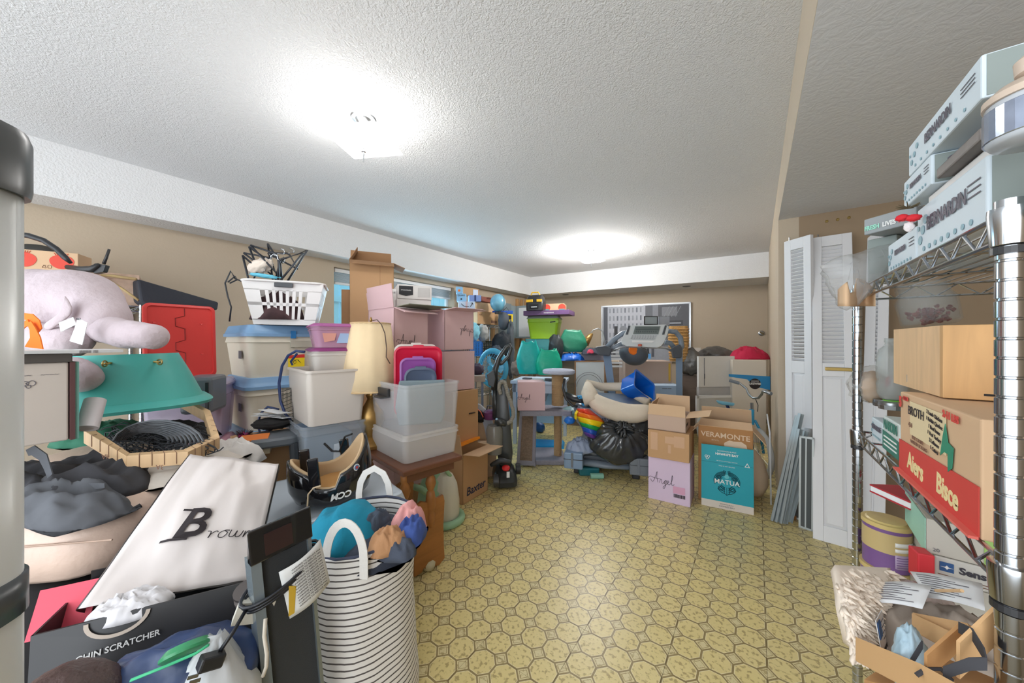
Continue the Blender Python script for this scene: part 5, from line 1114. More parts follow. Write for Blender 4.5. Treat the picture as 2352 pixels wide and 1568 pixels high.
M().loft([[vp_(u, v, d) for u, v, d in ((1142, 875, 2.86), (1160, 870, 2.86), (1163, 870, 2.96), (1145, 872, 2.96))], [vp_(u, v, d) for u, v, d in ((1140, 960, 2.84), (1170, 960, 2.84), (1172, 960, 2.98), (1143, 960, 2.98))], [vp_(u, v, d) for u, v, d in ((1142, 1040, 2.82), (1176, 1040, 2.82), (1178, 1040, 2.99), (1146, 1040, 2.99))], [vp_(u, v, d) for u, v, d in ((1146, 1068, 2.84), (1172, 1072, 2.82), (1174, 1070, 2.97), (1148, 1066, 2.97))]]).build('upright_body', vk, vc, smooth='auto', bevel=.004)
M().loft([rrect(.12, .12, .055, 0, 6), rrect(.13, .13, .06, .06, 6), rrect(.135, .135, .06, .2, 6), rrect(.11, .11, .05, .23, 6)]).build('dust_bin', mat('smoke_clear', '9a9890', .15, clear=.35, var=.2), vc, smooth='auto', loc=vp_(1136, 1040, 2.84))
M().tube([vp_(1136, 895), vp_(1137, 850), vp_(1146, 822), vp_(1163, 797), vp_(1171, 792), vp_(1174, 800), vp_(1168, 818), vp_(1153, 834), vp_(1147, 836)], [.030, .026, .020, .018, .017, .015, .015, .014, .014], 8).build('handle', vk, vc, smooth=True)
M().tube([vp_(1140, 960), vp_(1136, 895)], [.032, .026], 8).build('neck', vk, vc, smooth=True)
hs_ = [(1150, 905), (1146, 893), (1147, 882), (1152, 876), (1159, 878), (1163, 890), (1166, 905), (1172, 920), (1178, 940), (1179, 955), (1173, 968), (1163, 973)]
pth = []
for i in range(len(hs_)-1):
    for k in range(6): f_ = k/6; pth.append(vp_(hs_[i][0]*(1-f_)+hs_[i+1][0]*f_, hs_[i][1]*(1-f_)+hs_[i+1][1]*f_, 2.8))
M().tube(pth, [.0165 if i % 2 else .0145 for i in range(len(pth))], 10).build('hose', mat('hose_grey', '8d8a80', .4), vc)
M().tube([vp_(1163, 973, 2.8), vp_(1150, 970, 2.8), vp_(1140, 966, 2.82)], [.022, .03, .028], 10).build('hose_cuff', vk, vc, smooth=True)
M().loft([[vp_(u, v, 2.83) for u, v in ((1118, 860), (1134, 848), (1138, 870), (1134, 890), (1122, 885))], [vp_(u, v, 2.93) for u, v in ((1118, 860), (1134, 848), (1138, 870), (1134, 890), (1122, 885))]]).build('tool_holder', dgrey, vc, bevel=.006)
# white desk
wd = thing('white_desk', 'white desk with papers and teal bags at the back', 'desk', *BL(1172, 4.0, 0, 20, .62)[:2])
wdm = mat('desk_white', 'cfd9ea', .4, var=.02)
M().box((-.31, 0, .70), (.31, .55, .735)).build('desktop', wdm, wd, bevel=.004); M().box((-.29, .02, .60), (.29, .04, .70)).build('apron', wdm, wd)
for x in (-.285, .245): 
    for y in (.02, .49): M().box((x, y, 0), (x+.04, y+.04, .70)).build('leg', wdm, wd)
M().box((-.29, .5, .15), (.29, .52, .6)).build('back_panel', mat('desk_back', 'a9c8e0', .5), wd)
rn = random.Random(5)
pl = ['white sheet left on the white desk', 'white sheet in the middle of white desk', 'white sheet under the pink carton edge on desk', 'topmost white sheet on right of the desk']
for k in range(4):
    p = (Matrix.Translation(wd.location) @ Matrix.Rotation(R(20), 4, 'Z')) @ Vector((-.2+.13*k, .12+.05*(k % 2), .737+.003*k)); o = M().box((-.1, -.07, 0), (.1, .07, .002)).build('paper_sheet', papern, loc=p, rot=(0, 0, R(20+rn.uniform(-30, 30)))); tag(o, pl[k], 'paper')
for k, (x, lb) in enumerate(((-.12, 'open stapled booklet on the white desk at left'), (.14, 'small calculator-like gadget on the right of white desk'))):
    p = (Matrix.Translation(wd.location) @ Matrix.Rotation(R(20), 4, 'Z')) @ Vector((x, .05, .75)); o = M().box((-.05, -.03, 0), (.05, .03, .02)).build(['booklet', 'gadget'][k], [inkg, dgrey][k], loc=p, rot=(0, 0, R(10)), bevel=.004); tag(o, lb, ['booklet', 'gadget'][k])
def sack(name, label, u, vb, d, w_, h, col, sd, top='open', cat='bag', D=None, rough=.4, yaw=0, metal=0, ears=True):
    """shopping-bag like sack: wide body narrowing to an uneven open top"""
    t = thing(name, label, cat, G(u, d, zat(vb, d)), YAW+yaw); D = D or w_*.55; rings = []
    for k in range(16):
        f_ = k/15; row = []; s_ = (.82+.25*S(PI*min(1, f_*1.1)))*(1-.25*f_**3)
        for j in range(32):
            a = 2*PI*j/32; n_ = 1+.10*ns((CO(a)*1.3, S(a)*1.3, f_*2), 1.7, sd)+.05*ns((CO(a)*3, S(a)*3, f_*4), 2, sd+1); cx, sy = CO(a), S(a); cx = math.copysign(abs(cx)**.7, cx); sy = math.copysign(abs(sy)**.7, sy)
            zz = h*f_*(.92+.16*abs(ns((CO(a), S(a), 5), 1.3, sd))*f_+(.04*abs(CO(a))**3*f_ if ears else 0)); row.append((w_/2*s_*cx*n_, D/2*s_*sy*n_*(1-.35*f_), zz))
        rings.append(row)
    M().loft(rings, cap=False).add([(0, 0, 0)], []).build('bag_body', mat(name+'_'+col, col, rough, var=.08, bump=.5, bscale=12), t, smooth=True, thick=.003)
    M().lathe([(0, 0), (.36*w_, 0)], n=16, sy=D/w_).build('bag_bottom', MATS[name+'_'+col], t)
    return t
sack('teal_bag', 'turquoise shopping bag standing left on the white desk', 1215, 858, 4.15, .28, .40, '14b8b0', 81); sack('teal_bag', 'sea-green shopping bag standing right on the white desk', 1260, 860, 4.1, .30, .31, '10b893', 82)
# totes in the corner with tool bag
t = thing('wooden_crate_table', 'plain wooden table hidden under the teal and lime totes', 'table', G(1245, 5.3, 0), R(15)); M().box((-.3, 0, .80), (.34, .5, .84)).build('tabletop', card_d, t)
for x in (-.28, .3): 
    for y in (.02, .44): M().box((x, y, 0), (x+.04, y+.04, .8)).build('leg', card_d, t)
tote('teal tote with ribbed sides below the lime green one', (G(1237, 5.3, .845), R(20), .46), .4, .385, mat('teal_tote', '3f8f92', .45, var=.04), liph=.12, taper=.92, r=.04)
lm = tote('lime green tote with a grey lid under the tool bag', (G(1246, 5.25, 1.232), R(20), .50), .42, .35, mat('lime', 'a4d22a', .4, var=.03), mat('grey_lid', '9aa39c', .5), taper=.82, r=.05, rim=.014)
decal(lm, [(0,0),(.14,0),(.14,.035),(0,.035)], MATS['lime'], 'handle_print', (.1, -.012, .24)); M().tube([(.12, -.01, .25), (.2, -.012, .26)], .01, 6).build('handle', dgrey, lm)
o = M().box((-.35, -.22, 0), (.35, .2, .07)).build('purple_flat_box', mat('purple_print', '6c4a78', .5, var=.5, vscale=6), bevel=.004, loc=G(1262, 5.3, 1.583), rot=(R(0), 0, R(14))); tag(o, 'flat purple printed game box across the lime tote', 'box')
text(o, 'mmmmm', .04, whiteprint, (.05, -.221, .035))
tb_ = thing('tool_bag', 'black and yellow tool bag on the flat purple box', 'bag', G(1231, 5.2, 1.655), R(15))
M().loft([rrect(.26, .2, .04, 0), rrect(.28, .21, .05, .1), rrect(.25, .15, .05, .2), rrect(.2, .06, .02, .235)]).build('bag_body', blackp, tb_, smooth='auto')
ylw = mat('tool_yellow', 'e2b324', .5)
M().box((-.12, -.112, .12), (-.02, -.09, .16)).build('yellow_panel', ylw, tb_, bevel=.004); M().box((.04, -.112, .12), (.12, -.09, .16)).build('yellow_panel', ylw, tb_, bevel=.004); M().box((-.07, -.115, .02), (.07, -.1, .09)).build('front_pocket', blackm, tb_, bevel=.01)
M().tube([(-.08, -.02, .21), (-.05, -.04, .27), (.05, -.04, .27), (.08, -.02, .21)], .01, 6).build('handle', ylw, tb_)
text(tb_, 'WORKGEAR', .02, papern, (0, -.118, .05)) if False else decal(tb_, [(0,0),(.09,0),(.09,.012),(0,.012)], papern, 'small_logo', (-.04, -.118, .04))
fbx, w_ = rb('fruit carton with round teal and red fruit prints', 1246, 698, 1296, 719, 5.25, .3, card_l, 20)
for x in (-.1, .13):
    M().lathe([(0, 0), (.055, 0), (.055, -.002), (0, -.002)], ax='y', n=20).build('fruit_print', tr, fbx, loc=(x, 0, .08)); decal(fbx, [(0,0),(.09,0),(.085,.05),(.005,.05)], mat('teal_print', '5f9a98', .6), 'teal_print', (x-.045, -.003, .01))
# bags on the dresser
dz_ = zat(826, 5.0)
ds = thing('dresser', 'low tan dresser along the far wall behind the cat tree', 'dresser', *BL(1284, 4.95, 0, 14, 1.0)[:2])
dm_ = mat('dresser_tan', '8d7762', .5, wood=(3, 20, 20), var=.12)
M().box((-.5, 0, 0), (.5, .42, dz_-.03)).build('body', dm_, ds); M().box((-.52, -.02, dz_-.03), (.52, .44, dz_)).build('top', mat('dresser_top', 'a8937c', .5), ds, bevel=.004)
for k in range(3): dd_ = M().box((-.46, -.012, .08+.26*k), (.46, 0, .31+.26*k)).build('drawer', dm_, ds, bevel=.003); M().box((-.06, -.03, .2+.26*k), (.06, -.012, .22+.26*k)).build('handle', brass, dd_)
sack('green_bag', 'dark green shopping bag on the dresser near the lamp', 1315, 808, 4.9, .38, .32, '2b8064', 83, rough=.35)
o = blob(.11, .09, .18, .2, 2.4, 84).build('black_sack', mat('black_sack', '34383a', .4, var=.1, bump=.5, bscale=14), smooth=True, loc=W(1277, 798, 4.8)); tag(o, 'dark grey sack slumped between teal tote and green bag', 'bag')
o = cloth(.42, .26, .12, 85, amp=.5).build('blue_polybag', mat('blue_poly', '1f63c4', .3, bump=.5, bscale=14), smooth=True, loc=G(1312, 4.85, dz_+.002), rot=(0, 0, YAW)); tag(o, 'royal blue plastic bag beneath the dark green bag', 'bag')
sc2, w_ = rb('pinkish grey soft suitcase on the dresser by the framed print', 1334, 813, 1388, 827, 4.8, .25, mat('mauve_case', '837a84', .6), 20, name='suitcase', cat='suitcase')
o = cloth(.28, .2, .1, 86, amp=.5).build('dark_clothes', mat('dark_mix', '3f4350', .8, var=.5, vscale=14), smooth=True, loc=G(1358, 4.75, zat(813, 4.75)), rot=(0, 0, YAW)); tag(o, 'dark clothes heaped on the mauve suitcase', 'clothes')
o = cloth(.09, .08, .06, 87, amp=.5).build('red_cloth', mat('red_pink', 'd2405a', .8), smooth=True, loc=W(1356, 811, 4.6)); tag(o, 'small red and pink cloth on the mauve suitcase', 'cloth')
lp2 = thing('desk_lamp', 'brass gooseneck desk lamp behind the dark clothes', 'lamp', G(1368, 4.9, dz_), 0)
def l2(u, v, d=4.9): return W(u, v, d)-lp2.location
M().tube([l2(1385, 800), l2(1388, 780), l2(1384, 760), l2(1374, 754), l2(1362, 758), l2(1354, 770)], .009, 8).build('neck', steel, lp2, smooth=True)
M().tube([l2(1360, 766), l2(1352, 776), l2(1343, 790)], [.02, .045, .06], 12).build('lamp_shade', gold, lp2, smooth=True); M().cyl((.09, 0, 0), (.09, 0, .02), .08, 16).build('base', gold, lp2)
# framed print
p_, dd = farwall(1355, 826)
def panel_at(name, label, cat, pts, d0, d1, th, m, frame=None, fw=.03):
    """upright rectangle from top-left/bottom-right pixel pairs"""
    (u0, vt, vb), (u1, vt1, vb1) = pts; a = G(u0, d0, zat(vb, d0)); b = G(u1, d1, zat(vb, d0)); h = zat(vt, d0)-zat(vb, d0); e_ = b-a
    t = thing(name, label, cat, (a+b)/2, math.atan2(e_.y, e_.x)); w_ = e_.length
    if frame:
        q = M().box((-w_/2, -th, 0), (w_/2, 0, fw)).box((-w_/2, -th, h-fw), (w_/2, 0, h)).box((-w_/2, -th, 0), (-w_/2+fw, 0, h)).box((w_/2-fw, -th, 0), (w_/2, 0, h)); q.build('frame', frame, t)
        M().box((-w_/2+fw, -th*.6, fw), (w_/2-fw, 0, h-fw)).build('picture', m, t)
    else: M().box((-w_/2, -th, 0), (w_/2, 0, h)).build('panel', m, t)
    return t, w_, h
fp, fw_, fh_ = panel_at('framed_print', 'brown framed white print leaning on the dresser', 'picture', ((1319, 828, 925), (1390, 832, 918)), 4.6, 4.62, .02, mat('print_white', 'dfe4e6', .5), mat('frame_brown', 'a27a58', .5), .018)
for r_ in (.19, .16): M().tube([(-.02+r_*CO(a), -.022, .22+r_*S(a)) for a in [PI*i/24 for i in range(25)]], .0025, 4).build('arc_print', inkg, fp)
M().lathe([(0, -.021), (.045, -.021), (.045, -.024), (0, -.024)], ax='y', n=20).build('disc_print', inkg, fp, loc=(-.02, 0, .24))
# large street picture
pc_a, pd = farwall(1382, 784); pc_b, pd2 = farwall(1587, 784)
zt = 1.19+pd*(784-703)/F; pw = (pc_b-pc_a).length; ph = 1.0
sp_ = thing('street_picture', 'large black and white street photograph in a silver frame on the far wall', 'picture', Vector(((pc_a.x+pc_b.x)/2, (pc_a.y+pc_b.y)/2, zt-ph))-Vector((-S(RF), CO(RF), 0))*.03, RF)
gg = lambda c: mat('photo_grey_'+c, c, .5, var=.12, vscale=25)
M().box((-pw/2, -.02, 0), (pw/2, .02, .025)).box((-pw/2, -.02, ph-.025), (pw/2, .02, ph)).box((-pw/2, -.02, 0), (-pw/2+.025, .02, ph)).box((pw/2-.025, -.02, 0), (pw/2, .02, ph)).build('frame', mat('silver_frame', 'd9dcdf', .25, metal=.4), sp_)
M().box((-pw/2+.02, -.008, .02), (pw/2-.02, .015, ph-.02)).build('photo', gg('c2c6d0'), sp_)
rn = random.Random(12)
X0, X1 = -pw/2+.03, pw/2-.03
def pr(x0, z0, x1, z1, c, k=1): decal(sp_, [(x0*pw, z0), (x1*pw, z0), (x1*pw, z1), (x0*pw, z1)], gg(c), 'photo_print', (0, -.0085-.0004*k, 0), th=.0006)
pr(-.47, .02, .47, .34, 'a2a6b0'); pr(.02, .3, .1, .97, '6a6d75'); pr(.1, .3, .16, .97, '8f929a', 2); pr(.16, .25, .48, .97, '5c5e64'); pr(.2, .78, .36, .93, '8a8c92', 2); pr(.18, .62, .42, .70, '45474d', 2); pr(.18, .35, .42, .6, '6f7178', 2); pr(-.47, .36, -.42, .97, '565a64', 2)
for k in range(9):
    x = -.40+.045*k
    for z in (.42, .58, .72, .86): pr(x, z, x+.018, z+.085, '979ca8' if (k+int(z*10)) % 3 else '747986', 2)
pr(-.34, .2, -.30, .62, '33353a', 3); pr(-.24, .05, -.225, .6, '33353a', 3)
M().lathe([(0, 0), (.065, 0), (.065, -.002), (0, -.002)], ax='y', n=20).build('photo_print', gg('8c9098'), sp_, loc=(-.232*pw, -.010, .56)); pr(-.27, .545, -.195, .575, 'd8dade', 7)
for k in range(14): x = rn.uniform(-.45, .1); pr(x, .08, x+rn.uniform(.01, .04), rn.uniform(.2, .36), rn.choice(['3a3c42', '5a5d66', 'c3c6cc']), 4)
for k in range(4): x = .22+.04*k; M().tube([(x*pw, -.011, .76), ((x+.06)*pw, -.011, .94)], .004, 4).build('photo_print', gg('c3c6cc'), sp_)
text(sp_, 'SHERLOCK HOLMES', .045, gg('c3c6cc'), (.3*pw, -.0105, .66), sx=.7) if False else text(sp_, 'WHITMORE ALE', .04, gg('b6bac4'), (.30*pw, -.0105, .66), sx=.8) if False else None
pr(.2, .645, .40, .665, 'b0b4bc', 4)
# ---- treadmill ----
tg = mat('treadmill_grey', '7b8590', .4, var=.04); tgd = mat('treadmill_dark', '4c5158', .5, var=.05); tb2 = mat('treadmill_blue', '8299b4', .35)
ua, ub = G(1310, 3.12), G(1478, 2.95)
tm = thing('treadmill', 'grey folding treadmill buried in bags with its console raised', 'treadmill', (ua+ub)/2, math.atan2((ub-ua).y, (ub-ua).x)); wdk = (ub-ua).length
TMI = Matrix.Rotation(-tm.rotation_euler[2], 3, 'Z')
def tp(u, v, d): return TMI @ (W(u, v, d)-tm.location)
M().box((-wdk/2+.05, .03, .10), (wdk/2-.05, 1.25, .16)).build('deck', tgd, tm, bevel=.01)
for s_ in (-1, 1):
    xc = s_*(wdk/2-.04); M().box((xc-.08, -.14, .085), (xc+.08, .03, .225)).build('end_cap', tb2 if s_ < 0 else greyp, tm, bevel=.01); M().box((xc-.083, -.143, .165), (xc+.083, -.0, .171)).build('end_cap_seam', tgd, tm); M().box((xc-.02, -.146, .10), (xc+.0, -.138, .225)).build('end_cap_clip', greyp, tm, bevel=.002)
    M().box((s_*(wdk/2-.06)-.03, .0, 0), (s_*(wdk/2-.06)+.03, .10, .085)).build('foot', blackp, tm, bevel=.008)
M().tube([(-wdk/2+.06, .01, .11), (0, .0, .10), (wdk/2-.06, .01, .11)], .05, 12, flat=.6).build('end_roller', tg, tm, smooth=True)
du = 3.75
M().loft([[tp(1383, 800, du), tp(1401, 800, du), tp(1401, 800, du+.1), tp(1383, 800, du+.1)], [tp(1398, 905, du), tp(1414, 905, du), tp(1414, 905, du+.1), tp(1398, 905, du+.1)], [tp(1400, 990, du), tp(1418, 990, du), tp(1418, 990, du+.1), tp(1400, 990, du+.1)]]).build('upright', tb2, tm)
M().loft([[tp(1552, 800, du), tp(1568, 800, du), tp(1568, 800, du+.1), tp(1552, 800, du+.1)], [tp(1553, 915, du), tp(1567, 915, du), tp(1567, 915, du+.1), tp(1553, 915, du+.1)], [tp(1550, 990, du), tp(1566, 990, du), tp(1566, 990, du+.1), tp(1550, 990, du+.1)]]).build('upright', tb2, tm)
M().tube([tp(1403, 806, 3.62), tp(1425, 797, 3.6), tp(1475, 793, 3.6), tp(1530, 799, 3.6), tp(1552, 810, 3.62)], .013, 8).build('crossbar', mat('bar_metal', 'b9bcc0', .25, metal=.5), tm, smooth=True)
for s_, L_ in ((0, ((1366, 797), (1390, 793), (1408, 800), (1400, 818), (1375, 815))), (1, ((1540, 800), (1560, 790), (1567, 800), (1566, 822), (1545, 823)))): M().loft([[tp(u, v, 3.5) for u, v in L_], [tp(u, v, 3.75) for u, v in L_]]).build('grip_housing', tgd, tm, bevel=.012)
def arm(ps): M().tube([tp(u, v, 3.62) for u, v in ps], [.02]*len(ps), 8, flat=1.3).build('handrail', tg, tm, smooth=True)
arm([(1392, 800), (1410, 780), (1430, 765), (1448, 762)]); arm([(1558, 812), (1566, 795), (1563, 775), (1552, 762), (1535, 760)]); arm([(1400, 805), (1425, 790), (1450, 785)]); arm([(1550, 800), (1540, 788), (1528, 785)])
cn = [(1447, 747), (1530, 745), (1536, 749), (1534, 765), (1526, 785), (1518, 795), (1510, 798), (1440, 795), (1428, 790), (1426, 782), (1436, 762)]
M().loft([[tp(u, v, 3.50-.0012*(v-745)) for u, v in cn], [tp(1481+(u-1481)*.97, v+3, 3.60-.0012*(v-745)) for u, v in cn]]).build('console', mat('console_silver', 'cfd4d6', .3, var=.03), tm, bevel=.006)
def cpanel(pts, m, name, k=0): M().loft([[tp(u, v, 3.492-.0012*(v-745)-k*.003) for u, v in pts], [tp(u, v, 3.52-.0012*(v-745)) for u, v in pts]]).build(name, m, tm)
cpanel([(1459, 749), (1517, 749), (1512, 767), (1454, 767)], mat('screen_grey', '76807f', .2, var=.1, vscale=30), 'display'); cpanel([(1452, 769), (1508, 770), (1502, 779), (1449, 778)], mat('keypad', 'a7abae', .4), 'keypad'); cpanel([(1451, 781), (1503, 783), (1497, 787), (1452, 786)], whitep, 'button_row')
for (a, b) in (((1443, 748), (1448, 748)), ((1527, 747), (1532, 747))): cpanel([a, b, (b[0]-6, 768), (a[0]-6, 768)], tgd, 'fan_slot')
rn = random.Random(2)
for r_ in range(3):
    for k in range(9): u = 1454+6*k+rn.uniform(-.3, .3)-r_*.8; cpanel([(u, 770.4+3*r_), (u+4, 770.6+3*r_), (u+4, 772.3+3*r_), (u, 772.1+3*r_)], mat('key_light', 'c8cccf', .4), 'key', 1)
for k in range(10): u = 1460+5*k; cpanel([(u, 760), (u+3, 760), (u+3, 763), (u, 763)], mat('key_dark', '50585a', .4), 'key', 1)
for r_ in range(2): cpanel([(1460, 752+r_*4), (1514, 752+r_*4), (1514, 754+r_*4), (1460, 754+r_*4)], mat('lcd_dark', '525c5c', .2), 'lcd', 1)
M().lathe([(0, 0), (.018, 0), (.02, .02), (0, .025)], n=10).build('safety_key', mat('safety_red', 'c2563c', .4), tm, loc=tp(1470, 795, 3.42)); M().box((-.012, 0, -.05), (.012, .006, 0)).build('safety_clip', mat('clip_blue', '4c9ad4', .4), tm, loc=tp(1492, 812, 3.45)); M().tube([tp(1492, 812, 3.45), tp(1487, 803, 3.44), tp(1472, 797, 3.43)], .002, 4).build('safety_cord', blackm, tm)
# things on the console
o = M().tube([tm.location+Vector((0,0,0))*0+W(u, v, 3.57) for u, v in ((1461, 752), (1463, 728), (1468, 723), (1494, 724))], .014, 8, flat=.6).build('pink_arch', mat('hot_pink', 'e9517a', .4), smooth=True); tag(o, 'hot pink plastic arch behind the treadmill console', 'toy')
t, w_, h_ = panel_at('grey_tablet', 'grey tablet with black edge standing on the treadmill console', 'tablet', ((1479, 726, 746), (1510, 727, 746)), 3.72, 3.72, .012, mat('tablet_grey', '8f9798', .4), blackp, .008)
t, w_, h_ = panel_at('grey_notebook', 'pale grey notebook standing beside the tablet on the console', 'notebook', ((1512, 727, 746), (1537, 726, 746)), 3.74, 3.74, .01, mat('note_grey', '9a9da4', .5))
# ball
bl_ = thing('exercise_ball', 'dark grey and orange ball wedged below the treadmill console', 'ball', W(1455, 812, 3.85), 0)
M().lathe([(.155*S(PI*i/16), -.13*CO(PI*i/16)) for i in range(17)], n=28).build('body', mat('ball_grey', '575c63', .5, var=.05), bl_, smooth=True, rot=(R(-10), R(14), 0)); M().lathe([(0, .006), (.045, 0), (.05, -.01)], n=16).build('orange_patch', orm, bl_, loc=W(1455, 804, 3.705)-bl_.location, rot=(R(75), 0, YAW))
# basket
bs = thing('woven_basket', 'tall woven tan basket behind the treadmill handrail', 'basket', *BL(1537, 4.5, zat(830, 4.5), 12, .22)[:2]); wv_ = mat('woven_tan', 'b98e55', .85, var=.35, vscale=60, bump=.8, bscale=90); bh = zat(749, 4.5)-zat(830, 4.5)
M().loft([rrect(.2, .2, .03, 0, 4, 0, .1), rrect(.24, .24, .04, bh*.6, 4, 0, .1), rrect(.22, .22, .04, bh, 4, 0, .1), rrect(.18, .18, .03, bh, 4, 0, .1), rrect(.18, .18, .03, bh*.8, 4, 0, .1)]).build('body', wv_, bs, smooth='auto')
for k in range(1, 12): M().tube([(p[0], p[1], p[2]) for p in rrect(.2+.035*min(1, k/7)+.01, .2+.035*min(1, k/7)+.01, .04, bh*k/12, 2, 0, .1)], .006, 5, closed=True).build('weave_band', wv_, bs)
# slatted rack / chair behind, boxes
sl = thing('slatted_chair', 'white slatted folding chair behind the left treadmill post', 'chair', *BL(1398, 4.4, 0, 30, .24)[:2])
for k in range(6): M().box((-.12, 0, .86+.045*k), (.12, .015, .885+.045*k)).build('slat', whitep, sl)
for x in (-.12, .12): M().box((x-.01, 0, 0), (x+.01, .03, 1.12)).build('side_rail', dgrey, sl)
M().box((-.12, 0, .42), (.12, .3, .45)).build('seat', dgrey, sl)
t, w_ = rb('large brown moving carton behind the treadmill', 1436, 829, 1543, 884, 4.25, .3, mat('card_mauve', 'b09a8c', .8, var=.04), 32); decal(t, [(0,0),(.025,0),(.025,.22),(0,.22)], mat('yellow_tape', 'c9a13c', .5), 'yellow_tape', (w_/2-.04, -.0015, .05))
t, w_ = rb('light blue lettered carton below the moving carton', 1495, 885, 1568, 935, 4.0, .3, mat('card_sky', 'a8bccf', .6, var=.04), 32, name='blue_box'); text(t, '▬▬▬ ▬▬', .02, inkg, (.0, -.002, .22), name='small_print')
t, w_ = rb('brown carton under the moving carton at left', 1428, 885, 1494, 940, 4.3, .3, card, 32)
carton('carton on the floor under the light blue one', BL(1428, 4.0, 0, 32, .7), .3, zat(940, 4.0), card_d)
def gbag(label, u, v, d, s_, col, sd, name='garbage_bag'):
    o = blob(*s_, .16, 2.2, sd, 40, 26, folds=.05).build(name, mat(name+col, col, .22, var=.3, vscale=14, bump=.9, bscale=16), smooth=True, loc=W(u, v, d)); tag(o, label, 'bag')
gbag('grey clear garbage bag by the right treadmill post', 1584, 830, 4.5, (.13, .12, .18), '6f6d6a', 90); gbag('grey garbage bag behind the white blind', 1643, 820, 4.7, (.22, .14, .15), '5f5b57', 91)
carton('dark brown chest behind the right treadmill post', BL(1568, 4.5, 0, 15, .62), .35, zat(862, 4.5), mat('chest_brown', '7b6a5e', .6, wood=(3, 20, 20)), name='wooden_chest', cat='chest')
# white blind panel
wb, ww, wh = panel_at('folded_blind', 'off-white folded fabric blind draped over grey panels at the far right', 'blind', ((1601, 818, 888), (1683, 823, 895)), 4.15, 4.2, .03, mat('blind_cloth', 'dcd9d4', .8, bump=.5, bscale=8)); M().box((-.16, -.034, .1), (-.153, -.03, .16)).build('slot', inkg, wb); M().tube([(-ww/2+.07, -.034, .02), (-ww/2+.07, -.034, wh-.02)], .003, 5).build('fold_line', inkg, wb)
w2, w_, h_ = panel_at('mottled_panel', 'grey stained panel just below the white blind', 'panel', ((1600, 888, 908), (1685, 893, 915)), 4.18, 4.22, .05, mat('mottled', 'b4b1ae', .8, var=.15, vscale=8))
w3, w_, h_ = panel_at('white_board', 'white wooden frame leaning below the stained panel', 'frame', ((1597, 908, 985), (1686, 912, 985)), 4.1, 4.16, .03, mat('frame_inner', 'cac8c4', .6), whitep, .03)
lkB = BL(1682, 4.1, 0, 24, .36)
lk = carton('tall white carton with blue band and round black logo under red clothes', lkB, .35, zat(825, 4.25), mat('carton_white', 'ded5c8', .6, var=.03), name='white_box')
zb_ = zat(880, 4.1); lbm = mat('band_blue', '2f8fcb', .5, var=.02)
decal(lk, [(-.22, .09), (-.22, .12), (.22, .10), (.22, -.06), (.05, -.02), (-.02, .06)], lbm, 'blue_band', (0, -.0012, zb_-.01))
M().lathe([(0, -.002), (.062, -.002), (.062, -.004), (0, -.004)], ax='y', n=28).build('round_logo', ink, lk, loc=(.06, 0, zb_)); text(lk, 'LIKEWISE', .030, whiteprint, (.06, -.006, zb_), bold=.001)
for k in range(3): M().tube([(.06-.04, -.0045, zb_+(.02+.01*k)), (.06+.04, -.0045, zb_+(.02+.01*k))], .0012, 4).build('logo_line', whiteprint, lk)
o = cloth(.46, .26, .17, 95, n=44, amp=.4, f=1.8).build('red_jacket', mat('crimson', 'c01f46', .8, var=.1), smooth=True, loc=G(1722, 4.3, zat(825, 4.25)+.002), rot=(0, 0, R(28))); tag(o, 'crimson red jacket heaped on the tall white carton', 'jacket')
# ---- small blue bicycle ----
bk_ = thing('kids_bicycle', 'small blue kids bicycle with white tyres behind the wine cartons', 'bicycle', G(1700, 3.3, 0), 0)
def bp_(u, v, d): return W(u, v, d)-bk_.location
bb = mat('bike_blue', '2a9fd0', .2, coat=.6, var=.05); tyre = mat('tyre_grey', 'c3c5c4', .7, bump=.3, bscale=120)
def wheel(c_, r_, ax, name='wheel'):
    """ax: unit vector along wheel's horizontal run"""
    t_ = M().tube([c_+ax*r_*CO(a)+Vector((0, 0, r_*S(a))) for a in [2*PI*i/36 for i in range(36)]], .022, 10, closed=True).build(name, tyre, bk_, smooth=True)
    M().tube([c_+ax*(r_-.025)*CO(a)+Vector((0, 0, (r_-.025)*S(a))) for a in [2*PI*i/30 for i in range(30)]], .009, 6, closed=True).build('wheel_rim', steel, t_)
    q = M()
    for k in range(20): a = 2*PI*k/20; q.tube([c_, c_+ax*(r_-.025)*CO(a)+Vector((0, 0, (r_-.025)*S(a)))], .0014, 4)
    q.build('spokes', steel, t_)['kind'] = 'stuff'
fwx = (G(1768, 2.85)-G(1725, 3.15)).normalized()
cf = bp_(1742, 1010, 2.98); cf.z = .222
wheel(cf, .20, fwx)
rwx = (G(1700, 3.3)-G(1600, 3.9)).normalized(); cr_ = bp_(1635, 960, 3.65); cr_.z = .222; wheel(cr_, .20, rwx)
M().tube([bp_(1727, 940, 3.0), bp_(1727, 975, 2.98)], .018, 8).build('head_tube', bb, bk_)
for s_ in (-1, 1): o_ = fwx.cross(Vector((0,0,1)))*.04*s_; M().tube([bp_(1727, 965, 2.98)+o_*.6, bp_(1733, 985, 2.98)+o_, cf+o_], .011, 8).build('fork_blade', bb, bk_, smooth=True)
M().tube([bp_(1724, 950, 3.02), bp_(1712, 960, 3.08), bp_(1690, 978, 3.2)], .02, 8).build('down_tube', bb, bk_, smooth=True); M().tube([bp_(1690, 978, 3.2), bp_(1668, 925, 3.3)], .014, 8).build('seat_tube', nav, bk_); M().tube([bp_(1690, 978, 3.2), cr_], .01, 8).build('chain_stay', nav, bk_); M().tube([bp_(1672, 945, 3.3), cr_], .008, 8).build('seat_stay', nav, bk_)
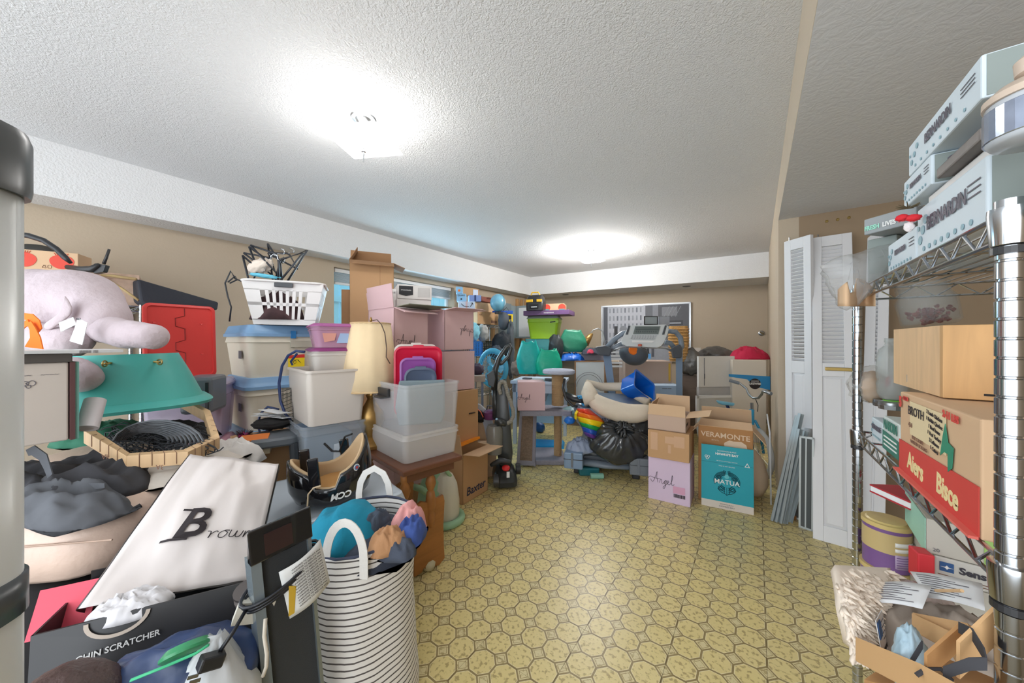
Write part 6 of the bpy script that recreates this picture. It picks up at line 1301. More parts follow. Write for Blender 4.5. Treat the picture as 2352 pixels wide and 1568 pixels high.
M().loft([[bp_(u, v, 3.22) for u, v in ((1644, 919), (1660, 922), (1688, 926), (1686, 932), (1660, 930), (1650, 927))], [bp_(u, v-1, 3.36) for u, v in ((1644, 919), (1660, 922), (1688, 926), (1686, 932), (1660, 930), (1650, 927))]]).build('saddle', mat('saddle_blue', '7fc3df', .4), bk_, bevel=.01)
M().tube([bp_(1728, 942, 3.0), bp_(1727, 925, 3.0)], .012, 8).build('stem', steel, bk_)
hbp = [(1676, 874, 3.2), (1700, 880, 3.15), (1715, 892, 3.1), (1720, 905, 3.05), (1730, 914, 3.0), (1742, 914, 2.95), (1750, 905, 2.9), (1752, 898, 2.87), (1770, 903, 2.8)]
M().tube([bp_(*p) for p in hbp], .010, 8).build('handlebar', steel, bk_, smooth=True)
M().tube([bp_(1675, 873, 3.2), bp_(1698, 880, 3.15)], .015, 8).build('grip', greyp, bk_); M().tube([bp_(1758, 899, 2.86), bp_(1771, 904, 2.8)], .015, 8).build('grip', greyp, bk_)
M().tube([bp_(1735, 915, 2.98), bp_(1741, 930, 2.96), bp_(1740, 945, 2.97)], .003, 5).build('brake_cable', blackm, bk_)
# cream ball/lamp next to bike
o = M().lathe([(.0, 0), (.06, .01), (.11, .08), (.12, .16), (.10, .26), (.05, .34), (.0, .37)], n=24, sx=.8).build('cream_cushion', mat('cream_round', 'd8bfa0', .6), smooth=True, loc=G(1736, 2.66, .002), rot=(0, R(-6), 0)); tag(o, 'cream rounded upright cushion behind the teal wine carton', 'cushion')
# ---- cartons at the right ----
pbx = carton('lilac carton with script lettering at the bottom of right stack', BL(1489, 2.62, 0, 2, .285), .27, .32, lilac, name='pink_box'); 
stroke(pbx, ANGEL, .0013, ink, 'lettering', (-.125, -.002, .13), scale=.04)
decal(pbx, [(0,0),(.08,0),(.08,.05),(0,.05)], mat('pink_label', 'd9a3c0', .6), 'pink_label', (.03, -.0012, .08)); q = M()
for k in range(13): q.box((.035+.006*k, -.0022, .05), (.038+.006*k+.001*(k % 3), -.001, .075))
q.build('barcode', ink, pbx)['kind'] = 'stuff'
zt_ = .322
mb_ = carton('brown carton with patches of torn tape in the right stack', BL(1488, 2.60, zt_, 2, .28), .30, .205, card, tp=None)
for x, z, w_, h_ in ((-.12, .06, .05, .13), (-.02, .12, .06, .05), (.04, .10, .07, .08), (.0, .05, .02, .06)): decal(mb_, [(0,0),(w_,0),(w_,h_),(0,h_)], mat('peeled_card', 'cfa888', .9), 'tape_patch', (x, -.001, z))
up = carton('open carton with handwriting on its flap, topmost of right stack', BL(1488, 2.62, zt_+.207, 2, .26), .27, .11, mat('card_greyish', 'c4aa98', .8, var=.04), flaps=[('R', .15, 168), ('B', .12, 100), ('L', .1, 70), ('F', .08, 82)], inside=card_l)
stroke(up, [[(0,0),(.5,1),(1,.2),(1.2,1),(1.6,.3)],[(2,.2),(2.4,1),(2.6,0),(3,1.2),(3.4,.4),(4,.8)]], .0012, ink, 'handwriting', (.132, .03, .04), (PI/2, 0, PI/2), scale=.02)
vm = carton('brown wine carton with a white sheep behind the teal panel', BL(1604, 2.60, 0, 2, .34), .24, .56, mat('card_copper', 'b4814f', .7, var=.05), name='wine_box', flaps=[('F', .12, 14), ('L', .1, 230), ('B', .12, 70), ('R', .12, 230)], inside=card_l)
wp = mat('wine_print', 'e8cdb0', .7, var=0)
text(vm, 'VERAMONTE', .052, wp, (.0, -.003, .50), bold=.0008)
text(vm, 'ESTATE', .014, wp, (-.06, -.003, .462))
decal(vm, [(0,.0),(.03,.02),(.05,.015),(.1,.02),(.13,0),(.14,-.05),(0,-.05),(-.005,-.01)], wp, 'sheep_print', (.0, -.002, .455)); 
tB = BL(1611, 2.51, 0, 6, .315)
mt = thing('teal_wine_box', 'flattened teal wine carton panel with white lettering and carved mask logo', 'box', tB[0], tB[1], rot=(R(-3), 0, tB[1]))
tw = .315; tealb = mat('matua_teal', '1b9fb0', .5, var=.03)
M().box((-tw/2, 0, .05), (tw/2, .008, .44)).build('teal_panel', tealb, mt); M().box((-tw/2, 0, 0), (tw/2, .008, .05)).build('white_base', mat('base_white', 'd9cfc4', .6), mt)
M().box((-tw/2, .008, 0), (-tw/2+.004, .14, .40)).build('side_panel', card, mt); M().box((tw/2-.004, .008, 0), (tw/2, .14, .40)).build('side_panel', card, mt)
M().box((-tw/2, -.001, .318), (tw/2, 0, .3205)).build('fold_line', mat('teal_dark', '127f8c', .5), mt)
text(mt, 'SAUVIGNON BLANC', .0125, whiteprint, (0, -.002, .405)); text(mt, "HAWKE'S BAY", .022, whiteprint, (0, -.002, .383), bold=.0006); text(mt, 'LOREM'.replace('LOREM', '100% ESTATE SUSTAINABLY CERTIFIED'), .0075, whiteprint, (0, -.002, .335)); text(mt, 'WINE OF NEW ZEALAND', .0085, whiteprint, (0, -.002, .300))
text(mt, "SAUVIGNON BLANC", .009, inkg, (0, -.002, .034)); text(mt, "HAWKE'S BAY", .015, inkg, (0, -.002, .018))
dk = mat('mask_dark', '14505c', .5, var=0)
cx, cz = 0, .19
def arcp(r, a0, a1, sx, ox, oz, w_=.0022): return [(ox+sx*r*CO(R(a0+(a1-a0)*i/12)), -.0016, oz+r*S(R(a0+(a1-a0)*i/12))) for i in range(13)]
q = M()
for sx in (-1, 1):
    for k in range(5): q.tube(arcp(.03+.009*k, 95, -25, sx, sx*.012, cz+.018-.003*k), .0021, 4)
    for k in range(4): q.tube(arcp(.03+.008*k, -25, -85, sx, sx*.006, cz-.008-.006*k), .0019, 4)
    for r_ in (.014, .008): q.tube([(sx*.045+r_*1.2*CO(a), -.0018, cz+.03+r_*.8*S(a)) for a in [2*PI*i/14 for i in range(14)]], .0018, 4, closed=True)
    for r_ in (.016, .009): q.tube([(sx*.035+r_*CO(a), -.0018, cz-.045+r_*S(a)) for a in [2*PI*i/14 for i in range(14)]], .0018, 4, closed=True)
    q.tube([(sx*.004, -.0016, cz+.075), (sx*.02, -.0016, cz+.082), (sx*.02, -.0016, cz+.065), (sx*.008, -.0016, cz+.06)], .002, 4)
q.tube([(-.014, -.0018, cz-.035), (-.016, -.0018, cz-.075), (0, -.0018, cz-.09), (.016, -.0018, cz-.075), (.014, -.0018, cz-.035)], .002, 4); q.tube([(0, -.0018, cz-.035), (0, -.0018, cz-.088)], .0014, 4)
q.build('mask_logo', dk, mt)['kind'] = 'stuff'
M().lathe([(0, -.002), (.015, -.002), (.015, -.0026), (0, -.0026)], ax='y', n=14).build('sun_logo', mat('sun_teal', '5fc0ca', .5), mt, loc=(0, 0, cz+.04)); text(mt, 'MATUA', .045, whiteprint, (0, -.0065, cz), bold=.0002)
decal(mt, [(0,0),(.032,0),(.016,.03)], whiteprint, 'triangle_mark', (.105, -.002, .315)); decal(mt, [(.006,.004),(.026,.004),(.016,.022)], tealb, 'triangle_mark', (.105, -.003, .315))
for k in range(3): M().tube([(.008*CO(2*PI*i/10)+.008*CO(2*PI*k/3+.5), -.002, .008*S(2*PI*i/10)+.008*S(2*PI*k/3+.5)) for i in range(10)], .0018, 4, closed=True).build('rings_mark', whiteprint, mt, loc=(-.12, 0, .352))
# ---- pet bed, bags and tubs on the treadmill ----
wh_ = mat('petbed_cream', 'd8cbb8', .85, var=.04, bump=.25, bscale=50); pbd = thing('pet_bed', 'big cream bolstered pet bed thrown across the treadmill', 'pet bed', W(1430, 925, 3.15), 0)
def pb_(u, v, d): return W(u, v, d)-pbd.location
M().tube([pb_(1352, 905, 3.1), pb_(1368, 925, 3.05), pb_(1400, 940, 3.0), pb_(1440, 952, 2.98), pb_(1480, 948, 2.95), pb_(1500, 942, 2.98)], [.05, .08, .09, .09, .08, .05], 14).build('front_bolster', wh_, pbd, smooth=True, sub=1)
M().tube([pb_(1350, 880, 3.2), pb_(1352, 900, 3.12), pb_(1362, 925, 3.06)], [.03, .07, .08], 12).build('side_bolster', wh_, pbd, smooth=True)
M().tube([pb_(1348, 876, 3.3), pb_(1380, 888, 3.4), pb_(1430, 888, 3.42), pb_(1450, 900, 3.35), pb_(1490, 925, 3.2)], [.02, .04, .045, .05, .05], 12).build('back_bolster', wh_, pbd, smooth=True)
M().loft([[pb_(u, v, d) for u, v, d in ((1360, 900, 3.25), (1440, 905, 3.35), (1490, 935, 3.15), (1440, 945, 3.05), (1380, 925, 3.1))], [pb_(u, v+8, d) for u, v, d in ((1360, 900, 3.25), (1440, 905, 3.35), (1490, 935, 3.15), (1440, 945, 3.05), (1380, 925, 3.1))]]).build('cushion', mat('bed_blue', '8ea2b8', .8), pbd, smooth=True)
bbn = thing('blue_bin', 'glossy royal blue plastic bin tipped on its side on the pet bed', 'bin', W(1462, 892, 3.3), 0, rot=(R(60), R(35), YAW+R(20)))
M().loft([rrect(.24, .17, .03, 0), rrect(.27, .2, .035, .16), rrect(.29, .22, .035, .165), rrect(.29, .22, .035, .175), rrect(.26, .19, .03, .17), rrect(.23, .16, .03, .01)]).build('body', mat('royal_blue', '1263c8', .15, coat=.5), bbn, smooth='auto', loc=(0, 0, -.08))
gt = tote('grey translucent tote with black handwritten letters under the pet bed', (G(1385, 3.02, .43), YAW, .40), .3, .17, mat('smoky_tote', '8f93a4', .3, clear=.12), taper=.93, r=.03, liph=.05); text(gt, 'HBSP', .052, ink, (.02, -.012, .07), (PI/2, 0, 0), name='handwriting')
t = thing('padded_support', 'black and sky blue padded board sticking out left of the pet bed', 'pad', W(1325, 915, 3.2), 0)
M().tube([W(1298, 905, 3.3)-t.location, W(1318, 915, 3.25)-t.location, W(1345, 920, 3.2)-t.location], [.04, .055, .05], 12, flat=.6).build('pad', blackp, t, smooth=True)
M().loft([[W(u, v, 3.18)-t.location for u, v in ((1325, 908), (1345, 906), (1400, 935), (1400, 950), (1340, 935))], [W(u, v, 3.24)-t.location for u, v in ((1325, 908), (1345, 906), (1400, 935), (1400, 950), (1340, 935))]]).build('blue_board', mat('board_blue', '3fa0dc', .4), t, bevel=.008)
for u, v in ((1331, 912), (1340, 911), (1333, 921), (1343, 925)): M().lathe([(0, 0), (.006, 0), (.006, -.004), (0, -.004)], ax='y', n=8).build('screw', dgrey, t, loc=W(u, v, 3.17)-t.location)
M().tube([W(1297, 870, 3.3)-t.location, W(1293, 890, 3.25)-t.location, W(1300, 915, 3.22)-t.location, W(1315, 932, 3.2)-t.location, W(1340, 936, 3.18)-t.location], .012, 8).build('rail', blackp, t, smooth=True)
o = blob(.10, .09, .05, .1, 2, 97).build('grey_dome', mat('teal_grey', '7fa3a8', .4), smooth=True, loc=W(1312, 945, 3.4)); tag(o, 'grey-teal dome bowl behind the rainbow bag', 'bowl')
o = blob(.05, .05, .035, .1, 2, 98).build('blue_cone', mat('cone_blue', '1f72d0', .4), smooth=True, loc=W(1308, 965, 3.2)); tag(o, 'small blue bundle left of the rainbow bag', 'bundle')
rb_ = thing('rainbow_bag', 'rainbow striped nylon bag left of the black garbage bag', 'bag', W(1352, 968, 3.0), 0)
cols = ['e23a22', 'f0761c', 'f2cf12', '1d9a46', '1f4fae', '5a2f8c']
base_pts = [((1326, 938), (1352, 940)), ((1327, 944), (1376, 958)), ((1325, 955), (1388, 970)), ((1331, 968), (1382, 982)), ((1336, 978), (1378, 992)), ((1340, 990), (1374, 1002)), ((1346, 1000), (1372, 1010))]
for k in range(6):
    (a0, b0_), (a1, b1_) = base_pts[k], base_pts[k+1]
    def fr_(a, b, A0=a0, B0=b0_, A1=a1, B1=b1_):
        u = (A0[0]*(1-b)+A1[0]*b)*(1-a)+(B0[0]*(1-b)+B1[0]*b)*a; v = (A0[1]*(1-b)+A1[1]*b)*(1-a)+(B0[1]*(1-b)+B1[1]*b)*a
        return W(u, v, 3.0-.09*S(PI*a)+.02*ns((u/12, v/12, 0), 1, 4))-rb_.location
    M().grid(fr_, 10, 3).build('stripe', mat('rainbow_'+cols[k], cols[k], .4, bump=.3, bscale=20), rb_, smooth=True, thick=.01)
M().tube([W(1328, 940, 3.0)-rb_.location, W(1322, 950, 2.98)-rb_.location, W(1322, 962, 3.0)-rb_.location], .014, 6, flat=.3).build('yellow_tail', MATS['rainbow_f2cf12'], rb_)
# black garbage bags with gathered top
def gathered(label, u, v, d, s_, sd, n_=96):
    t = thing('garbage_bag', label, 'bag', W(u, v, d), 0); m_ = mat('bin_liner', '34373a', .16, coat=.4, var=.25, vscale=10, bump=.25, bscale=14); rings = []
    for i in range(30):
        ph = PI*i/29; row = []
        for j in range(n_):
            th = 2*PI*j/n_; dv = Vector((S(ph)*CO(th), S(ph)*S(th), -CO(ph))); k = 1+.10*ns(dv, 2, sd)+.04*ns(dv, 6, sd)
            up_ = max(0, -CO(ph)*-1 if False else -CO(ph)); k += .06*up_**.5*S(th*17+3*ns(dv, 3, sd))*S(ph)*(up_ > 0)
            zz = dv.z*s_[2]*k; zz = max(zz, -s_[2]*.7)
            if ph > 2.75: zz -= (ph-2.75)*.12
            row.append((dv.x*s_[0]*k, dv.y*s_[1]*k, zz))
        rings.append(row)
    M().loft(rings).build('bag_body', m_, t, smooth=True, rot=(R(38), 0, YAW)); q = M()
    rn = random.Random(sd)
    for k in range(26):
        a = rn.uniform(0, 2*PI); p0 = Vector((0, 0, s_[2]*.86)); L_ = rn.uniform(.05, .1); p = [p0+Vector((CO(a)*L_*f_, S(a)*L_*f_*.9, .03*S(f_*3)+.02*rn.random())) for f_ in (0, .35, .7, 1)]
        sd2 = Vector((-S(a), CO(a), 0)); rg = [[x-sd2*.012*(.3+f_), x+Vector((0,0,.012)), x+sd2*.012*(.3+f_), x-Vector((0,0,.004))] for x, f_ in zip(p, (0, .5, .9, .6))]; q.loft(rg)
    q.build('gathered_neck', m_, t, smooth=True, rot=(R(38), 0, YAW))['kind'] = 'stuff'
    return t
gathered('shiny black garbage bag with gathered neck lying on the treadmill deck', 1422, 1012, 3.0, (.27, .2, .17), 5)
gbag('black garbage bag behind the gathered one beside the carton stack', 1462, 985, 3.05, (.15, .14, .15), '26282a', 99)
o = cloth(.26, .24, .13, 101, amp=.5, f=3).build('plastic_sheet', mat('sheet_blueish', 'a8b4cc', .2, bump=.8, bscale=18, clear=.2), smooth=True, loc=G(1332, 3.12, .2), rot=(R(0), R(-12), YAW)); tag(o, 'pale crumpled plastic sheet on the left of the treadmill deck', 'plastic sheet')
o = M().box((-.09, -.04, 0), (.09, .05, .07)).build('teal_toolbox', mat('deep_teal', '1f6a72', .4), bevel=.012, loc=G(1352, 3.08, 0), rot=(0, 0, YAW)); tag(o, 'small dark teal case on the floor under the treadmill', 'case')
o = M().cyl((-.055, 0, .025), (.055, 0, .025), .024, 12).build('mint_bottle', mat('mint_b', '86b8a4', .4), smooth='auto', loc=G(1371, 2.98, 0), rot=(0, 0, YAW)); tag(o, 'mint green ribbed tube on the floor under the treadmill', 'tube')
# ---- cat tree ----
cg = mat('cat_plush_grey', '8f8c96', .95, var=.08, bump=.6, bscale=70); ss = mat('sisal', 'b0906a', .9, var=.15, vscale=40)
ct = thing('cat_tree', 'grey plush cat tree with sisal posts and a sloping scratch ramp', 'cat tree', G(1262, 3.42, 0), YAW)
def cp(u, v, d): return Matrix.Rotation(-YAW, 3, 'Z') @ (W(u, v, d)-ct.location)
M().box((-.28, -.12, 0), (.16, .3, .05)).build('base', cg, ct, bevel=.012)
def spost(p, z0, z1, r_):
    q = M(); n = int((z1-z0)/.009); pr_ = []
    for k in range(n): z = z0+(z1-z0)*k/n; pr_ += [(r_, z), (r_+.0035, z+.0045)]
    M().lathe(pr_+[(r_, z1)], (p.x, p.y, 0), 20).build('sisal_post', ss, ct)
pp0 = cp(1281, 950, 3.45); spost(pp0, .05, zat(945, 3.45), .036); spost(pp0, zat(930, 3.45), zat(857, 3.45), .058)
M().loft([rrect(.5, .34, .03, 0, 4), rrect(.5, .34, .03, .045, 4)]).build('middle_shelf', cg, ct, loc=(pp0.x-.13, pp0.y, zat(947, 3.45)))
M().lathe([(0, 0), (.15, 0), (.162, .012), (.16, .035), (.14, .045), (0, .045)], n=32).build('top_platform', mat('plush_light', 'b4b8c8', .95, bump=.6, bscale=70), ct, smooth='auto', loc=(pp0.x+.01, pp0.y, zat(858, 3.45)))
M().tube([pp0+Vector((-.05, -.03, 0)), pp0+Vector((-.055, -.03, 0))], .01, 4) 
rp = [cp(1186, 1068, 3.27), cp(1229, 1070, 3.24), cp(1231, 946, 3.4), cp(1194, 944, 3.42)]
def bil(a, b): return rp[0].lerp(rp[1], a).lerp(rp[3].lerp(rp[2], a), b)
off_ = (rp[1]-rp[0]).cross(rp[3]-rp[0]).normalized(); off_ = off_ if off_.y < 0 else -off_
rmp = M()
for (a0, a1, b0_, b1_) in ((0, 1, 0, .09), (0, 1, .93, 1), (0, .17, 0, 1), (.83, 1, 0, 1)): rmp.prism([bil(a0, b0_), bil(a1, b0_), bil(a1, b1_), bil(a0, b1_)], -off_*.03)
rmp.build('ramp_frame', cg, ct, bevel=.005); M().prism([bil(.15, .07), bil(.85, .07), bil(.85, .95), bil(.15, .95)], -off_*.02).build('scratch_pad', mat('scratch_brown', '84705f', .95, var=.45, vscale=60, bump=.8, bscale=80), ct, loc=-off_*.006)
sB = (G(1221, 3.3, zat(943, 3.3)), R(36), .262); cpx = carton('pink lettered carton sitting on the cat tree shelf', sB, .22, .275, pink, name='pink_box'); stroke(cpx, ANGEL, .0011, ink, 'lettering', (-.125, -.002, .105), scale=.028)
# blue mat on floor behind, blue bag
o = M().loft([[(x, y, 0) for x, y in ((-.22, -.15), (.22, -.12), (.24, .14), (-.2, .16))], [(x, y, .03) for x, y in ((-.2, -.13), (.2, -.1), (.22, .12), (-.18, .14))]]).build('blue_mat', mat('cyan_sheet', '1f9de0', .35, bump=.4, bscale=10), smooth='auto', loc=G(1250, 3.95, 0), rot=(0, 0, YAW+R(-6))); tag(o, 'bright blue folded sheet on the floor behind the cat tree', 'sheet')
o = blob(.07, .06, .07, .15, 2.5, 103).build('blue_bundle', mat('blue_bundle_m', '1a4f8c', .4, var=.3), smooth=True, loc=G(1240, 4.5, .07)); tag(o, 'small dark blue plastic bundle on the floor under the white desk', 'bag')
for k, (u, v, d, col, lb) in enumerate(((1205, 905, 4.1, '5fb7e0', 'light blue storage bag under the left of the white desk'), (1240, 900, 4.1, '9fb4cc', 'grey-blue bag under the right of the white desk'), (1150, 905, 3.9, '3f7fae', 'blue bag behind the vacuum handle'), (1165, 945, 4.1, '55a8d0', 'sky blue bag on the floor behind the vacuum'))):
    o = blob(.1, .1, .13, .15, 2.5, 110+k).build('storage_bag', mat('bagm'+col, col, .5, var=.1), smooth=True, loc=W(u, v, d)); tag(o, lb, 'bag')
# ---------------- closet doors, metal tracks, right shelving ----------------
dw = mat('door_white', 'e3e3e5', .45, var=.01)
def leaf(name, label, b0, b1, t0, t1, handle=False):
    """louvred door leaf leaning on the wall: bottom-left, bottom-right, top-left, top-right"""
    w_ = (b1-b0).length; h = ((t0-b0).length+(t1-b1).length)/2
    ex = (b1-b0).normalized(); ez = (t0-b0).normalized(); ey = ez.cross(ex).normalized(); ez = ex.cross(ey)
    t = thing(name, label, 'door', b0); t.rotation_euler = Matrix((ex, ey, ez)).transposed().to_euler()
    s_ = .048; th = .026; split = h*.505
    for (a, b, n) in (((0, 0, 0), (s_, th, h), 'stile'), ((w_-s_, 0, 0), (w_, th, h), 'stile'), ((s_, 0, 0), (w_-s_, th, .09), 'bottom_rail'), ((s_, 0, h-.075), (w_-s_, th, h), 'top_rail'), ((s_, 0, split), (w_-s_, th, split+.085), 'lock_rail')): M().box(a, b).build(n, dw, t, bevel=.002)
    M().loft([[(s_, .012, .09), (w_-s_, .012, .09), (w_-s_, .012, split), (s_, .012, split)], [(s_+.018, .004, .108), (w_-s_-.018, .004, .108), (w_-s_-.018, .004, split-.018), (s_+.018, .004, split-.018)]]).build('raised_panel', dw, t); M().box((s_, .012, .09), (w_-s_, .02, split)).build('panel_back', dw, t)
    n = 31; z0 = split+.085; 
    for k in range(n):
        zz = z0+(h-.075-z0)*(k+.5)/n
        if k == 0: first = M().box((s_, .002, -.003), (w_-s_, .030, .003), ('X', R(-38)), (0, .015, 0)).build('slat', dw, t, loc=(0, 0, zz))
        else:
            o = first.copy(); C.objects.link(o); o.location = (0, 0, zz)
    M().cyl((.03, .013, h), (.03, .013, h+.025), .004, 8).build('pivot_pin', steel, t)
    return t, w_, h
L0 = [G(1806, 2.52), G(1867, 2.34), W(1787, 560, 2.56), W(1859, 553, 2.47)]
L1_ = [G(1867, 2.08), G(1974, 1.95), W(1864, 549, 2.42), W(1978, 536, 2.30)]
L2_ = [G(1972, 2.02), G(2032, 1.94), W(1982, 532, 2.36), W(2036, 526, 2.3)]
for o_ in (L0, L1_, L2_): o_[0].z = o_[1].z = 0
l0 = leaf('louvre_door', 'white louvred bifold leaf nearest the tan partition', *L0)
l1 = leaf('louvre_door', 'white louvred bifold leaf with the brass bolt handle', *L1_)
l2_ = leaf('louvre_door', 'white louvred bifold leaf behind the chrome shelf post', *L2_)
hd = M().box((.06, -.012, 0), (.20, -.002, .022)).build('handle', brass, l1[0], bevel=.004, loc=(0, 0, l1[2]*.505+.035), label='brass bolt handle')
for x in (.075, .13, .185): M().lathe([(0, -.02), (.009, -.018), (.009, -.012), (0, -.01)], ax='y', n=12).build('bolt_knob', brass, hd, loc=(x, 0, l1[2]*.505+.046))
# metal tracks and window screens
galv = mat('galvanised', 'a9b2b4', .4, metal=.25, var=.08)
tl3 = ['galvanised door track leaning nearest the tan partition', 'galvanised door track second from the partition', 'slotted galvanised track in the middle of the bundle', 'galvanised track fourth in the leaning bundle', 'galvanised track nearest the window screens']
for k, (ub_, vb_, ut, vt) in enumerate(((1776, 1197, 1833, 955), (1786, 1200, 1840, 950), (1797, 1203, 1838, 985), (1802, 1203, 1850, 990), (1812, 1200, 1856, 1040))):
    db = 940.1/(vb_-784); a = G(ub_, db, .002); b = W(ut, vt, [2.34, 2.31, 2.28, 2.26, 2.24][k]); dv = (b-a); L_ = dv.length; t = thing('metal_track', tl3[k], 'track', a, 0, 'galvanised tracks leaning by the closet doors'); t.rotation_euler = dv.to_track_quat('Z', 'X').to_euler()
    M().box((-.016, -.009, 0), (.016, -.007, L_)).box((-.016, -.009, 0), (-.014, .009, L_)).box((.014, -.009, 0), (.016, .009, L_)).build('channel', galv, t)
    if k == 2:
        for j in range(8): M().box((-.009, -.0096, .05+.07*j), (.004, -.0088, .085+.07*j)).build('slot', blackm, t)
bot = M().lathe([(0, 0), (.03, 0), (.03, .0), (.0, .01)], n=8)
o = M().lathe([(.0, 0), (.028, 0), (.03, .02), (.03, .18), (.026, .2), (0, .2)], n=20).build('paper_roll', mat('roll_white', 'cfd5da', .5), smooth='auto', loc=G(1850, 2.34, .4), rot=(R(-10), R(4), 0)); tag(o, 'white paper roll standing behind the metal tracks', 'roll')
st_ = M().box((-.03, -.03, 0), (.03, .03, .395)).build('storage_post', mat('grey_box_hidden', '9aa0a2', .5), loc=G(1850, 2.34, 0)); tag(st_, 'grey upright block behind the metal tracks supporting the roll', 'block')
scr = mat('screen_mesh', '6d7273', .6, clear=.45, var=.05); scf = mat('screen_frame', 'c4cacb', .4, metal=.3)
for k, (u0, u1, vb0, vb1, vt, lb) in enumerate(((1834, 1868, 1211, 1222, 1000, 'narrow window screen leaning in front'), (1820, 1860, 1190, 1202, 1000, 'narrow window screen behind the first one'))):
    d0, d1 = 940.1/(vb0-784), 940.1/(vb1-784); a, b = G(u0, d0, .002), G(u1, d1, .002); c_ = W(u0+2, vt, d0+.015); e_ = b-a; h_ = (c_-a).length
    ex = e_.normalized(); ez = (c_-a).normalized(); ey = ez.cross(ex).normalized(); ez = ex.cross(ey); t = thing('window_screen', lb+' of the louvred doors' if k else 'narrow window screen leaning in front of the louvred doors', 'screen', a); t.rotation_euler = Matrix((ex, ey, ez)).transposed().to_euler(); w_ = e_.length
    M().box((0, 0, 0), (w_, .008, .012)).box((0, 0, h_-.012), (w_, .008, h_)).box((0, 0, 0), (.010, .008, h_)).box((w_-.010, 0, 0), (w_, .008, h_)).box((w_*.42, 0, 0), (w_*.42+.007, .008, h_)).build('frame', scf, t); M().box((.008, .003, .01), (w_-.008, .004, h_-.01)).build('mesh', scr, t)
o = M().box((-.03, -.02, 0), (.03, .02, .025)).build('wood_block', oak, bevel=.002, loc=G(1814, 2.32, 0), rot=(0, 0, R(20))); tag(o, 'small brown wood block on floor under the tracks', 'block')
o = M().tube([G(1771, 2.5, .002), G(1768, 2.6, .5), G(1762, 2.7, .62)], .006, 6).build('white_rod', whitep, smooth=True); tag(o, 'thin white rod leaning against the tan partition', 'rod')
# ---- chrome shelving at the right ----
SX = .27; Y0, Y1 = .744, 1.58; Z1, Z2, Z3 = 1.36, .895, .38
rs = thing('wire_rack', 'chrome wire shelving unit in the right foreground', 'shelf', (SX, Y0, 0), 0)
for z in (Z1, Z2, Z3): wire_shelf(rs, 0, .42, 0, Y1-Y0, z, .028, r=.0026)
for x in (0, .42):
    for y in (0, Y1-Y0):
        post(rs, x, y, 0, 1.375 if True else 0, .0127)
        for z in (Z1, Z2, Z3): M().lathe([(.0145, -.046), (.0165, -.044), (.019, -.004), (.0185, .004), (.0135, .005)], (x, y, z), 20).build('collar', chrome, rs, smooth='auto')
        for z in (Z1, Z2): M().lathe([(.0150, -.056), (.0165, -.056), (.0165, -.047), (.0150, -.047)], (x, y, z), 20).build('collar_sleeve', blackp, rs)
def onf(u, X=SX):
    """distance along the view where the column u meets the plane x = X"""
    t1 = (u-1176)/F; return X/(FW.x+RT.x*t1)
def shelfbox(label, u0, u1, z0, h, m, D=.2, X=None, name='white_box', cat='box', **k):
    X = SX+.012 if X is None else X; d0, d1 = onf(u0, X), onf(u1, X); a, b = G(u0, d0, z0), G(u1, d1, z0)
    return carton(label, ((a+b)/2, R(-90), (a-b).length), D, h, m, name=name, cat=cat, **k), (a-b).length
jw = mat('jar_carton', 'cfdbe2', .6, var=.04); gp = mat('green_grey_print', '8a9490', .6)
ltr = mat('jar_letters', '5a5560', .6, var=0)
# local x runs toward the camera (world -Y); text reads left to right toward camera
def jarbox(label, u0, u1, z0, h, fs, D=.2, X=None):
    t, w_ = shelfbox(label, u0, u1, z0, h, jw, D, X)
    text(t, 'BERNARDIN', fs, ltr, (-.0*w_, -.002, h*.58), bold=fs*.03, sx=.82); 
    for k in range(3): M().box((w_*.30, -.0016, h*(.72-.1*k)), (w_*.45, -.001, h*(.74-.1*k))).build('print_line', ltr, t)
    for k in range(9): M().lathe([(0, -.001), (h*.05, -.001), (h*.05, -.0016), (0, -.0016)], ax='y', n=8).build('fruit_print', mat('fruit_faint', '8fb0ba', .6), t, loc=(-w_*.46+w_*.1*k, 0, h*(.15 if k else .6)))
    for k in range(3): M().lathe([(0, -.001), (h*.09, -.001), (h*.09, -.0016), (0, -.0016)], ax='y', n=10).build('fruit_print', MATS['fruit_faint'], t, loc=(-w_*.43+w_*.05*k, 0, h*(.35+.18*k)))
    # near end face pattern
    M().box((w_/2, .005, .003), (w_/2+.001, D-.005, h-.003)).build('end_print', gp, t)
    rn = random.Random(int(u0))
    for k in range(7): M().lathe([(0, 0), (h*.16, 0), (h*.13, .0012), (0, .0012)], ax='x', n=9, sx=1, sy=.8).build('apple_print', ltr, t, loc=(w_/2+.001, .02+(D-.04)*rn.random(), h*(.2+.6*rn.random())))
    return t
jarbox('long jar carton with bold lettering low on the right rack top', 2107, 2266, Z1+.006, .105, .036, .24)
jarbox('small jar carton at far end of the right rack top', 2040, 2104, Z1+.006, .075, .017, .2)
carton('plain shallow carton between the jar cartons on the right rack', (Vector((SX+.03, 1.0, Z1+.112)), R(-90), .24), .2, .028, wbx, name='white_box')
jarbox('small jar carton second layer on the right rack', 2076, 2138, Z1+.142, .06, .014, .22)
jarbox('long jar carton topmost of the right rack', 2087, 2254, Z1+.204, .068, .026, .26)
t, w_ = shelfbox('open magazine under the topmost jar carton on the right rack', 2150, 2250, Z1+.142, .02, mat('mag_mix', '6b6460', .5, var=.6, vscale=20), .2, name='magazine', cat='magazine')
t = carton('flat grey slogan box lying at far end of the right rack', base(1984, .99, 2105, .88, 1.495), .14, .045, mat('slate_box', '9a9fa1', .5), name='grey_box')
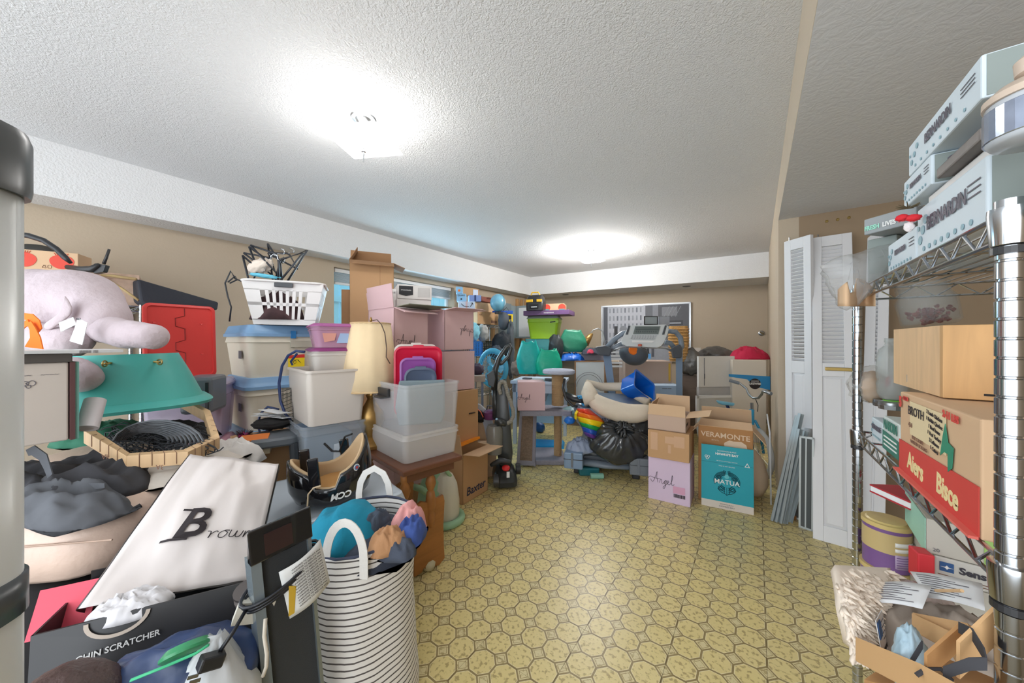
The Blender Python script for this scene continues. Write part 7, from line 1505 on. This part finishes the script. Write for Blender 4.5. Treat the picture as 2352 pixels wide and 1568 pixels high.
text(t, 'FRESH', .0165, mat('mint_print', '9fe0c8', .6), (-.036, -.002, .016), bold=.0007, sx=.75); text(t, 'LIVES', .0165, whiteprint, (.002, -.002, .016), bold=.0007, sx=.75); text(t, 'HERE', .0165, mat('red_print', 'e06a6e', .6), (.036, -.002, .016), bold=.0007, sx=.75)
carton('low grey carton supporting the flat slogan box', base(1992, 1.03, 2060, .97, Z1+.006), .12, .127, gp, name='grey_box')
# bow, poly bag
bo = thing('red_bow', 'small red and white fabric bow tucked on the jar cartons', 'bow', G(2086, onf(2086)-.03, zat(500, onf(2086)-.03)), 0)
for s_ in (-1, 1): blob(.011, .007, .007, .2, 3, 7+s_).build('loop', mat('bow_red', 'd92430', .7), bo, smooth=True, loc=(-.006*s_, .009*s_, .004*s_))
blob(.008, .006, .010, .2, 3, 9).build('tail', mat('bow_white', 'ece4e4', .7), bo, smooth=True, loc=(0, -.005, -.02))
q = M(); rn = random.Random(8)
for k in range(26): a = rn.uniform(0, 2*PI); q.tube([(0, 0, .02), (.018*CO(a), .016*S(a), .022+.008*rn.random())], [.0016, .0005], 4)
q.build('twig_sprig', mat('sprig', '5a5038', .8), bo)['kind'] = 'stuff'
pbg = thing('clear_bag', 'crinkled clear bag with brown card hanging off the right rack', 'bag', G(1955, .95, 1.3), 0)
def cb_(u, v, d): return W(u, v, d)-pbg.location
q = M(); bs_ = [(1895, 605), (1925, 588), (1965, 582), (2000, 570), (2036, 560), (2040, 610), (2005, 645), (1990, 672), (1960, 700), (1945, 712), (1925, 680), (1905, 640)]
cen = Vector((0, 0, 0))
for p in bs_: cen += cb_(p[0], p[1], 1.0)/len(bs_)
rings = []
for sgn, sc_f in ((-1, .55), (-1, .9), (0, 1), (1, .9), (1, .5)):
    row = []
    for i in range(48):
        f_ = i/48*len(bs_); a, b = bs_[int(f_)], bs_[(int(f_)+1) % len(bs_)]; r_ = f_-int(f_); p = cb_(a[0]*(1-r_)+b[0]*r_, a[1]*(1-r_)+b[1]*r_, 1.0)
        row.append(cen+(p-cen)*sc_f*(1+.05*ns((i*.7, sgn, sc_f), 1, 3))+FW*(.05*sgn*(1.15-sc_f+.3)+.012*ns((i*.9, sc_f*5, 1), 1, 5)))
    rings.append(row)
M().loft(rings).build('film', mat('crinkle_film', 'e9eaea', .08, clear=.74, var=.03, bump=1.0, bscale=22), pbg, smooth=True)
M().grid(lambda a, b: cb_(1925+85*a, 665+38*b-26*S(PI*a)*(1-b)+(30 if .3 < a < .45 else 0)*(1-b), .97-.05*S(PI*a*2)), 16, 5).build('card_insert', card_l, pbg, smooth=True, thick=.002)
# jar with red contents on wood box
wb_ = thing('wooden_box', 'plain pine wooden box on the broth carton', 'box', (.30, 1.048, 1.079), R(-90)); Hw = .143
M().box((-.30, 0, 0), (-.0145, .014, Hw)).box((-.30, .25, 0), (-.0145, .264, Hw)).box((-.30, .014, 0), (-.286, .25, Hw)).build('side_boards', pine, wb_); M().box((-.014, -.0004, -.0002), (.0008, .2644, Hw+.0002)).build('end_board', mat('pine_end', 'c69a66', .6, wood=(4, 30, 4), var=.15), wb_, bevel=.001); M().box((-.285, .0145, Hw-.014), (-.0145, .2495, Hw-.001)).build('lid', pine, wb_)
M().box((-.20, -.0006, .012), (-.198, 0, .03)).build('staple', steel, wb_); M().box((.0008, .05, .008), (.0014, .07, .012)).build('staple', blackm, wb_)
jr = thing('glass_jar', 'tilted glass jar half full of dried red peppers on the wooden box', 'jar', W(2140, 748, .84), 0, rot=(R(-6), R(-8), 0))
gj = mat('jar_glass', 'e9edee', .04, clear=.93, var=0)
M().lathe([(0, .002), (.042, .002), (.05, .010), (.052, .065), (.044, .08), (.043, .088), (.046, .09), (.046, .094), (.043, .096), (.046, .099), (.046, .104), (.043, .106), (.040, .106), (.040, .084), (.048, .064), (.046, .012), (0, .006)], n=32).build('glass', gj, jr, smooth=True)
q = M(); rn = random.Random(6)
for k in range(70):
    a, r_, z = rn.uniform(0, 6.28), rn.uniform(0, .040), rn.uniform(.008, .042); p = Vector((r_*CO(a), r_*S(a), z)); q.tube([p, p+Vector((rn.uniform(-.008, .008), rn.uniform(-.008, .008), rn.uniform(-.003, .006)))], [.005, .003], 5)
q.build('dried_peppers', mat('pepper_red', '6e2f26', .5, var=.5, vscale=60), jr)['kind'] = 'stuff'
# broth carton
bc, wB = shelfbox('worn produce carton with a taped handwritten broth list', 2068, 2253, Z2+.003, .178, card_l, .26, .268, name='cardboard_box')
rd = mat('carton_red', 'd1453c', .6, var=.06)
decal(bc, [(-wB/2, 0), (wB/2, 0), (wB/2, .078), (-wB/2, .07)], rd, 'red_band', (0, -.0012, 0)); M().box((-wB/2, -.012, -.0), (wB/2, -.001, .004)).build('bottom_lip', mat('lip_red', 'df6a5e', .6), bc)
cream = mat('letter_cream', 'ecd9a0', .6, var=0)
text(bc, 'Aiers', .05, cream, (-.075, -.0025, .034), (PI/2, R(4), 0), bold=.0015, sx=.8); text(bc, 'Bisce', .05, cream, (.07, -.0025, .034), (PI/2, R(4), 0), bold=.0015, sx=.8)
decal(bc, [(0,0),(.17,0),(.17,.07),(0,.07)], mat('masking_tape', 'e2cfa6', .7), 'masking_label', (-.105, -.0012, .095)); text(bc, 'BROTH', .026, ink, (-.07, -.003, .145), name='handwriting')
for k, s_ in enumerate(('2 Lamb Chicken', '1 Rabbit Quebec', '1 Beef bone', '1 Veal Turkey', '2 Leftover', '1 Cubes')): text(bc, s_, .0105, ink, (.02, -.003, .155-.0125*k), (PI/2, R(6), 0), name='handwriting', align='CENTER')
text(bc, '454', .014, inkb, (-.1, -.003, .115)); text(bc, 'IDEE CUISINE', .010, inkb, (-.06, -.003, .092)); text(bc, 'VENISON ROLLING', .010, inkb, (-.055, -.003, .082))
text(bc, '5', .03, rd, (-wB/2+.012, -.003, .155), bold=.002); text(bc, 'oooo', .012, rd, (-wB/2+.045, -.003, .168), bold=.002); text(bc, '2-11 LBS', .016, rd, (.085, -.003, .165), (PI/2, R(3), 0), bold=.001)
decal(bc, [(0,0),(.01,.035),(.02,.06),(.03,.03),(.05,.025),(.045,-.01),(.03,-.02),(.03,.01),(.015,.01)], mat('green_print', '2f8a6c', .6), 'green_emblem', (.045, -.002, .09))
carton('second produce carton behind the broth one', (Vector((.55, .93, Z2+.003)), R(-90), .28), .13, .175, card_l)
# jar cartons behind broth
t, w_ = shelfbox('green and white jar carton beyond the broth one', 2029, 2066, Z2+.003, .088, mat('green_white', 'cfd8d4', .6, var=.04), .2, .285); decal(t, [(-w_/2, 0), (w_/2, 0), (w_/2, .045), (-w_/2, .05)], mat('forest', '3a7d6c', .6), 'green_band', (0, -.001, 0)); text(t, 'NARDIN', .034, MATS['forest'], (0, -.002, .068), sx=.85, bold=.001)
for k in range(3): M().box((-w_*.4, -.0024, .012+.011*k), (w_*.4, -.0015, .016+.011*k)).build('print_line', whiteprint, t)
jb = jarbox('small jar carton by the far chrome post on the middle shelf', 2002, 2027, Z2+.003, .06, .02, .2, .29)
for k, (u, lb) in enumerate(((2050, 'glass jar with a lid in the green jar carton, nearer'), (2036, 'glass jar with a lid in the green jar carton, farther'))):
    d_ = onf(u, .33); t = thing('mason_jar', lb, 'jar', G(u, d_, Z2+.093), 0); M().lathe([(0, 0), (.028, 0), (.03, .006), (.03, .02), (0, .02)], n=16).build('lid', steel, t, smooth='auto'); M().lathe([(.03, .0), (.031, .012), (.029, .013)], n=16).build('band', steel, t)
bt = thing('plastic_bottle', 'empty clear plastic bottle upside down on a green cap', 'bottle', G(2050, onf(2050, .34), Z2+.115), 0)
M().lathe([(.020, 0), (.028, .006), (.034, .02), (.036, .05), (.033, .06), (.036, .072), (.036, .13), (.03, .155), (.018, .168), (.016, .175), (.018, .178), (.018, .19), (.0, .19)], n=24).build('body', mat('bottle_clear', 'd3d8d6', .12, clear=.68, var=0), bt, smooth=True); M().lathe([(0, -.014), (.02, -.014), (.021, 0), (0, 0)], n=16).build('cap', mat('lime_cap', '7ed43c', .4), bt, smooth='auto')
fb2 = thing('flour_bag', 'rolled paper baking bag in clear wrap by the far chrome post', 'bag', W(2000, 922, 1.14), YAW+R(30))
blob(.055, .04, .05, .14, 2.2, 120).build('paper_bag', mat('kraft_paper', 'c9a988', .7, var=.1), fb2, smooth=True, loc=(0, 0, .05)); M().grid(lambda a, b: Vector((-.045+.09*a, -.045-.006*S(PI*a), .055+.03*b+.006*S(a*5))), 8, 3).build('red_label', mat('label_red', 'b8332c', .6), fb2, smooth=True, thick=.001); text(fb2, 'BOUTA', .018, whiteprint, (0, -.056, .072), bold=.0008)
blob(.066, .055, .062, .2, 2.6, 121).build('clear_wrap', mat('wrap_film', 'ecebe8', .12, clear=.8, bump=.9, bscale=26, var=0), fb2, smooth=True, loc=(0, 0, .055))
# near end: jar and bottle at the top right
j2 = thing('storage_jar', 'glass jar with beige lid and white knob at the top right corner', 'jar', G(2392, .42, Z1+.078), 0)
M().lathe([(0, 0), (.038, 0), (.042, .006), (.042, .05), (.039, .054)], n=32).build('glass', mat('jar_glass2', 'd8dde2', .08, clear=.3, var=.1), j2, smooth=True); M().lathe([(0, .052), (.044, .052), (.044, .06), (.034, .070), (.014, .075), (.010, .08), (.019, .084), (.020, .10), (.014, .106), (0, .106)], n=32).build('lid', mat('lid_tan', 'c9b6a4', .4), j2, smooth='auto'); M().lathe([(.0425, .006), (.0435, .007), (.0435, .044), (.0425, .045)], n=32).build('foil_label', mat('foil', 'aab4c8', .15, metal=.8, var=.4, vscale=30), j2)
carton('grey-green printed carton under the glass storage jar', (Vector((.31, .69, Z1+.006)), R(-90), .09), .14, .07, gp, name='grey_box')
# lower shelf
tin_m = mat('tin_purple', '7d5a92', .3, var=.1); tin_b = mat('tin_beige', 'c9b27e', .3, var=.04)
def tin(label, u, d, z, r_=.052, h=.125):
    t = thing('formula_tin', label, 'tin', G(u, d, z), YAW); M().lathe([(0, 0), (r_, 0), (r_, h*.5), (r_, h), (0, h)], n=36).build('can', tin_m, t, smooth='auto'); M().lathe([(r_+.0008, h*.42), (r_+.0008, h*.88), (r_, h*.88)], n=36).build('gold_band', tin_b, t, smooth='auto'); M().lathe([(0, h+.012), (r_-.01, h+.012), (r_-.006, h+.008), (r_+.003, h+.008), (r_+.003, h-.004), (r_, h-.004)], n=36).build('lid', mat('tin_lid', 'cfb777', .35), t, smooth='auto')
    for k, (z_, hh, c) in enumerate(((h*.62, .012, whiteprint), (h*.5, .010, whiteprint), (h*.12, .04, mat('tin_text', 'b7a3c2', .6)))): M().grid(lambda a, b: Vector(((r_+.0015)*S(-.5+1.0*a), -(r_+.0015)*CO(-.5+1.0*a), z_+hh*b)), 8, 1).build('text_panel', c, t, thick=.0004, smooth=True)
    for k in range(5): M().grid(lambda a, b: Vector(((r_+.0024)*S(-.45+.85*a), -(r_+.0024)*CO(-.45+.85*a), h*.15+.007*k+.002*b)), 6, 1).build('print_line', tin_m, t, thick=.0003)
tin('gold and purple formula tin with beige lid, upper of two', 2036, 1.04, .518); tin('gold and purple formula tin below the upper one', 2032, 1.04, Z3+.004)
bk2 = thing('red_book', 'red and white hardback lying on the mint box', 'book', W(2075, 1150, 1.02), R(-60)); M().box((-.06, -.04, .0), (.06, .04, .004)).build('cover', mat('book_red', 'b8303a', .5), bk2); M().box((-.058, -.038, .004), (.06, .04, .020)).build('pages', papern, bk2); M().box((-.06, -.04, .02), (.06, .04, .024)).build('cover', MATS['book_red'], bk2)
mi = mat('mint_box', 'a4d6c0', .5); gb = mat('grey_beige_box', 'bdb8ac', .55, var=.03)
w_ = .2; t = carton('mint green box with grey printed face on the lower shelf', BL(2127, .86, .663, -4, w_), .2, .085, gb, name='white_box'); text(t, '20', .012, inkg, (-w_*.42, -.002, .012)); text(t, 'MENS', .014, inkg, (-w_*.12, -.002, .07)); M().box((-w_/2-.002, -.0, 0), (-w_/2-.0005, .2, .085)).build('mint_side', mi, t); M().box((-.012, -.002, 0), (.02, -.001, .085)).build('green_edge', mat('leaf_green', '9cc46a', .6), t)
t = carton('white medical supply box with a blue star square on the lower shelf', BL(2146, .85, .606, -4, .2), .2, .056, mat('sens_box', 'c8c5bd', .55, var=.02), name='white_box'); decal(t, [(0,0),(.022,0),(.022,.022),(0,.022)], mat('logo_blue', '2b568c', .6, var=0), 'logo_square', (-.092, -.0015, .024)); decal(t, [(0,.004),(.007,.005),(.010,.009),(.013,.005),(.02,.004),(.013,.003),(.010,-.001),(.007,.003)], whiteprint, 'star_logo', (-.091, -.003, .031)); text(t, 'Sens', .022, mat('ink_navy', '34323c', .6), (-.042, -.0025, .034), bold=.0008)
for k in range(2): M().box((-.095, -.0018, .014-.006*k), (.06, -.001, .0155-.006*k)).build('print_line', inkb, t)
carton('plain pale carton under the medical supply box', BL(2130, .86, Z3+.003, -4, .2), .2, .22, gb, name='white_box')
o = M().box((-.015, -.01, 0), (.015, .03, .07)).build('red_folder', mat('folder_red', 'd4333c', .5), bevel=.003, loc=G(2122, .84, .605), rot=(0, 0, R(10))); tag(o, 'bright red folder standing left of the medical supply box', 'folder')
o = cloth(.14, .1, .04, 130, amp=.5).build('clear_wrap', mat('wrap2', 'e6d8d8', .15, clear=.5, bump=.8, bscale=24, var=0), smooth=True, loc=G(2105, .78, .6), rot=(0, 0, YAW)); tag(o, 'crumpled clear wrap in front of the red folder', 'plastic wrap')
# fleece
fm2 = mat('fleece', 'efe0cf', .98, var=.08, vscale=30)
fl_ = thing('sheepskin', 'cream sheepskin fleece hanging over the lower shelf edge', 'sheepskin', W(1985, 1330, .80), 0)
q = M()
def flf(a, b):
    u = 1912+130*a+b*38*(1-a); v = 1304+8*a+(130+52*(1-a))*b; return W(u, v, .80-.08*b-.05*S(PI*b)+.04*a)-fl_.location
M().grid(flf, 10, 10).build('hide', fm2, fl_, smooth=True, thick=.02)
q = M(); rn = random.Random(14)
for k in range(2400):
    a, b = rn.uniform(-.03, 1.03), rn.uniform(-.03, 1.04); p = flf(a, b)-FW*.012; dv = Vector((rn.uniform(-1, 1), rn.uniform(-1, 1), rn.uniform(-1.3, .5)))*.016-FW*.014; m_ = p+dv*.6+Vector((rn.uniform(-1, 1), rn.uniform(-1, 1), rn.uniform(-1, 1)))*.004; q.tube([p, m_, p+dv], [.0055, .005, .0012], 4)
q.build('wool', fm2, fl_, smooth=True)['kind'] = 'stuff'
# papers
def leafp(label, pts, lines=8, nm='paper_sheet', lift=0):
    """sheet from four image corners on its own sloping plane"""
    P4 = [W(u, v, d) for u, v, d in pts]; c_ = sum(P4, Vector())/4; t = thing(nm, label, 'paper', c_); P4 = [p-c_ for p in P4]; n_ = (P4[1]-P4[0]).cross(P4[3]-P4[0]).normalized(); n_ = n_ if n_.z > 0 else -n_
    M().grid(lambda a, b: P4[0].lerp(P4[1], a).lerp(P4[3].lerp(P4[2], a), b)+n_*(.004*S(PI*a)), 8, 4).build('sheet', papern, t, smooth=True, thick=.0008)
    for k in range(lines):
        b = .15+.7*k/max(1, lines-1); A_, B_ = P4[0].lerp(P4[3], b), P4[1].lerp(P4[2], b); a0, a1 = A_.lerp(B_, .1), A_.lerp(B_, .5+.35*((k*7) % 5)/4); M().tube([a0+n_*.004, a0.lerp(a1, .5)+n_*.0056, a1+n_*.004], .0007, 4).build('print_line', inkg, t)
    return t
leafp('large printed form sheet spread on top of the paper bag', [(2090, 1312, .82), (2256, 1340, .66), (2262, 1402, .60), (2130, 1372, .70)], 9)
leafp('white instruction card with an oval hole lying on the papers', [(2030, 1336, .78), (2140, 1346, .69), (2118, 1398, .65), (2003, 1384, .73)], 8, 'instruction_card')
kb = thing('paper_bag', 'crumpled grey-brown paper bag under the printed form', 'bag', G(2190, .66, .56), YAW)
cloth(.26, .2, .12, 140, amp=.45, f=2.5).build('bag_body', mat('kraft_grey', 'a5988c', .8, var=.06), kb, smooth=True)
o = M().tube([W(2150, 1356, .66), W(2210, 1356, .60)], .0028, 6).build('wooden_stick', pine); tag(o, 'thin wooden stick lying across the printed form', 'stick')
# postcard
cd_ = thing('postcard', 'white survey postcard with blue square on the brown carton', 'card', W(2027, 1455, .66), 0, rot=(R(-10), R(14), YAW+R(38)))
M().box((-.045, -.0, -.03), (.045, .001, .03)).build('card', papern, cd_); decal(cd_, [(0,0),(.032,0),(.032,.026),(0,.026)], mat('card_blue', '3b6fb6', .6, var=0), 'blue_square', (-.042, -.0008, .0)); text(cd_, 'TELL US HOW WE DID', .0085, ink, (.0, -.001, -.022))
for k in range(4): M().box((.0, -.0009, .018-.009*k), (.04, -.0003, .0186-.009*k)).build('rule_line', inkg, cd_)
for k in range(2): M().lathe([(0, -.0012), (.004, -.0012), (.004, -.0006), (0, -.0006)], ax='y', n=10).build('oval_mark', MATS['card_blue'], cd_, loc=(-.006, 0, .018-.012*k))
cf_ = thing('coffee_pouch', 'crumpled blue printed pouch standing in the brown carton', 'pouch', W(2090, 1520, .56), YAW+R(40)); blob(.03, .02, .06, .2, 3, 150).build('pouch', mat('pouch_blue', 'a9c2cf', .4, var=.4, vscale=40), cf_, smooth=True, loc=(0, 0, 0))
# brown folded carton pieces
ob = thing('open_carton', 'brown card inserts and open carton with black straps at the bottom right', 'box', W(2130, 1500, .55), 0)
def ob_(u, v, d): return W(u, v, d)-ob.location
cm = mat('kraft_tan', 'd2a877', .75, var=.05); cm2 = mat('kraft_shade', 'b98a58', .8, var=.05)
def strip(ps, w_, m_, nm='card_strip'):
    q = M(); rings = []
    for u, v, d in ps: p = ob_(u, v, d); rings.append([p, p+Vector((0, 0, w_)), p+Vector((0, 0, w_))+FW*.004, p+FW*.004])
    q.loft(rings).build(nm, m_, ob)
strip([(1970, 1520, .66), (2120, 1600, .50), (2240, 1680, .42)], .045, cm, 'front_wall'); strip([(2100, 1450, .62), (2190, 1500, .52), (2205, 1530, .5)], .03, cm); strip([(2102, 1445, .63), (2230, 1480, .50), (2240, 1500, .47)], .028, cm); strip([(2130, 1560, .5), (2210, 1490, .5)], .035, cm2); strip([(2205, 1560, .47), (2290, 1480, .47)], .05, cm)
M().loft([[ob_(1985, 1560, .66), ob_(2280, 1640, .44), ob_(2290, 1560, .50), ob_(2100, 1480, .66)], [ob_(1985, 1568, .66), ob_(2280, 1648, .44), ob_(2290, 1568, .50), ob_(2100, 1488, .66)]]).build('bottom', cm2, ob)
bsm = mat('strap_black', '3a3a3e', .8)
bs2 = thing('black_strap', 'wide black webbing strap looped over the brown carton', 'strap', W(2200, 1500, .5), 0)
def sp2(ps, w_, nm): 
    rings = []
    for i, (u, v, d) in enumerate(ps): p = W(u, v, d)-bs2.location; rings.append([p, p+Vector((.0, 0, w_)), p+Vector((0, 0, w_))+FW*.002, p+FW*.002])
    M().loft(rings).build(nm, bsm, bs2, smooth='auto')
sp2([(2205, 1455, .49), (2235, 1470, .47), (2262, 1515, .45), (2268, 1540, .44), (2230, 1540, .45), (2170, 1560, .47)], .016, 'strap'); sp2([(2120, 1490, .53), (2095, 1530, .54), (2085, 1560, .54)], .012, 'strap_end')
M().tube([W(u, v, .5)-bs2.location for u, v in ((2105, 1550), (2130, 1535), (2160, 1535), (2185, 1560))], .003, 6).build('cord', bsm, bs2)
